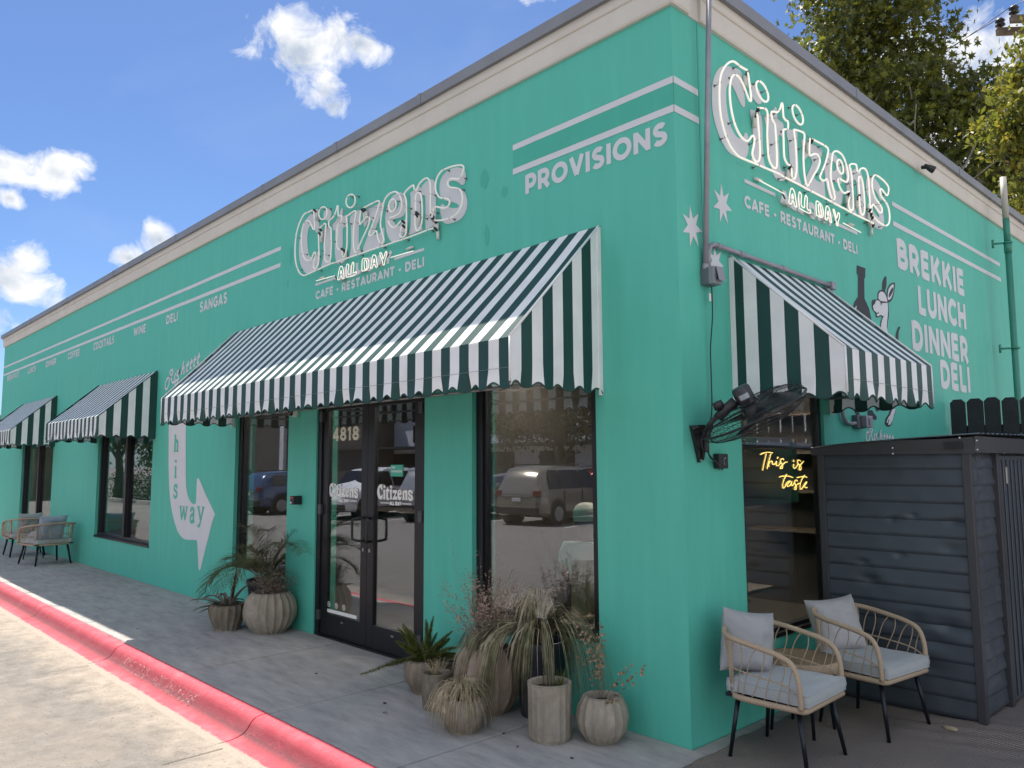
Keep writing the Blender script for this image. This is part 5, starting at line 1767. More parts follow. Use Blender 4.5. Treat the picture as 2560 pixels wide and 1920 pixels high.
# side table between the two chairs
tb = tag(empty('side_table', (.30, .80, .004)), 'round brown slatted side table between the two corner armchairs', 'table')
M_TT = mat('brown plastic wood slat', (.13, .10, .06), .5, var=.12, vscale=12)
R_ = .235
for k in range(6):
    a, b_ = -R_ + k * (2 * R_ / 6) + .003, -R_ + (k + 1) * (2 * R_ / 6) - .003
    pts = []
    n = 10
    for i in range(n + 1):
        y = a + (b_ - a) * i / n
        pts.append((sqrt(max(0, R_ * R_ - y * y)), y))
    pts += [(-x, y) for x, y in pts[::-1]]
    mb = MB()
    mb.poly([(x * .99, y, .452) for x, y in pts])
    mb.poly([(x * .99, y, .440) for x, y in pts][::-1])
    for i in range(len(pts)):
        p, q = pts[i], pts[(i + 1) % len(pts)]
        mb.quad((p[0] * .99, p[1], .44), (q[0] * .99, q[1], .44), (q[0] * .99, q[1], .452), (p[0] * .99, p[1], .452))
    mb.build('slat', M_TT, tb)
mb = MB()
mb.lathe([(R_ - .012, .385), (R_ + .003, .39), (R_ + .006, .45), (R_ - .004, .454)], 64, fl=64, depth=.012)
mb.build('woven_rim', M_RAT, tb)
for k in range(4):
    a = pi / 4 + k * pi / 2
    mb = MB()
    mb.tube([(.16 * cos(a), .16 * sin(a), .40), (.20 * cos(a), .20 * sin(a), 0)], [.013, .010], 10)
    mb.build('leg', M_LEG, tb)

# lounge chairs at the far left
make_chair('far left rattan armchair below the leftmost window', (-14.85, -.42, 0), radians(176))
make_chair('rattan armchair with a blue pillow between the two left windows', (-13.05, -.46, 0), radians(188))
for o in list(COL.objects):
    if o.name.startswith('rattan_armchair') and o.location.x < -12:
        o.scale = (1.30, 1.25, 1.0)
pillow('grey pillow in the far left armchair', (-14.62, -.42, .62), (radians(75), 0, radians(-80)), .42)
pillow('blue grey pillow leaning back in the armchair between the left windows', (-12.80, -.47, .63), (radians(70), 0, radians(-78)), .48, mat('blue grey pillow', (.27, .33, .40), .95, bump=.3, bscale=200, var=.1))
pillow('flat grey pillow lying on the front of the armchair between the left windows', (-13.36, -.46, .49), (radians(8), radians(4), radians(10)), .40)
tb2 = tag(empty('side_table', (-13.95, -.45, 0)), 'low grey side table between the two far left armchairs', 'table')
mb = MB()
mb.tube([(0, 0, .40), (0, 0, .43)], .22, 28)
mb.build('table_top', M_TT, tb2)
for k in range(3):
    a = k * 2 * pi / 3
    mb = MB()
    mb.tube([(.13 * cos(a), .13 * sin(a), .40), (.19 * cos(a), .19 * sin(a), 0)], [.013, .010], 8)
    mb.build('leg', M_LEG, tb2)
# ------------------------------------------------------------------ pots and plants
def clay(name, base, alt):
    m = bpy.data.materials.new(name)
    m.use_nodes = True
    nt = m.node_tree
    b = nt.nodes['Principled BSDF']
    t = nt.nodes.new('ShaderNodeTexCoord')
    o = t.outputs['Object']
    n = noise_(nt, o, 5.0, 6.0, .7, .6)
    mp = N(nt, 'ShaderNodeMapping')
    mp.inputs['Scale'].default_value = (1, 1, .25)
    L(nt, o, mp.inputs['Vector'])
    c = ramp(nt, n, [(.3, tuple(x * .7 for x in base)), (.5, base), (.68, alt)])
    c = mixc_(nt, math_node(nt, 'MULTIPLY', math_node(nt, 'SUBTRACT', noise_(nt, mp.outputs[0], 12.0, 6.0, .7), .52), 2.5, clamp=True), c, (.30, .29, .27))
    c = mixc_(nt, math_node(nt, 'MULTIPLY', math_node(nt, 'SUBTRACT', noise_(nt, o, 45.0, 4.0, .7), .62), 5.0, clamp=True), c, tuple(x * .5 for x in base))
    L(nt, c, b.inputs['Base Color'])
    b.inputs['Roughness'].default_value = .72
    bp = N(nt, 'ShaderNodeBump', inp={'Strength': .35, 'Distance': .005})
    L(nt, noise_(nt, o, 60.0, 5.0, .7), bp.inputs['Height'])
    L(nt, bp.outputs[0], b.inputs['Normal'])
    return m


C_BROWN = clay('weathered brown ceramic', (.19, .15, .11), (.29, .23, .17))
C_GREY = clay('weathered grey tan ceramic', (.26, .225, .18), (.36, .31, .25))
C_OLIVE = clay('dark olive ceramic', (.15, .125, .09), (.22, .18, .135))
C_BLACK = mat('black nursery pot', (.012, .016, .026), .55)
M_SOIL = mat('dry potting soil', (.035, .028, .02), .98, bump=1.0, bscale=70, var=.4, vscale=30)


def leafmat(name, c1, c2, rough=.6, trans=.15):
    m = mat(name, c1, rough, col2=c2, vscale=18, detail=2.0, spec=.3)
    return m


L_DRY = leafmat('dry straw blades', (.22, .18, .115), (.48, .40, .27))
L_WEEP = leafmat('drooping olive grey blades', (.07, .074, .034), (.20, .188, .105))
L_FERN = leafmat('foxtail fern green', (.045, .06, .012), (.15, .17, .035))
L_AGAVE = leafmat('agave slate leaf', (.11, .115, .10), (.19, .19, .16))
L_PALM = leafmat('palm green frond', (.035, .05, .016), (.10, .11, .035))
L_BROWN = leafmat('brown twigs', (.12, .09, .065), (.26, .20, .15))
L_PINK = leafmat('dry pinkish seed leaves', (.20, .135, .11), (.38, .28, .23))
L_DISC = leafmat('dry papery leaves', (.11, .085, .055), (.34, .25, .16))


def pot(root, prof, m, fl=0, depth=0.0, sharp=1.0, seg=None, soil=.85):
    """prof: (radius, height) outside from the foot to the lip"""
    seg = seg or (fl * 10 if fl else 48)
    mb = MB()
    mb.lathe([(0.001, .004)] + [(prof[0][0], 0.0)] + prof, seg, fl=fl, depth=depth, sharp=sharp)
    r, z = prof[-1]
    mb.lathe([(r, z), (r - .012, z + .004), (r - .024, z - .004), (r - .028, z - .05), (r - .03, z * .75)], seg)
    o = mb.build('pot', m, root)
    mb = MB()
    mb.disc((0, 0, z * soil), r - .022, 32)
    s = mb.build('soil', M_SOIL, root)
    return z * soil, r - .03


def potted(name_label, loc, prof, m, rz=0.0, **k):
    root = tag(empty('potted_plant', (*loc, 0), rz), name_label, 'potted plant', 'potted plants by the door')
    z, r = pot(root, prof, m, **k)
    return root, z, r


def blade(mb, p0, dirh, length, arch, w, droop, n=7, m=0, z0=0.0, fold=.3, twist=0.0):
    """a strap leaf: starts up at arch angle, bends down by droop"""
    d = Vector((cos(dirh), sin(dirh), 0))
    sd = Vector((-sin(dirh), cos(dirh), 0))
    p = Vector(p0)
    a = arch
    pl, pr, pc = [], [], []
    for i in range(n + 1):
        t = i / n
        ww = w * (1 - t) ** .6 * (.6 + .8 * min(1, t * 3)) if t < 1 else 0.0005
        up = Vector((-d.x * sin(a), -d.y * sin(a), cos(a)))
        tw = sd * cos(twist * t) + up * sin(twist * t)
        pc.append(p - up * fold * ww)
        pl.append(p + tw * ww / 2 + up * fold * ww * .2)
        pr.append(p - tw * ww / 2 + up * fold * ww * .2)
        p = p + (d * cos(a) + Vector((0, 0, 1)) * sin(a)) * (length / n)
        a -= droop / n
    i0 = len(mb.v)
    for i in range(n + 1):
        mb.v += [tuple(pl[i]), tuple(pc[i]), tuple(pr[i])]
    for i in range(n):
        for q in range(2):
            mb.f.append((i0 + 3 * i + q, i0 + 3 * i + q + 1, i0 + 3 * i + q + 4, i0 + 3 * i + q + 3)); mb.m.append(m); mb.sm.append(True)


def thin_blade(mb, pts, w, m=0):
    """narrow grass blade through points, two triangles wide"""
    i0 = len(mb.v)
    n = len(pts)
    for i, p in enumerate(pts):
        p = Vector(p)
        t = (Vector(pts[min(n - 1, i + 1)]) - Vector(pts[max(0, i - 1)]))
        s_ = t.cross(Vector((.3, .2, 1)))
        s_ = s_.normalized() if s_.length > 1e-6 else Vector((1, 0, 0))
        ww = w * (1 - .75 * i / (n - 1))
        mb.v += [tuple(p + s_ * ww / 2), tuple(p - s_ * ww / 2)]
    for i in range(n - 1):
        mb.f.append((i0 + 2 * i, i0 + 2 * i + 1, i0 + 2 * i + 3, i0 + 2 * i + 2)); mb.m.append(m); mb.sm.append(True)


def frond(mb, base, az, length, arch, droop, leaf=.16, n=34, m=0, mr=0):
    d = Vector((cos(az), sin(az), 0))
    p = Vector(base)
    a = arch
    stepl = length / n
    pts = [p.copy()]
    for i in range(n):
        p = p + (d * cos(a) + Vector((0, 0, 1)) * sin(a)) * stepl
        a -= droop / n * (1 + i / n * .6)
        pts.append(p.copy())
    mb.tube(pts, [.005 * (1 - .8 * i / n) for i in range(n + 1)], 4, m=mr)
    for i in range(int(n * .22), n + 1):
        t = i / n
        ll = leaf * (sin(pi * min(1, (t - .1) / 1.0)) ** .6 + .15)
        tan = (pts[min(n, i + 1)] - pts[max(0, i - 1)]).normalized()
        side = tan.cross(Vector((0, 0, 1)))
        side = side.normalized() if side.length > 1e-6 else Vector((1, 0, 0))
        up = side.cross(tan)
        for sg in (-1, 1):
            for q in range(2):
                dd = (side * sg * (.75 + .3 * random.random()) + tan * (.55 + .5 * random.random()) + up * random.uniform(-.1, .45)).normalized()
                e = pts[i] + dd * ll * random.uniform(.7, 1.1)
                mid = pts[i].lerp(e, .55) + Vector((0, 0, .006))
                e.z -= .25 * ll * random.random()
                thin_blade(mb, [pts[i], mid, e], .0080, m)


def shrub(mb, c, r, h, n, m_t, m_l, leaf=.012, spread=.9, lpt=14, up=.6, seed=0):
    rnd = random.Random(seed)
    for i in range(n):
        az = rnd.uniform(0, 2 * pi)
        a = Vector((cos(az), sin(az), 0))
        tilt = rnd.uniform(.05, spread)
        ln = h * rnd.uniform(.55, 1.1)
        p = Vector(c) + a * r * .3 * rnd.random()
        d = (a * sin(tilt) + Vector((0, 0, cos(tilt)))).normalized()
        pts = [p.copy()]
        for k in range(7):
            d = (d + Vector((rnd.uniform(-.2, .2), rnd.uniform(-.2, .2), rnd.uniform(-.12, .16)))).normalized()
            p = p + d * ln / 7
            pts.append(p.copy())
        thin_blade(mb, pts, .004, m_t)
        for k in range(lpt):
            t = rnd.uniform(.25, 1)
            j = min(6, int(t * 7))
            q = pts[j].lerp(pts[j + 1], t * 7 - j)
            dd = Vector((rnd.uniform(-1, 1), rnd.uniform(-1, 1), rnd.uniform(-.4, 1))).normalized()
            e = q + dd * rnd.uniform(.4, 1.6) * leaf * 2
            if rnd.random() < .5:
                thin_blade(mb, [q, e], .0022, m_t)
            else:
                e = q
            o1 = Vector((rnd.uniform(-1, 1), rnd.uniform(-1, 1), rnd.uniform(-1, 1))).normalized() * leaf * rnd.uniform(.6, 1.2)
            o2 = o1.cross(dd).normalized() * leaf * .55
            mb.quad(e, e + o1 * .5 + o2, e + o1, e + o1 * .5 - o2, m_l)


def stuff(o):
    o['kind'] = 'stuff'
    return o


# agave in a small fluted bowl
r_, z_, rr_ = potted('spiky grey agave in a small dark fluted pot left of the door', (-5.34, -.53), [(.12, 0), (.135, .03), (.175, .13), (.19, .20), (.188, .245), (.18, .262)], C_OLIVE, fl=16, depth=.10, sharp=.8)
rnd = random.Random(3)
for (az, ln, arch, dr, w) in ((200, .42, 60, 115, .05), (170, .44, 75, 160, .045), (215, .46, 35, 60, .05), (190, .48, 20, 25, .05), (250, .34, 30, 70, .05), (290, .30, 55, 80, .055), (330, .36, 50, 55, .05),
                              (20, .42, 62, 40, .055), (95, .44, 84, 20, .07), (60, .50, 86, 8, .062), (120, .30, 50, 100, .05), (350, .26, 20, 60, .05), (235, .28, 18, 60, .05), (270, .22, 78, 30, .075), (150, .38, 45, 90, .05)):
    mb = MB()
    blade(mb, (.03 * cos(radians(az)), .03 * sin(radians(az)), z_ - .01), radians(az), ln, radians(arch), w, radians(dr), n=10, fold=.28)
    mb.build('leaf', L_AGAVE, r_)

# palm in a black pot behind
r_, z_, rr_ = potted('feathery palm in a black nursery pot behind the fluted bowls', (-5.30, -.13), [(.14, 0), (.16, .2), (.19, .42), (.205, .46), (.20, .48)], C_BLACK)
rnd = random.Random(5)
random.seed(11)
for (az, ln, arch, dr) in ((200, .88, 62, 125), (212, .84, 48, 100), (186, .70, 72, 130), (-14, .86, 76, 75), (-2, .96, 72, 80), (-35, .90, 70, 85), (-60, .70, 64, 100), (-25, .98, 80, 70), (-48, .84, 84, 60), (250, .58, 68, 100), (80, .4, 80, 60), (30, .78, 80, 50), (300, .62, 84, 70), (230, .5, 80, 80), (-15, .55, 50, 60), (160, .5, 55, 80)):
    mb = MB()
    frond(mb, (.02 * cos(radians(az)), .02 * sin(radians(az)), z_ + .02), radians(az), ln * 1.1, radians(arch), radians(dr), leaf=.20, m=0, mr=1)
    stuff(mb.build('frond', [L_PALM, L_BROWN], r_))

# big ribbed bowl with dry shrub
r_, z_, rr_ = potted('dry shrub in the big grey ribbed bowl left of the door', (-4.90, -.27), [(.15, 0), (.17, .015), (.225, .08), (.268, .17), (.272, .24), (.25, .33), (.20, .395), (.185, .405)], C_GREY, fl=20, depth=.085, sharp=.8)
mb = MB()
shrub(mb, (0, 0, z_), .12, .32, 170, 0, 1, leaf=.013, spread=1.1, lpt=16, seed=4)
stuff(mb.build('foliage', [L_BROWN, leafmat('dull grey brown leaves', (.10, .095, .07), (.24, .21, .18))], r_))
mb = MB()
shrub(mb, (.06, -.02, z_), .10, .34, 40, 0, 0, leaf=.010, spread=1.2, lpt=18, seed=9)
stuff(mb.build('foliage', [L_PINK], r_))

# right hand group
r_, z_, rr_ = potted('green foxtail fern in a brown fluted bowl nearest the door', (-2.08, -.40), [(.10, 0), (.12, .02), (.165, .10), (.175, .17), (.165, .225), (.15, .24)], C_BROWN, fl=14, depth=.10, sharp=.8, soil=.95)
rnd = random.Random(8)
for i in range(34):
    az = rnd.uniform(0, 2 * pi)
    tilt = rnd.uniform(.05, 1.25) if i > 4 else rnd.uniform(0, .3)
    ln = rnd.uniform(.16, .36)
    if i == 0:
        az, tilt, ln = radians(215), 1.45, .50
    mb = MB()
    p = Vector((.05 * cos(az), .05 * sin(az), z_))
    d = Vector((cos(az) * sin(tilt), sin(az) * sin(tilt), cos(tilt)))
    n = 40
    pts = []
    for k in range(n + 1):
        pts.append(p.copy())
        p = p + d * ln / n
        d = (d + Vector((cos(az) * .012, sin(az) * .012, -.030 + .034 * (k / n > .5)))).normalized()
    mb.tube(pts[::5], .0025, 4)
    for k in range(2, n + 1):
        t = k / n
        rad = .025 * sin(pi * min(1, t * .85 + .12)) ** .5
        for q in range(24):
            dd = Vector((rnd.gauss(0, 1), rnd.gauss(0, 1), rnd.gauss(0, 1)))
            dd = (dd.normalized() + d * .35).normalized()
            e = pts[k] + dd * rad * rnd.uniform(.8, 1.2)
            thin_blade(mb, [pts[k], e], .0034)
    stuff(mb.build('plume', L_FERN, r_))

r_, z_, rr_ = potted('small dead tuft in a plain brown cylinder pot', (-1.70, -.60), [(.085, 0), (.095, .02), (.100, .07), (.105, .22), (.107, .245)], C_OLIVE)
mb = MB()
shrub(mb, (0, 0, z_), .05, .15, 60, 0, 0, leaf=.006, spread=.8, lpt=8, seed=2)
stuff(mb.build('foliage', [L_DRY], r_))

r_, z_, rr_ = potted('half hidden empty brown bowl against the wall beside the fern', (-2.02, -.13), [(.09, 0), (.12, .03), (.145, .12), (.135, .20)], C_BROWN)

r_, z_, rr_ = potted('tall airy dry shrub in the biggest ribbed bowl right of the door', (-1.42, -.36), [(.14, 0), (.16, .015), (.21, .09), (.245, .19), (.240, .28), (.21, .37), (.175, .42), (.165, .43)], clay('rusty tan ceramic', (.27, .20, .15), (.38, .31, .24)), fl=14, depth=.08, sharp=.8)
mb = MB()
shrub(mb, (-.02, 0, z_), .13, .58, 120, 0, 1, leaf=.013, spread=.72, lpt=24, seed=12)
shrub(mb, (-.06, 0, z_), .10, .78, 10, 0, 1, leaf=.010, spread=.55, lpt=26, seed=21)
stuff(mb.build('foliage', [L_BROWN, L_PINK], r_))

r_, z_, rr_ = potted('straw coloured dead grass hanging over a small brown bowl at the front', (-1.22, -.76), [(.09, 0), (.11, .02), (.145, .09), (.150, .15), (.135, .20), (.125, .21)], C_BROWN, soil=.95)
mb = MB()
rnd = random.Random(31)
for i in range(430):
    az = rnd.uniform(0, 2 * pi)
    R0 = rnd.uniform(.0, .05)
    out = rnd.uniform(.10, .24)
    hh = rnd.uniform(.04, .13)
    end = rnd.uniform(-.21, -.04)
    c, s_ = cos(az), sin(az)
    j = rnd.uniform(-.3, .3)
    pts = [(R0 * c, R0 * s_, z_), (.4 * out * c, .4 * out * s_, z_ + hh * .9), (.75 * out * cos(az + j * .5), .75 * out * sin(az + j * .5), z_ + hh * .7),
           (out * cos(az + j), out * sin(az + j), z_ + end * .35), (out * 1.08 * cos(az + j), out * 1.08 * sin(az + j), max(.006, z_ + end))]
    thin_blade(mb, catmull(pts, 2), .0046)
stuff(mb.build('grass', L_DRY, r_))

r_, z_, rr_ = potted('weeping olive foliage in a tall black pot in front of the right window', (-1.10, -.17), [(.13, 0), (.15, .2), (.185, .42), (.195, .45), (.195, .49), (.19, .50)], C_BLACK)
rnd = random.Random(77)
mb = MB()


def hank(az, out, rise, fall, n, wd=.05, m=0):
    for i in range(int(n * 1.25)):
        a = az + rnd.gauss(0, wd)
        o_ = out * rnd.uniform(.8, 1.12)
        r1 = rise * rnd.uniform(.8, 1.15)
        f = fall * rnd.uniform(.55, 1.1)
        c, s_ = cos(a), sin(a)
        z0 = z_ - .02
        q = rnd.gauss(0, .012)
        pts = [(.03 * c, .03 * s_, z0), (.25 * o_ * c + q, .25 * o_ * s_, z0 + r1 * .8), (.55 * o_ * c, .55 * o_ * s_ + q, z0 + r1), (.85 * o_ * c + q, .85 * o_ * s_ + q, z0 + r1 * .55),
               (o_ * c + q, o_ * s_ + q, z0 - f * .35), (o_ * 1.03 * c + q * 2, o_ * 1.03 * s_ + q, max(.02, z0 - f))]
        thin_blade(mb, catmull(pts, 2), .0078, m if rnd.random() < .7 else 1 - m)


for (az, out, rise, fall, n, wd) in ((198, .60, .20, .30, 34, .045), (212, .56, .22, .46, 38, .03), (222, .50, .2, .30, 20, .04), (232, .52, .20, .60, 42, .026), (186, .46, .24, .30, 26, .05), (249, .40, .2, .34, 24, .04), (261, .46, .20, .78, 46, .022),
                                     (280, .30, .2, .30, 20, .05), (300, .40, .22, .38, 24, .04), (322, .46, .24, .60, 36, .028), (343, .50, .26, .40, 30, .04), (358, .56, .28, .34, 34, .04), (14, .46, .30, .20, 24, .10), (40, .25, .3, .2, 20, .2), (170, .36, .30, .20, 24, .10), (215, .20, .38, .1, 16, .5), (300, .22, .40, .1, 14, .6)):
    hank(radians(az), out, rise, fall, n, wd, 0 if rnd.random() < .6 else 1)
stuff(mb.build('foliage', [L_WEEP, leafmat('grey dead blades', (.20, .175, .12), (.42, .36, .26))], r_))

r_, z_, rr_ = potted('ribbed pale cylinder pot with a small green tuft at the front', (-.72, -.47), [(.115, 0), (.127, .012), (.135, .03), (.137, .30), (.140, .335), (.138, .345)], C_GREY, fl=18, depth=.055, sharp=.8, soil=.88)
mb = MB()
rnd = random.Random(5)
for i in range(60):
    a = rnd.uniform(0, 2 * pi)
    thin_blade(mb, [(.03 + .03 * cos(a) * rnd.random(), .05 + .03 * sin(a) * rnd.random(), z_), (.03 + .05 * cos(a), .05 + .04 * sin(a), z_ + rnd.uniform(.05, .12))], .0035)
stuff(mb.build('grass', L_FERN, r_))

r_, z_, rr_ = potted('papery dry leaves in the round ribbed grey pot nearest the corner', (-.47, -.26), [(.09, 0), (.11, .012), (.150, .07), (.165, .14), (.155, .21), (.125, .265), (.115, .272)], C_GREY, fl=16, depth=.08, sharp=.8)
rnd = random.Random(6)
mb = MB()
lv = []
for (az, ln, tilt) in ((200, .42, .35), (160, .52, .15), (120, .38, .3), (20, .36, 1.0), (0, .40, .7), (-30, .24, 1.25), (250, .46, .12), (180, .3, .6), (90, .45, .1), (215, .5, .25)):
    p = Vector((0, 0, z_))
    a = radians(az)
    d = Vector((cos(a) * sin(tilt), sin(a) * sin(tilt), cos(tilt)))
    pts = [p.copy()]
    for k in range(8):
        p = p + d * ln / 8
        d = (d + Vector((rnd.uniform(-.15, .15), rnd.uniform(-.15, .15), rnd.uniform(-.12, .1)))).normalized()
        pts.append(p.copy())
        if k > 1:
            for q in range(3):
                lv.append((pts[-1] + Vector((rnd.uniform(-.02, .02),) * 1 + (rnd.uniform(-.02, .02), rnd.uniform(-.02, .02))), rnd.uniform(.007, .015)))
    thin_blade(mb, pts, .005)
stuff(mb.build('stems', L_BROWN, r_))
for p, s_ in lv:
    mb = MB()
    a = Vector((rnd.gauss(0, 1), rnd.gauss(0, 1), rnd.gauss(0, 1))).normalized()
    b_ = a.orthogonal().normalized()
    c = a.cross(b_)
    n = 8
    ring = [tuple(b_ * cos(2 * pi * k / n) * s_ * 1.15 + c * sin(2 * pi * k / n) * s_ * .75 + a * s_ * .35 * cos(4 * pi * k / n)) for k in range(n)]
    i0 = len(mb.v)
    mb.v += [(0, 0, 0)] + ring
    for k in range(n):
        mb.f.append((i0, i0 + 1 + k, i0 + 1 + (k + 1) % n)); mb.m.append(0); mb.sm.append(True)
    mb.build('leaf', L_DISC, r_, loc=p)
# fallen leaves and a chip of stone
for i, (x, y, s_) in enumerate(((-2.04, -.80, .018), (-1.86, -.92, .012), (-.98, -.62, .012), (-3.1, -.75, .014), (-.4, -.62, .012), (-6.0, -1.2, .016), (-.75, -.72, .01))):
    mb = MB()
    ring = [(s_ * cos(k) * (1 + .3 * sin(2.3 * k)), s_ * .7 * sin(k), .004 + .003 * sin(3 * k)) for k in [j * 2 * pi / 9 for j in range(9)]]
    mb.poly(ring)
    o = mb.build('fallen_leaf', M_SOIL, loc=(x, y, .003), rot=(0, 0, i))
    tag(o, ['tiny dark leaf on the sidewalk straight out from the foxtail fern', 'smallest dark leaf on the sidewalk just beyond the fern', 'dark leaf scrap between the grass bowl and the ribbed cylinder', 'dark leaf on the sidewalk in front of the glass doors',
            'dark leaf scrap beside the round ribbed corner pot', 'dark leaf near the curb left of the agave bowl', 'tiny leaf scrap in front of the ribbed cylinder pot'][i], 'leaf', 'fallen leaves on the sidewalk')
mb = MB()
for (z, k) in ((0, 1.0), (.012, .95), (.02, .5)):
    mb.v += [(.035 * k * cos(a) * (1.25 + .2 * sin(3 * a)), .022 * k * sin(a) * (1 + .25 * cos(2 * a)), z) for a in [j * 2 * pi / 10 for j in range(10)]]
for j in range(2):
    for k in range(10):
        mb.f.append((j * 10 + k, j * 10 + (k + 1) % 10, j * 10 + 10 + (k + 1) % 10, j * 10 + 10 + k)); mb.m.append(0); mb.sm.append(False)
mb.f.append(tuple(range(20, 30))); mb.m.append(0); mb.sm.append(False)
tag(mb.build('stone', mat('tan stone', (.30, .24, .17), .8, var=.2, vscale=30), loc=(.96, 1.44, .012)), 'small tan stone lying in front of the dark shed', 'stone')
# ------------------------------------------------------------------ metal shed, picket fence
M_SHED = mat('dark slate shed steel', (.058, .070, .088), .42, metal=.25, var=.10, vscale=1.6)
M_SHED2 = mat('shed trim', (.05, .052, .06), .45, metal=.25, var=.1, vscale=2)
sh = tag(empty('garden_shed', (.6, 2.6, 0)), 'dark metal shed with dented lap siding beside the café chairs'.replace('é', 'e'), 'shed')
so_ = Vector((.6, 2.6, 0))
SX0, SX1, SY0, SY1 = .055, 1.10, 1.70, 4.30
rnd = random.Random(15)
dents = [(.33, 1.42, .05, .012), (.58, 1.30, .07, .016), (.72, 1.33, .05, .02), (.98, 1.30, .10, .018), (.36, .98, .08, .02), (.40, .86, .10, .024), (.62, 1.05, .06, .018), (.95, 1.12, .12, .014),
         (.70, .62, .14, .026), (.9, .60, .16, .026), (.55, .58, .10, .02), (.82, .50, .16, .02), (.30, 1.2, .05, .01), (.8, .30, .2, .02), (.2, .7, .08, .012)]


def dentf(s, z):
    v = 0
    for (a, b_, r, d) in dents:
        q = sqrt(((s - a) / r) ** 2 + ((z - b_) / (r * .5)) ** 2)
        v -= d * max(0, 1 - q) ** 1.5
    return v + .0035 * mnoise.noise(Vector((s * 7, z * 9, 3)))


P0, DZ = .02, .1162
for k in range(15):
    z0 = P0 + k * DZ
    z1 = z0 + DZ
    mb = MB()

    def pf(u, v, z0=z0):
        s = .10 + .955 * u
        z = z0 + (DZ + .006) * v
        prof = .012 * (1 - v) if v > .04 else (.0 if v == 0 else .012)
        return Vector((s, SY0 - prof - dentf(s, z), z)) - so_
    mb.grid(pf, 48, 8)
    mb.build('siding_panel', M_SHED, sh)
    mb = MB()

    def pg(u, v, z0=z0):
        s = 1.745 + .52 * u
        z = z0 + (DZ + .006) * v
        prof = .014 * (1 - v) if v > .04 else 0
        w = .009 * mnoise.noise(Vector((s * 9, z0 * 5, 1))) + .007 * mnoise.noise(Vector((s * 5, z * 22, 2)))
        return Vector((SX1 - .035 + prof + w, s, z)) - so_
    mb.grid(pg, 24, 8)
    mb.build('siding_panel', M_SHED, sh)
for (x0, x1, y0, y1) in ((SX0, .105, SY0 - .022, SY0 + .02), (1.05, SX1 + .004, SY0 - .022, SY0 + .03), (1.062, SX1 + .006, 2.26, 2.32)):
    mb = MB()
    mb.box(x0 - so_.x, x1 - so_.x, y0 - so_.y, y1 - so_.y, 0, 1.775)
    bevel(mb.build('corner_post', M_SHED2, sh), .004)
mb = MB()
mb.box(SX0 - so_.x, 1.05 - so_.x, SY0 + .03 - so_.y, SY1 - so_.y, .0, 1.76)
mb.build('inner_wall', M_SHED2, sh)
mb = MB()                                              # fascia, sagging towards the wall
mb.grid(lambda u, v: Vector((.02 + 1.12 * u, SY0 - .035 - .012 * (v > .5) - .004 * mnoise.noise(Vector((u * 9, v, 5))), 1.755 + v * (.045 + .075 * u ** .7 + .012 * sin(u * 5)))) - so_, 30, 3)
mb.build('fascia', M_SHED2, sh)
mb = MB()
mb.grid(lambda u, v: Vector((1.14 + .001, SY0 - .035 + 2.66 * u, 1.76 + .11 * v)) - so_, 8, 1)
mb.build('fascia', M_SHED2, sh)
mb = MB()
mb.box(.96 - so_.x, 1.07 - so_.x, SY0 - .056 - so_.y, SY0 - .048 - so_.y, 1.785, 1.835)
v_ = mb.build('vent', M_BLACKP, sh)
for k in range(4):
    mb = MB()
    mb.box(.975 - so_.x, 1.055 - so_.x, SY0 - .060 - so_.y, SY0 - .0565 - so_.y, 1.792 + k * .0105, 1.797 + k * .0105)
    mb.build('louvre', M_BLACKP, v_)
mb = MB()


def rooff(u, v):
    x = .0 + 1.17 * u
    y = SY0 - .06 + 2.72 * v
    return Vector((x, y, 1.805 + .078 * u ** .7 + .10 * v * .3 + .009 * (sin(y * 60) > .2))) - so_


mb.grid(rooff, 16, 150, smooth=False)
mb.build('roof', mat('shed roof steel', (.16, .17, .20), .35, metal=.6, var=.2, vscale=2), sh)
mb = MB()
mb.box(1.07 - so_.x, 1.096 - so_.x, 2.335 - so_.y, 3.4 - so_.y, .03, 1.74)
dd = mb.build('door', M_SHED, sh)
for k in range(10):
    mb = MB()
    y = 2.40 + k * .10
    mb.box(1.0965 - so_.x, 1.106 - so_.x, y - so_.y, y + .045 - so_.y, .06, 1.71)
    bevel(mb.build('rib', M_SHED, dd), .004)
mb = MB()
mb.box(1.107 - so_.x, 1.116 - so_.x, 2.43 - so_.y, 2.465 - so_.y, 1.54, 1.66)
bevel(mb.build('latch', mat('zinc latch', (.45, .45, .42), .35, metal=.7), dd), .003)
for (x, y, z) in ((1.055, SY0 - .05, 1.86), (1.142, SY0 + .0, 1.84), (.62, SY0 - .045, 1.80), (.62, SY0 - .045, 1.76), (1.142, SY0, 1.78)):
    mb = MB()
    mb.tube([Vector((x, y, z)) - so_, Vector((x + .004, y - .005, z)) - so_], .006, 6)
    mb.build('screw', M_STEEL, sh)

fe = tag(empty('picket_fence', (1.2, 4.8, 0)), 'black picket fence with clipped corners behind the shed', 'fence')
M_FEN = mat('near black stained timber', (.014, .015, .020), .7, var=.3, vscale=6, bump=.3, bscale=40)
for k in range(26):
    x = .035 + k * .157
    w = .142 if k != 1 else .150
    h = 2.345 - .002 * k + random.uniform(-.006, .006)
    y = 4.8 + (.0 if k % 2 else .004)
    mb = MB()
    c = .035
    out = [(x, .05), (x + w, .05), (x + w, h - c), (x + w - c, h), (x + c, h), (x, h - c)]
    for yy in (y - .009, y + .009):
        mb.poly([(a - 1.2, yy - 4.8, z) for a, z in out])
    for i in range(6):
        a, b_ = out[i], out[(i + 1) % 6]
        mb.quad((a[0] - 1.2, y - 4.809, a[1]), (b_[0] - 1.2, y - 4.809, b_[1]), (b_[0] - 1.2, y - 4.791, b_[1]), (a[0] - 1.2, y - 4.791, a[1]))
    recalc(mb.build('picket', M_FEN, fe))
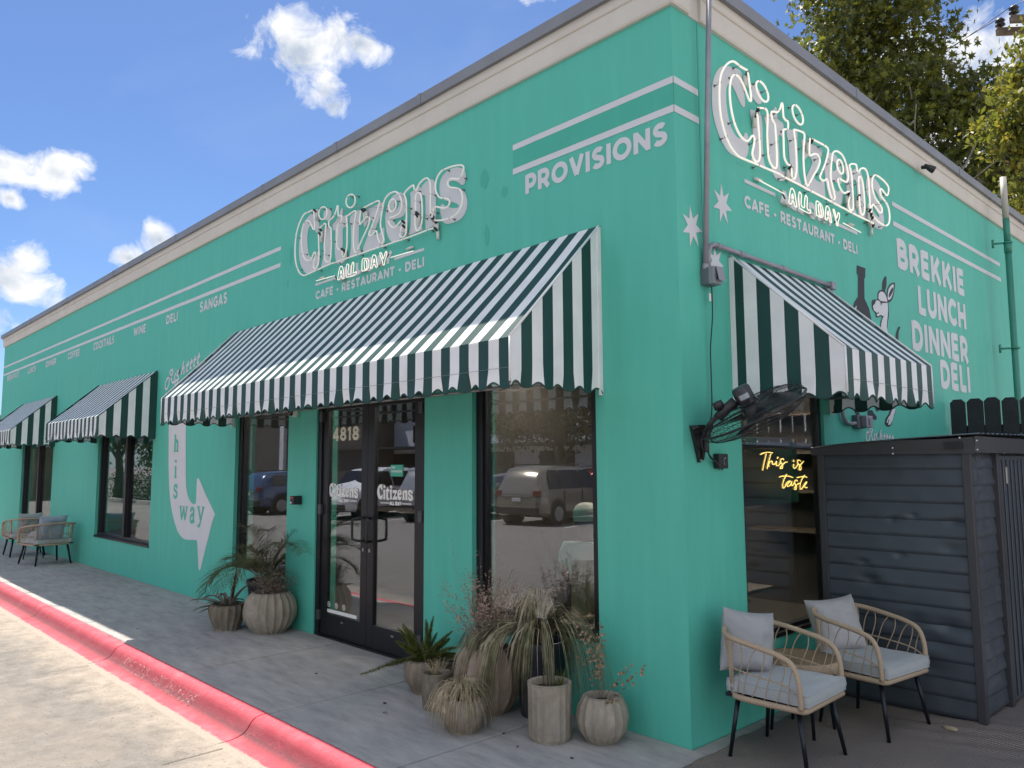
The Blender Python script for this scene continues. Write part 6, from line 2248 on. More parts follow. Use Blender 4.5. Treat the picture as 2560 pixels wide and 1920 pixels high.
for z in (.4, 1.2, 1.98):
    mb = MB()
    mb.box(.03 - 1.2, 4.1 - 1.2, .016, .055, z, z + .09)
    mb.build('rail', M_FEN, fe)
# ------------------------------------------------------------------ trees, power line
def leafy(name, cols, trans=.25):
    m = bpy.data.materials.new(name)
    m.use_nodes = True
    nt = m.node_tree
    b = nt.nodes['Principled BSDF']
    out = nt.nodes['Material Output']
    t = nt.nodes.new('ShaderNodeTexCoord')
    wn_ = N(nt, 'ShaderNodeTexWhiteNoise')
    g = N(nt, 'ShaderNodeNewGeometry')
    sn = N(nt, 'ShaderNodeVectorMath', operation='SNAP')
    L(nt, g.outputs['Position'], sn.inputs[0])
    sn.inputs[1].default_value = (.16, .16, .16)
    L(nt, sn.outputs[0], wn_.inputs['Vector'])
    c = ramp(nt, wn_.outputs['Value'], [(0, cols[0]), (.45, cols[1]), (.8, cols[2]), (1, cols[3])])
    L(nt, c, b.inputs['Base Color'])
    b.inputs['Roughness'].default_value = .5
    b.inputs['Specular IOR Level'].default_value = .4
    tl = N(nt, 'ShaderNodeBsdfTranslucent')
    tc_ = mixc_(nt, .5, c, (.26, .30, .03))
    L(nt, tc_, tl.inputs['Color'])
    mx = N(nt, 'ShaderNodeMixShader')
    mx.inputs[0].default_value = trans
    L(nt, b.outputs[0], mx.inputs[1])
    L(nt, tl.outputs[0], mx.inputs[2])
    L(nt, mx.outputs[0], out.inputs['Surface'])
    return m


M_BARK = mat('pale grey bark', (.13, .115, .095), .9, col2=(.28, .26, .22), vscale=4, bump=.6, bscale=14)
M_BARKD = mat('dark bark', (.035, .03, .024), .9, col2=(.08, .065, .05), vscale=5, bump=.6, bscale=14)


def branch(mb, p, d, ln, r, depth, rnd, tips, nseg=5, spread=.75):
    pts, rr = [p.copy()], [r]
    for k in range(nseg):
        d = (d + Vector((rnd.gauss(0, .12), rnd.gauss(0, .12), rnd.gauss(.03, .08)))).normalized()
        p = p + d * ln / nseg
        pts.append(p.copy())
        rr.append(r * (1 - .45 * (k + 1) / nseg))
    mb.tube(pts, rr, 7 if depth > 1 else 5)
    if depth <= 1:
        tips += [q for q in pts[2:]]
    if depth == 0:
        return
    for i in range(3 if depth > 1 else 4):
        t = rnd.uniform(.45, 1.0)
        q = pts[min(nseg, int(t * nseg))]
        a = Vector((rnd.gauss(0, 1), rnd.gauss(0, 1), rnd.gauss(.25, .6))).normalized()
        nd = (d * (1 - spread * .6) + a * spread).normalized()
        branch(mb, q.copy(), nd, ln * rnd.uniform(.6, .8), rr[-1] * .75, depth - 1, rnd, tips, nseg, spread)


def star_leaf(mb, c, n, up, s, m=0):
    a = n.cross(up)
    a = a.normalized() if a.length > 1e-5 else n.orthogonal().normalized()
    b_ = n.cross(a).normalized()
    sh_ = ((0, -.5), (.12, -.18), (.48, -.28), (.26, .05), (.50, .30), (.14, .22), (0, .62), (-.14, .22), (-.50, .30), (-.26, .05), (-.48, -.28), (-.12, -.18))
    i0 = len(mb.v)
    for x, y in sh_:
        q = c + a * (x * s) + b_ * (y * s) + n * (abs(x) * .25 * s)
        mb.v.append(tuple(q))
    mb.v.append(tuple(c))
    for k in range(12):
        mb.f.append((i0 + 12, i0 + k, i0 + (k + 1) % 12)); mb.m.append(m); mb.sm.append(False)


def tree(name, label, base, h, trunk_r, crown, nleaf, leaf, lm, bm_, seed, star=True, group=None, clump=.55, depth=3, fill=.5):
    """crown: list of (centre offset, radii) lobes; leaves gather in clumps through the lobes"""
    rnd = random.Random(seed)
    root = tag(empty(name, base), label, 'tree', group)
    mb = MB()
    tips = []
    lean = Vector((rnd.gauss(0, .03), rnd.gauss(0, .03), 1)).normalized()
    pts = [Vector((0, 0, 0)) + lean * (h * .5 * k / 6) + Vector((.1 * sin(k), .08 * cos(k * 1.3), 0)) * (k / 6) for k in range(7)]
    mb.tube(pts, [trunk_r * (1.25 - .12 * k) for k in range(7)], 12)
    for i in range(6):
        az = i * 2 * pi / 6 + rnd.uniform(-.4, .4)
        d = Vector((cos(az) * .7, sin(az) * .7, rnd.uniform(.5, 1.2))).normalized()
        branch(mb, pts[rnd.choice((4, 5, 6))].copy(), d, h * .26, trunk_r * .5, depth - 1, rnd, tips)
    mb.build('trunk', bm_, root)
    mb = MB()
    clumps = []
    for (c, r) in crown:
        n = int(22 * r[0] * r[1] * r[2] / 3) + 10
        for i in range(n):
            while True:
                v = Vector((rnd.uniform(-1, 1), rnd.uniform(-1, 1), rnd.uniform(-1, 1)))
                if v.length < 1 and v.length > fill * rnd.random():
                    break
            clumps.append(Vector(c) + Vector((v.x * r[0], v.y * r[1], v.z * r[2])))
    bt = MB()
    for k in range(len(clumps)):
        if rnd.random() < .5:
            q = clumps[k]
            e = min(tips, key=lambda t: (t - q).length_squared) if tips else q
            if (e - q).length < 1.6:
                mid = e.lerp(q, .5) + Vector((0, 0, -.1))
                bt.tube([e, mid, q], [.03, .02, .008], 4)
    if bt.v:
        stuff(bt.build('twigs', bm_, root))
    for i in range(nleaf):
        q = rnd.choice(clumps)
        g = Vector((rnd.gauss(0, 1), rnd.gauss(0, 1), rnd.gauss(0, .8))) * clump * .5
        n = Vector((rnd.gauss(0, .7), rnd.gauss(0, .7), rnd.gauss(.5, .6))).normalized()
        up = Vector((rnd.gauss(0, .5), rnd.gauss(0, .5), -1))
        s = leaf * rnd.uniform(.6, 1.25)
        if star:
            star_leaf(mb, q + g, n, up, s)
        else:
            a = n.cross(up).normalized()
            b_ = n.cross(a).normalized()
            c = q + g
            mb.quad(c, c + a * s * .25 + b_ * s * .5, c + b_ * s, c - a * s * .25 + b_ * s * .5)
    stuff(mb.build('crown', lm, root))
    return root


LF1 = leafy('sycamore leaves', [(.020, .030, .008), (.06, .07, .010), (.105, .11, .016), (.21, .20, .03)], .35)
LF2 = leafy('small yellow green leaves', [(.04, .055, .012), (.10, .11, .016), (.22, .21, .03), (.34, .24, .04)], .40)
LF3 = leafy('dark oak leaves', [(.010, .016, .006), (.022, .030, .010), (.032, .042, .012), (.05, .06, .02)], .15)

# the big one behind the roof: world places of its lobes
TB = Vector((-5.2, 17.0, 0))
lobes = [((-1.0, 0, 13.3), (1.5, 1.6, 1.7)), ((.4, .2, 13.0), (1.6, 1.7, 1.5)), ((-.2, 0, 11.2), (1.5, 1.5, 1.5)), ((1.0, -.1, 11.2), (1.0, 1.3, .9)), ((1.6, -.3, 9.6), (1.3, 1.5, 1.1)), ((2.5, .2, 10.6), (.7, .9, .5)), ((2.3, -.2, 8.2), (1.5, 1.4, 1.0)),
         ((3.3, .1, 8.8), (.55, .8, .8)), ((3.4, 0, 7.2), (.9, 1.2, .8)), ((.2, .4, 9.2), (1.6, 1.6, 1.5)), ((-.3, .5, 15.4), (1.9, 1.8, 1.2)), ((1.0, 1.0, 7.0), (2.0, 1.6, 1.3))]
tree('sycamore_tree', 'large sycamore with dark star shaped leaves behind the right hand roof line', TB, 13.0, .26, lobes, 20000, .20, LF1, M_BARK, 5, group=None, clump=.62)
TB = Vector((.4, 13.2, 0))
lobes = [((-1.3, 0, 9.3), (.7, 1.0, .6)), ((-1.0, .0, 8.1), (1.0, 1.2, .8)), ((-1.7, 0, 7.9), (.6, .8, .35)), ((.1, 0, 9.3), (1.0, 1.2, .8)), ((.4, 0, 7.6), (1.2, 1.2, 1.0)), ((-1.0, 0, 6.9), (.6, .7, .45)), ((.2, 0, 6.2), (.8, .8, .7))]
tree('small_leaved_tree', 'lighter yellow green tree at the right edge by the power pole', TB, 9.0, .12, lobes, 15000, .15, LF2, M_BARKD, 9, star=False, clump=.42)

pp = tag(empty('power_pole', (-1.3, 22.1, 0)), 'timber power pole with double crossarm and black insulators behind the trees', 'power pole')
M_POLE = mat('weathered pole timber', (.11, .085, .065), .9, var=.3, vscale=5)
mb = MB()
mb.tube([(0, 0, 0), (0, 0, 14.6)], [.17, .12], 12)
mb.build('pole', M_POLE, pp)
for k, (o_, z) in enumerate(((Vector((-1.70, -1.60, 0)), 13.90), (Vector((-1.30, -1.80, 0)), 14.02))):
    dv = Vector((.73, .69, 0))
    sd = Vector((-.69, .73, 0)) * .075
    e = o_ + dv * 4.4
    mb = MB()
    q = [o_ - sd, o_ + sd, e + sd, e - sd]
    lo_, hi_ = [(p.x, p.y, z - .09) for p in q], [(p.x, p.y, z + .09) for p in q]
    mb.poly(lo_); mb.poly(hi_)
    for a in range(4):
        mb.quad(lo_[a], lo_[(a + 1) % 4], hi_[(a + 1) % 4], hi_[a])
    recalc(mb.build('crossarm', M_POLE, pp))
    for t in (.10, 1.3, 3.9):
        p = o_ + dv * t
        mb = MB()
        mb.lathe([(.001, 0), (.03, 0), (.03, .06), (.08, .07), (.13, .09), (.12, .13), (.06, .15), (.09, .18), (.13, .22), (.09, .28), (.04, .32), (.001, .33)], 16, c=(p.x, p.y, z + .09))
        mb.build('insulator', M_BLACKP, pp)
for i, (a, b_) in enumerate((((-2.95, 20.55, 14.3), (-30, 26, 13.4)), ((-2.55, 20.35, 14.42), (-30, 28, 12.0)), ((-2.55, 20.35, 14.42), (8, 18, 17)), ((-.75, 20.5, 11.5), (-30, 23, 9.8)), ((-.75, 20.4, 9.7), (-30, 22, 7.6)))):
    A, B_ = Vector(a), Vector(b_)
    pts = []
    for k in range(25):
        t = k / 24
        q = A.lerp(B_, t)
        q.z -= 1.0 * sin(pi * t)
        pts.append(q - A)
    mb = MB()
    mb.tube(pts, .011, 5)
    o = mb.build('power_line', M_BLACKP, loc=a)
    tag(o, ['thin power line running left from the outer insulator', 'thin power line running left from the second insulator', 'thin power line leaving the outer insulator to the upper right',
            'upper cable crossing in front of the sycamore', 'lower cable crossing in front of the sycamore'][i], 'cable')
# ------------------------------------------------------------------ the car park that the windows mirror
M_TYRE = mat('tyre rubber', (.012, .012, .013), .8)
M_RIM = mat('alloy rim', (.35, .35, .36), .3, metal=.8)
M_CGL = mat('car glass', (.01, .013, .018), .06)
M_TAIL = mat('red tail lamp', (.14, .01, .01), .2)
M_HEAD = mat('headlamp', (.6, .6, .62), .1)
M_PLATE = mat('number plate', (.6, .6, .62), .5)
M_TRIMC = mat('car black trim', (.02, .02, .022), .6)


def carpaint(name, c, metal=.4):
    m = mat(name, c, .25, metal=metal)
    m.node_tree.nodes['Principled BSDF'].inputs['Coat Weight'].default_value = .8
    return m


def car(label, loc, head, paint, Ln=4.6, Wd=1.84, Ht=1.70, hood=.27, wagon=.93):
    """SUV: stations along its length, local +x is the nose"""
    root = tag(empty('parked_car', loc, head), label, 'car', 'cars parked across the lot')
    hl = Ln / 2
    # (x, half width, bottom, belt, roof, half width at roof)
    st = [(-hl, .70, .42, .88, .92, .60), (-hl + .06, .86, .34, .98, 1.02, .66), (-hl + .18, .90, .30, 1.02, 1.35, .66), (-hl + .42, .92, .24, 1.04, Ht - .06, .64), (-hl + 1.1, .92, .22, 1.04, Ht, .66),
          (-.1, .92, .22, 1.03, Ht, .66), (.45, .92, .22, 1.02, Ht - .07, .64), (1.0, .92, .22, 1.02, 1.22, .70), (1.25, .92, .22, 1.01, 1.05, .78), (hl - .35, .90, .26, .92, .95, .74), (hl - .10, .82, .32, .80, .83, .68), (hl, .66, .40, .66, .68, .55)]
    k = Wd / 1.84
    rings = []
    for (x, w, zb, zl, zr, wr) in st:
        w *= k
        wr *= k
        r = [(-w * .92, zb), (-w, zb + .12), (-w * 1.0, (zb + zl) / 2), (-w * .97, zl), (-(w * .97 + wr) / 2 * .99, (zl + zr) / 2), (-wr, zr - .04), (-wr * .85, zr), (0, zr + .025)]
        r = r + [(-a, b_) for a, b_ in r[-2::-1]]
        rings.append([(x, a, b_) for a, b_ in r])
    mb = MB()
    i0 = 0
    for r in rings:
        mb.v += r
    n = len(rings[0])
    for i in range(len(rings) - 1):
        for j in range(n - 1):
            glassy = (j in (3, 4, 9, 10)) and 2 <= i <= 7
            mb.f.append((i * n + j, (i + 1) * n + j, (i + 1) * n + j + 1, i * n + j + 1)); mb.m.append(0); mb.sm.append(True)
        mb.f.append((i * n, i * n + n - 1, (i + 1) * n + n - 1, (i + 1) * n)); mb.m.append(0); mb.sm.append(False)
    mb.f.append(tuple(range(n))); mb.m.append(0); mb.sm.append(False)
    mb.f.append(tuple(range((len(rings) - 1) * n, len(rings) * n))[::-1]); mb.m.append(0); mb.sm.append(False)
    body = recalc(mb.build('body', paint, root))
    for sg in (-1, 1):                                # side glass
        for (xa, xb) in ((-hl + .45, -hl + 1.05), (-hl + 1.12, -.12), (-.04, .62)):
            mb = MB()
            zt_ = Ht - .12
            w0, w1 = .90 * k, .685 * k
            sh_ = .22 if xb > .3 else 0
            mb.quad((xa, sg * (w0 + .012), 1.08), (xb + (.25 if sh_ else 0), sg * (w0 + .012), 1.08), (xb - sh_ * .3, sg * (w1 + .03), zt_), (xa + (.12 if xa < -1.5 else 0), sg * (w1 + .03), zt_))
            mb.build('window', M_CGL, root)
    mb = MB()
    mb.quad((-hl + .13, -.62 * k, 1.10), (-hl + .13, .62 * k, 1.10), (-hl + .36, .54 * k, Ht - .14), (-hl + .36, -.54 * k, Ht - .14))
    mb.build('rear_window', M_CGL, root)
    mb = MB()
    mb.quad((1.16, -.72 * k, 1.10), (1.16, .72 * k, 1.10), (.56, .60 * k, Ht - .10), (.56, -.60 * k, Ht - .10))
    mb.build('windscreen', M_CGL, root)
    for sg in (-1, 1):
        mb = MB()
        mb.box(-hl - .012, -hl + .10, min(sg * .60 * k, sg * .86 * k), max(sg * .60 * k, sg * .86 * k), .86, 1.04)
        bevel(mb.build('tail_lamp', M_TAIL, root), .02)
        mb = MB()
        mb.box(hl - .22, hl - .04, min(sg * .55 * k, sg * .80 * k), max(sg * .55 * k, sg * .80 * k), .70, .82)
        bevel(mb.build('headlight', M_HEAD, root), .02)
        mb = MB()
        mb.tube([(-hl + .7, sg * .60 * k, Ht + .05), (.2, sg * .60 * k, Ht + .05)], .018, 6)
        mb.build('roof_rail', M_TRIMC, root)
        mb = MB()
        mb.box(.62, .78, min(sg * .95 * k, sg * 1.08 * k), max(sg * .95 * k, sg * 1.08 * k), 1.02, 1.16)
        bevel(mb.build('mirror', paint, root), .03)
        mb = MB()
        mb.box(-hl + 1.25, hl - 1.25, min(sg * .80 * k, sg * .945 * k), max(sg * .80 * k, sg * .945 * k), .20, .40)
        bevel(mb.build('sill_cladding', M_TRIMC, root), .02)
        for x in (-.08, -1.08, .85):
            mb = MB()
            mb.box(x - .006, x + .006, min(sg * .88 * k, sg * .934 * k), max(sg * .88 * k, sg * .934 * k), .42, 1.02)
            mb.build('door_seam', M_TRIMC, root)
        for x in (-hl + .85, hl - .85):
            mb = MB()
            mb.tube([(x, sg * .60, .37), (x, sg * .926 * k, .37)], .415, 28)
            mb.build('wheel_arch', M_TRIMC, root)
            mb = MB()
            mb.tube([(x, sg * .66, .34), (x, sg * .95 * k, .34)], .34, 24)
            w_ = mb.build('wheel', M_TYRE, root)
            mb = MB()
            mb.tube([(x, sg * .90, .34), (x, sg * .965 * k, .34)], .22, 16)
            mb.build('rim', M_RIM, w_)
    mb = MB()
    mb.box(-hl - .03, -hl + .1, -.80 * k, .80 * k, .34, .56)
    bevel(mb.build('bumper', M_TRIMC, root), .03)
    mb = MB()
    mb.box(hl - .1, hl + .03, -.72 * k, .72 * k, .34, .52)
    bevel(mb.build('bumper', M_TRIMC, root), .03)
    mb = MB()
    mb.box(-hl - .02, -hl - .005, -.16, .16, .72, .83)
    mb.build('number_plate', M_PLATE, root)
    mb = MB()
    mb.box(-hl - .02, -hl + .02, -.50 * k, .50 * k, .86, .90)
    mb.build('tailgate_trim', M_RIM, root)
    return root


ang = radians(-107)
car('tan SUV seen from behind in the right window reflection', (-14.55, -14.2, -.12), ang + radians(8), carpaint('champagne paint', (.26, .235, .19)), Ht=1.76)
car('silver minivan mirrored in the right door pane', (-17.9, -12.9, -.12), ang, carpaint('silver paint', (.42, .42, .43)), Ln=4.9, Ht=1.78)
car('white SUV mirrored in the left door pane', (-21.3, -11.6, -.12), ang + pi, carpaint('white car paint', (.75, .75, .76), 0.0), Ht=1.72)
car('blue hatchback mirrored in the window left of the door', (-25.4, -10.9, -.12), ang + radians(14), carpaint('dusk blue paint', (.05, .085, .16)), Ln=4.4, Ht=1.58)
car('black sedan parked in the second row of the lot', (-22.5, -19.5, -.12), ang + pi, carpaint('black car paint', (.015, .015, .018)), Ht=1.45, Ln=4.7)
car('red SUV parked in the far row of the lot', (-17.6, -20.8, -.12), ang, carpaint('dark red paint', (.22, .02, .02)), Ht=1.68)
car('white van like car at the left of the lot', (-29.5, -9.7, -.12), ang, carpaint('white car paint', (.75, .75, .76), 0.0), Ht=1.80, Ln=4.9)

# bay lines and island kerb
mb = MB()
for k in range(8):
    o_ = Vector((-12.6 - 3.1 * k, -12.3 + .93 * k, 0))
    d = Vector((-.292, -.956, 0)) * 5.0
    w_ = Vector((.05, -.015, 0))
    mb.quad(*[(p.x, p.y, -.116) for p in (o_ - w_, o_ + w_, o_ + w_ + d, o_ - w_ + d)])
tag(mb.build('parking_line', mat('white road paint', (.6, .6, .58), .8)), kind='structure')
mb = MB()
mb.box(-44, -31, -9.2, -8.9, -.2, .03)
tag(mb.build('island_curb', mat('pale kerb', (.45, .42, .38), .9)), kind='structure')

wb = tag(empty('warehouse', (-26, -29, -.12)), 'low white warehouse with dark openings across the car park', 'building')
M_WW = mat('white warehouse wall', (.62, .63, .65), .8, var=.05)
mb = MB()
mb.box(-32, 26, -9, 0, 0, 5.2)
mb.build('wall', M_WW, wb)
mb = MB()
mb.box(-32.2, 26.2, -9.2, .25, 5.2, 5.5)
mb.build('roof', M_TRIM, wb)
mb = MB()
mb.box(-30, 24, .0, 2.4, 2.9, 3.05)
mb.build('canopy', M_BLACKP, wb)
for k in range(11):
    mb = MB()
    mb.box(-29 + k * 5, -26.2 + k * 5, .01, .05, .0, 2.6)
    mb.build('window', M_CGL, wb)
for k in range(6):
    mb = MB()
    mb.box(-25.6 + k * 9, -24.2 + k * 9, .01, .05, 3.4, 4.6)
    mb.build('window', M_CGL, wb)
tree('oak_tree', 'dark live oak in front of the warehouse, mirrored in the right window', (-18.6, -18.6, -.12), 5.2, .20, [((-1.6, 0, 3.4), (2.4, 2.0, .9)), ((.6, .5, 3.7), (2.4, 2.0, 1.0)), ((-3.4, 0, 3.7), (1.6, 1.6, .7))], 9000, .20, LF3, M_BARKD, 31, star=False, clump=.6, depth=2)
tree('oak_tree', 'dark live oak behind the island hedge, mirrored in the window left of the arrow', (-43, -9.5, -.12), 6.5, .22, [((0, 0, 4.4), (3.2, 2.6, 1.6)), ((3, .5, 4.6), (2.4, 2.0, 1.5)), ((-3, 0, 4.4), (2.4, 2.2, 1.6))], 4500, .26, LF3, M_BARKD, 33, star=False, clump=.7, depth=2)
rnd = random.Random(4)
mb = MB()
for i in range(5000):
    c = Vector((rnd.uniform(-46, -30), rnd.uniform(-10.8, -9.4), rnd.uniform(-.1, 1.2 + .25 * sin(i))))
    a = Vector((rnd.gauss(0, 1), rnd.gauss(0, 1), rnd.gauss(0, 1))).normalized() * .09
    b_ = a.orthogonal().normalized() * .05
    mb.quad(c, c + a * .5 + b_, c + a, c + a * .5 - b_)
o = tag(mb.build('hedge', LF3), 'long dark hedge on the traffic island, mirrored in the left windows', 'hedge')
mb = MB()
mb.box(-48, -47, -9, 12, -.12, 4.5)
tag(mb.build('brick_wall', mat('brown stone', (.16, .12, .09), .9, var=.3, vscale=1.2)), 'plain brown stone wall beyond the far end of the lot', 'wall')

tree('oak_tree', 'dark live oak further along the island, mirrored in the leftmost window', (-49, -13.5, -.12), 6.5, .22, [((0, 0, 3.6), (3.2, 2.6, 2.4)), ((3, .5, 4.0), (2.4, 2.0, 2.0))], 4500, .26, LF3, M_BARKD, 35, star=False, clump=.7, depth=2)
ds = tag(empty('store_building', (-62, -27, -.12)), 'tall dark brown store beyond the lot, mirrored in the window left of the door', 'building')
mb = MB()
mb.box(-20, 17, -10, 0, 0, 6.6)
mb.build('wall', mat('dark brown stucco', (.07, .06, .055), .85, var=.2, vscale=.8), ds)
mb = MB()
mb.box(-20.2, 17.2, -10.2, .2, 6.6, 6.9)
mb.build('roof', M_TRIM, ds)
for k in range(5):
    mb = MB()
    mb.box(-16 + k * 6.5, -15.3 + k * 6.5, .01, .3, 0, 6.0)
    mb.build('pilaster', M_WW, ds)
# ------------------------------------------------------------------ people and things just inside the windows
def skin_body(name, joints, edges, m, parent, sub=2):
    me = bpy.data.meshes.new(name)
    keys = list(joints)
    me.from_pydata([joints[k][0] for k in keys], [(keys.index(a), keys.index(b_)) for a, b_ in edges], [])
    me.materials.append(m)
    o = bpy.data.objects.new(name, me)
    COL.objects.link(o)
    o.parent = parent
    md = o.modifiers.new('skin', 'SKIN')
    md.use_smooth_shade = True
    for i, k in enumerate(keys):
        r = joints[k][1]
        me.skin_vertices[0].data[i].radius = (r, r) if not isinstance(r, tuple) else r
    me.skin_vertices[0].data[0].use_root = True
    sd = o.modifiers.new('sub', 'SUBSURF')
    sd.levels = sub
    sd.render_levels = sub
    return o


M_SKIN = mat('skin', (.42, .25, .17), .55)
M_SKIN2 = mat('warm brown skin', (.30, .17, .11), .55)
M_HAIR = mat('dark hair', (.015, .010, .008), .6)
M_TEE = mat('white t-shirt', (.80, .80, .80), .9)
M_CAP = mat('cream cap', (.70, .68, .64), .85)
M_JEAN = mat('dark trousers', (.03, .035, .05), .9)


def seated(label, loc, rz, tee, skin, cap=False):
    root = tag(empty('person', loc, rz), label, 'person')
    # facing +x, seat at .46; one continuous body
    J = {'hip': ((-.02, 0, .54), .13), 'waist': ((-.03, 0, .70), .125), 'chest': ((-.01, 0, .90), (.165, .125)), 'neck0': ((.0, 0, 1.04), .065), 'neck': ((.02, 0, 1.09), .055), 'jaw': ((.05, 0, 1.15), .075), 'head': ((.045, 0, 1.22), .095), 'crown': ((.04, 0, 1.275), .075),
         'shL': ((-.0, .17, .99), .062), 'elL': ((.06, .235, .74), .046), 'wrL': ((.29, .14, .73), .030), 'haL': ((.36, .12, .735), .034),
         'shR': ((-.0, -.17, .99), .062), 'elR': ((.06, -.235, .74), .046), 'wrR': ((.29, -.14, .73), .030), 'haR': ((.36, -.12, .735), .034),
         'hpL': ((.05, .09, .54), .10), 'knL': ((.46, .11, .52), .068), 'anL': ((.44, .11, .10), .042), 'toL': ((.58, .12, .05), .038),
         'hpR': ((.05, -.09, .54), .10), 'knR': ((.46, -.11, .52), .068), 'anR': ((.44, -.11, .10), .042), 'toR': ((.58, -.12, .05), .038)}
    E_ = [('hip', 'waist'), ('waist', 'chest'), ('chest', 'neck0'), ('neck0', 'neck'), ('neck', 'jaw'), ('jaw', 'head'), ('head', 'crown')]
    for s_ in 'LR':
        E_ += [('chest', 'sh' + s_), ('sh' + s_, 'el' + s_), ('el' + s_, 'wr' + s_), ('wr' + s_, 'ha' + s_), ('hip', 'hp' + s_), ('hp' + s_, 'kn' + s_), ('kn' + s_, 'an' + s_), ('an' + s_, 'to' + s_)]
    # fingers: four of unequal length and a thumb leaving the side of the palm
    for s_, sg in (('L', 1), ('R', -1)):
        y = .12 * sg
        for i, (dy, ln) in enumerate(((-.024, .075), (-.008, .085), (.008, .080), (.023, .062))):
            a, b_, c = 'f%d%sa' % (i, s_), 'f%d%sb' % (i, s_), 'f%d%sc' % (i, s_)
            J[a] = ((.385, y + dy, .738), .0095)
            J[b_] = ((.385 + ln * .55, y + dy * 1.2, .732), .0088)
            J[c] = ((.385 + ln, y + dy * 1.25, .715), .007)
            E_ += [('ha' + s_, a), (a, b_), (b_, c)]
        J['t' + s_ + 'a'] = ((.345, y - .038 * sg, .738), .011)
        J['t' + s_ + 'b'] = ((.375, y - .062 * sg, .732), .009)
        E_ += [('ha' + s_, 't' + s_ + 'a'), ('t' + s_ + 'a', 't' + s_ + 'b')]
    skin_body('body', J, E_, skin, root)
    T = {'hip': ((-.02, 0, .50), .150), 'waist': ((-.03, 0, .68), .150), 'chest': ((-.01, 0, .90), (.195, .150)), 'col': ((.0, 0, 1.03), .085),
         'shL': ((-.0, .175, .985), .085), 'slL': ((.035, .225, .84), .075), 'shR': ((-.0, -.175, .985), .085), 'slR': ((.035, -.225, .84), .075)}
    skin_body('shirt', T, [('hip', 'waist'), ('waist', 'chest'), ('chest', 'col'), ('chest', 'shL'), ('shL', 'slL'), ('chest', 'shR'), ('shR', 'slR')], tee, root)
    Q = {'hip': ((-.02, 0, .52), .158), 'hpL': ((.05, .09, .535), .12), 'knL': ((.46, .11, .52), .088), 'anL': ((.44, .11, .14), .065), 'hpR': ((.05, -.09, .535), .12), 'knR': ((.46, -.11, .52), .088), 'anR': ((.44, -.11, .14), .065)}
    skin_body('trousers', Q, [('hip', 'hpL'), ('hpL', 'knL'), ('knL', 'anL'), ('hip', 'hpR'), ('hpR', 'knR'), ('knR', 'anR')], M_JEAN, root)
    mb = MB()
    mb.lathe([(.104, 1.17), (.108, 1.22), (.102, 1.27), (.08, 1.315), (.04, 1.34), (.001, 1.345)], 24, c=(.02, 0, 0))
    mb.build('hair', M_HAIR, root)
    for (sy) in (-1, 1):
        mb = MB()
        mb.lathe([(.001, -.012), (.013, -.006), (.015, .0), (.013, .006), (.001, .012)], 10, c=(.128, .034 * sy, 1.225))
        mb.build('eye', M_WHITE, root)
        mb = MB()
        mb.lathe([(.004, -.028), (.018, -.015), (.020, .01), (.012, .03), (.001, .034)], 10, c=(.03, .100 * sy, 1.205))
        mb.build('ear', skin, root)
    mb = MB()
    mb.tube([(.132, 0, 1.235), (.152, 0, 1.20), (.150, 0, 1.19)], [.010, .017, .014], 8)
    mb.build('nose', skin, root)
    mb = MB()
    mb.tube([(.125, -.024, 1.158), (.135, 0, 1.156), (.125, .024, 1.158)], .006, 6)
    mb.build('mouth', mat('lips', (.30, .10, .09), .5), root)
    if cap:
        mb = MB()
        mb.lathe([(.113, 1.215), (.117, 1.25), (.112, 1.30), (.088, 1.345), (.045, 1.368), (.001, 1.372)], 28, c=(.022, 0, 0))
        mb.grid(lambda u, v: (.115 + .085 * v * sin(pi * u) + .02 - .045 * abs(2 * u - 1) ** 2, -.085 + .17 * u, 1.228 - .012 * v), 10, 4)
        mb.build('cap', M_CAP, root)
    return root


def cafe_chair(label, loc, rz, m, cane=False):
    root = tag(empty('cafe_chair', loc, rz), label, 'chair')
    mb = MB()
    mb.box(-.21, .21, -.21, .21, .44, .465)
    bevel(mb.build('seat', m, root), .008)
    if cane:
        mb = MB()
        for (a, b_) in (((-.20, .60), (.20, .60)), ((-.20, .86), (.20, .86))):
            mb.tube([(-.235, a[0], a[1]), (-.235, b_[0], b_[1])], .016, 8)
        for y in (-.20, .20):
            mb.tube([(-.235, y, .60), (-.235, y, .86)], .016, 8)
        mb.build('backrest', m, root)
        mb = MB()
        for k in range(15):
            y = -.18 + k * .0257
            mb.tube([(-.235, y, .60), (-.235, y, .86)], .003, 4)
        for k in range(10):
            z = .615 + k * .0257
            mb.tube([(-.235, -.19, z), (-.235, .19, z)], .003, 4)
        mb.build('cane_weave', m, root)
    else:
        mb = MB()
        mb.grid(lambda u, v: (-.215 - .03 * v - .02 * cos(pi * (u - .5)), -.21 + .42 * u, .50 + .42 * v), 10, 4)
        mb.build('backrest', m, root)
    for (x, y) in ((-.19, -.19), (-.19, .19), (.19, -.19), (.19, .19)):
        mb = MB()
        mb.tube([(x, y, .44), (x * 1.1, y * 1.1, .012)], .014, 8)
        mb.build('leg', M_LEG, root)
    return root


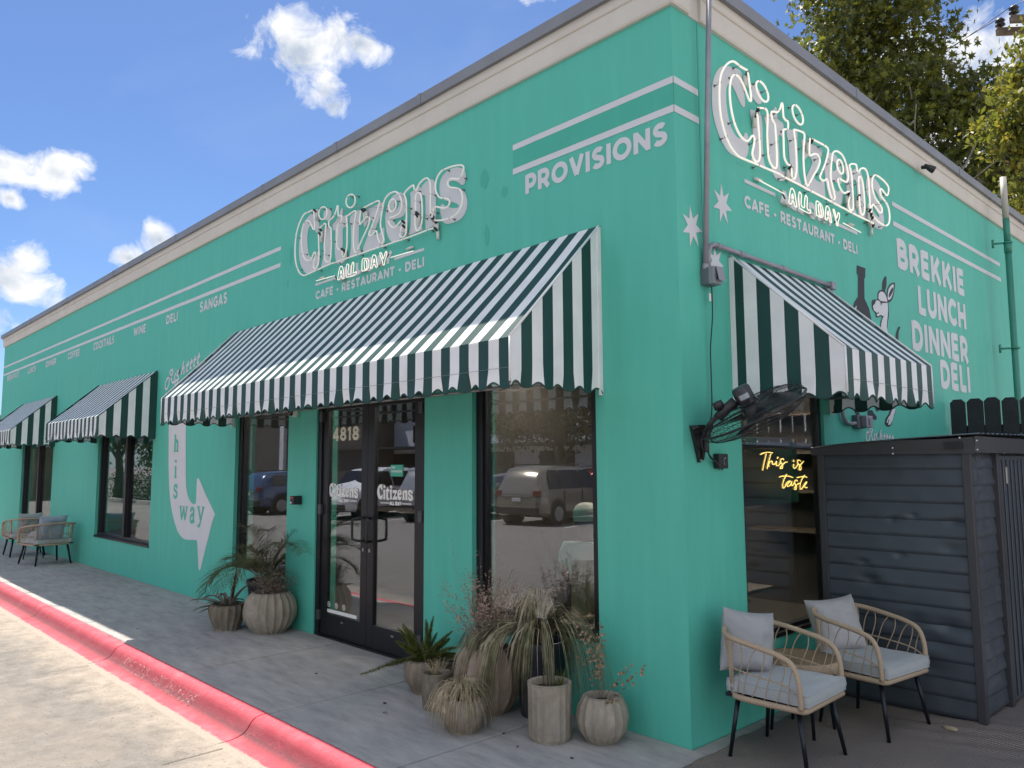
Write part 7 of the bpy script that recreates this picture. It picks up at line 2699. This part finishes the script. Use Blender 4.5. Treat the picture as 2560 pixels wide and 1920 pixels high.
fa = radians(148)
cafe_chair('tan shell chair behind the right window with a seated guest', (-1.66, .98, .0), fa, M_WOOD)
seated('person in cream cap and white t-shirt seated behind the right window', (-1.66, .98, .0), fa, M_TEE, M_SKIN, cap=True)
cafe_chair('cane backed chair just inside the side window', (-.42, .62, .0), radians(75), M_WOOD, cane=True)
seated('person in dark clothes seated just inside the side window', (-.42, .62, .0), radians(75), M_JEAN, M_SKIN)
tb4 = tag(empty('cafe_table', (-.62, 1.45, .012)), 'dark table just inside the side window', 'table')
mb = MB()
mb.box(-.35, .22, -.35, .35, .68, .71)
bevel(mb.build('table_top', mat('dark oak top', (.06, .04, .025), .5), tb4), .006)
mb = MB()
mb.tube([(0, 0, .0), (0, 0, .02), (0, 0, .03), (0, 0, .70)], [.22, .22, .03, .03], 16)
mb.build('pedestal', M_LEG, tb4)

# neon script inside the side window
M_YN = mat('yellow neon', (.9, .75, .3), .3, emit=((1.0, .66, .16), 1.8))
ns_ = tag(empty('neon_sign', (-.25, 1.76, 1.62)), 'yellow neon script reading This is taste behind the side window', 'neon sign')
for ln in SCRIPT_NEON:
    mb = MB()
    mb.tube([(0, a - 1.76, b_ - 1.62) for a, b_ in catmull(ln, 4)], .0036, 6)
    mb.build('neon_tube', M_YN, ns_)
mb = MB()
mb.box(-.14, -.12, -.45, .45, -.25, .25)
mb.build('backing_board', M_BLACKP, ns_)
mb = MB()
mb.box(-.22, -.13, 1.12, 1.62, 1.83, 1.89)
tag(mb.build('folded_linen', M_WHITE), 'pale folded linen on the ledge above the neon script', 'linen')
mb = MB()
mb.box(-.24, -.105, .60, 2.2, 1.805, 1.829)
tag(mb.build('ledge', M_BLACKP), 'dark ledge inside the side window above the neon script', 'shelf')
# worn white stencil lettering on the curb face
mb = MB()
M_STEN = bpy.data.materials.new('worn stencil paint')
M_STEN.use_nodes = True
nt = M_STEN.node_tree
t = nt.nodes.new('ShaderNodeTexCoord')
b = nt.nodes['Principled BSDF']
b.inputs['Base Color'].default_value = (.50, .42, .36, 1)
b.inputs['Roughness'].default_value = .85
L(nt, math_node(nt, 'MULTIPLY', math_node(nt, 'SUBTRACT', noise_(nt, t.outputs['Object'], 45.0, 4.0, .7), .50), 5.0, clamp=True), b.inputs['Alpha'])


def curb_face(off=0.0):
    def f(s, z):                                      # z runs up the curb face, 0 .. .13
        k = z / .13
        y = -1.715 + .10 * k
        zz = -.100 + .078 * k ** 1.2
        return (s, y - .004, zz + .006)
    return f


for (t_, a, b_) in (('FIRE ZONE', -4.90, -4.28), ('TOW', -4.14, -3.93), ('AWAY ZONE', -3.86, -3.28)):
    mb = letter_mesh(t_, a, b_, .01, .11, curb_face, weight=.11, gap=.12)
    mb.build('stencil_lettering', M_STEN, curb)
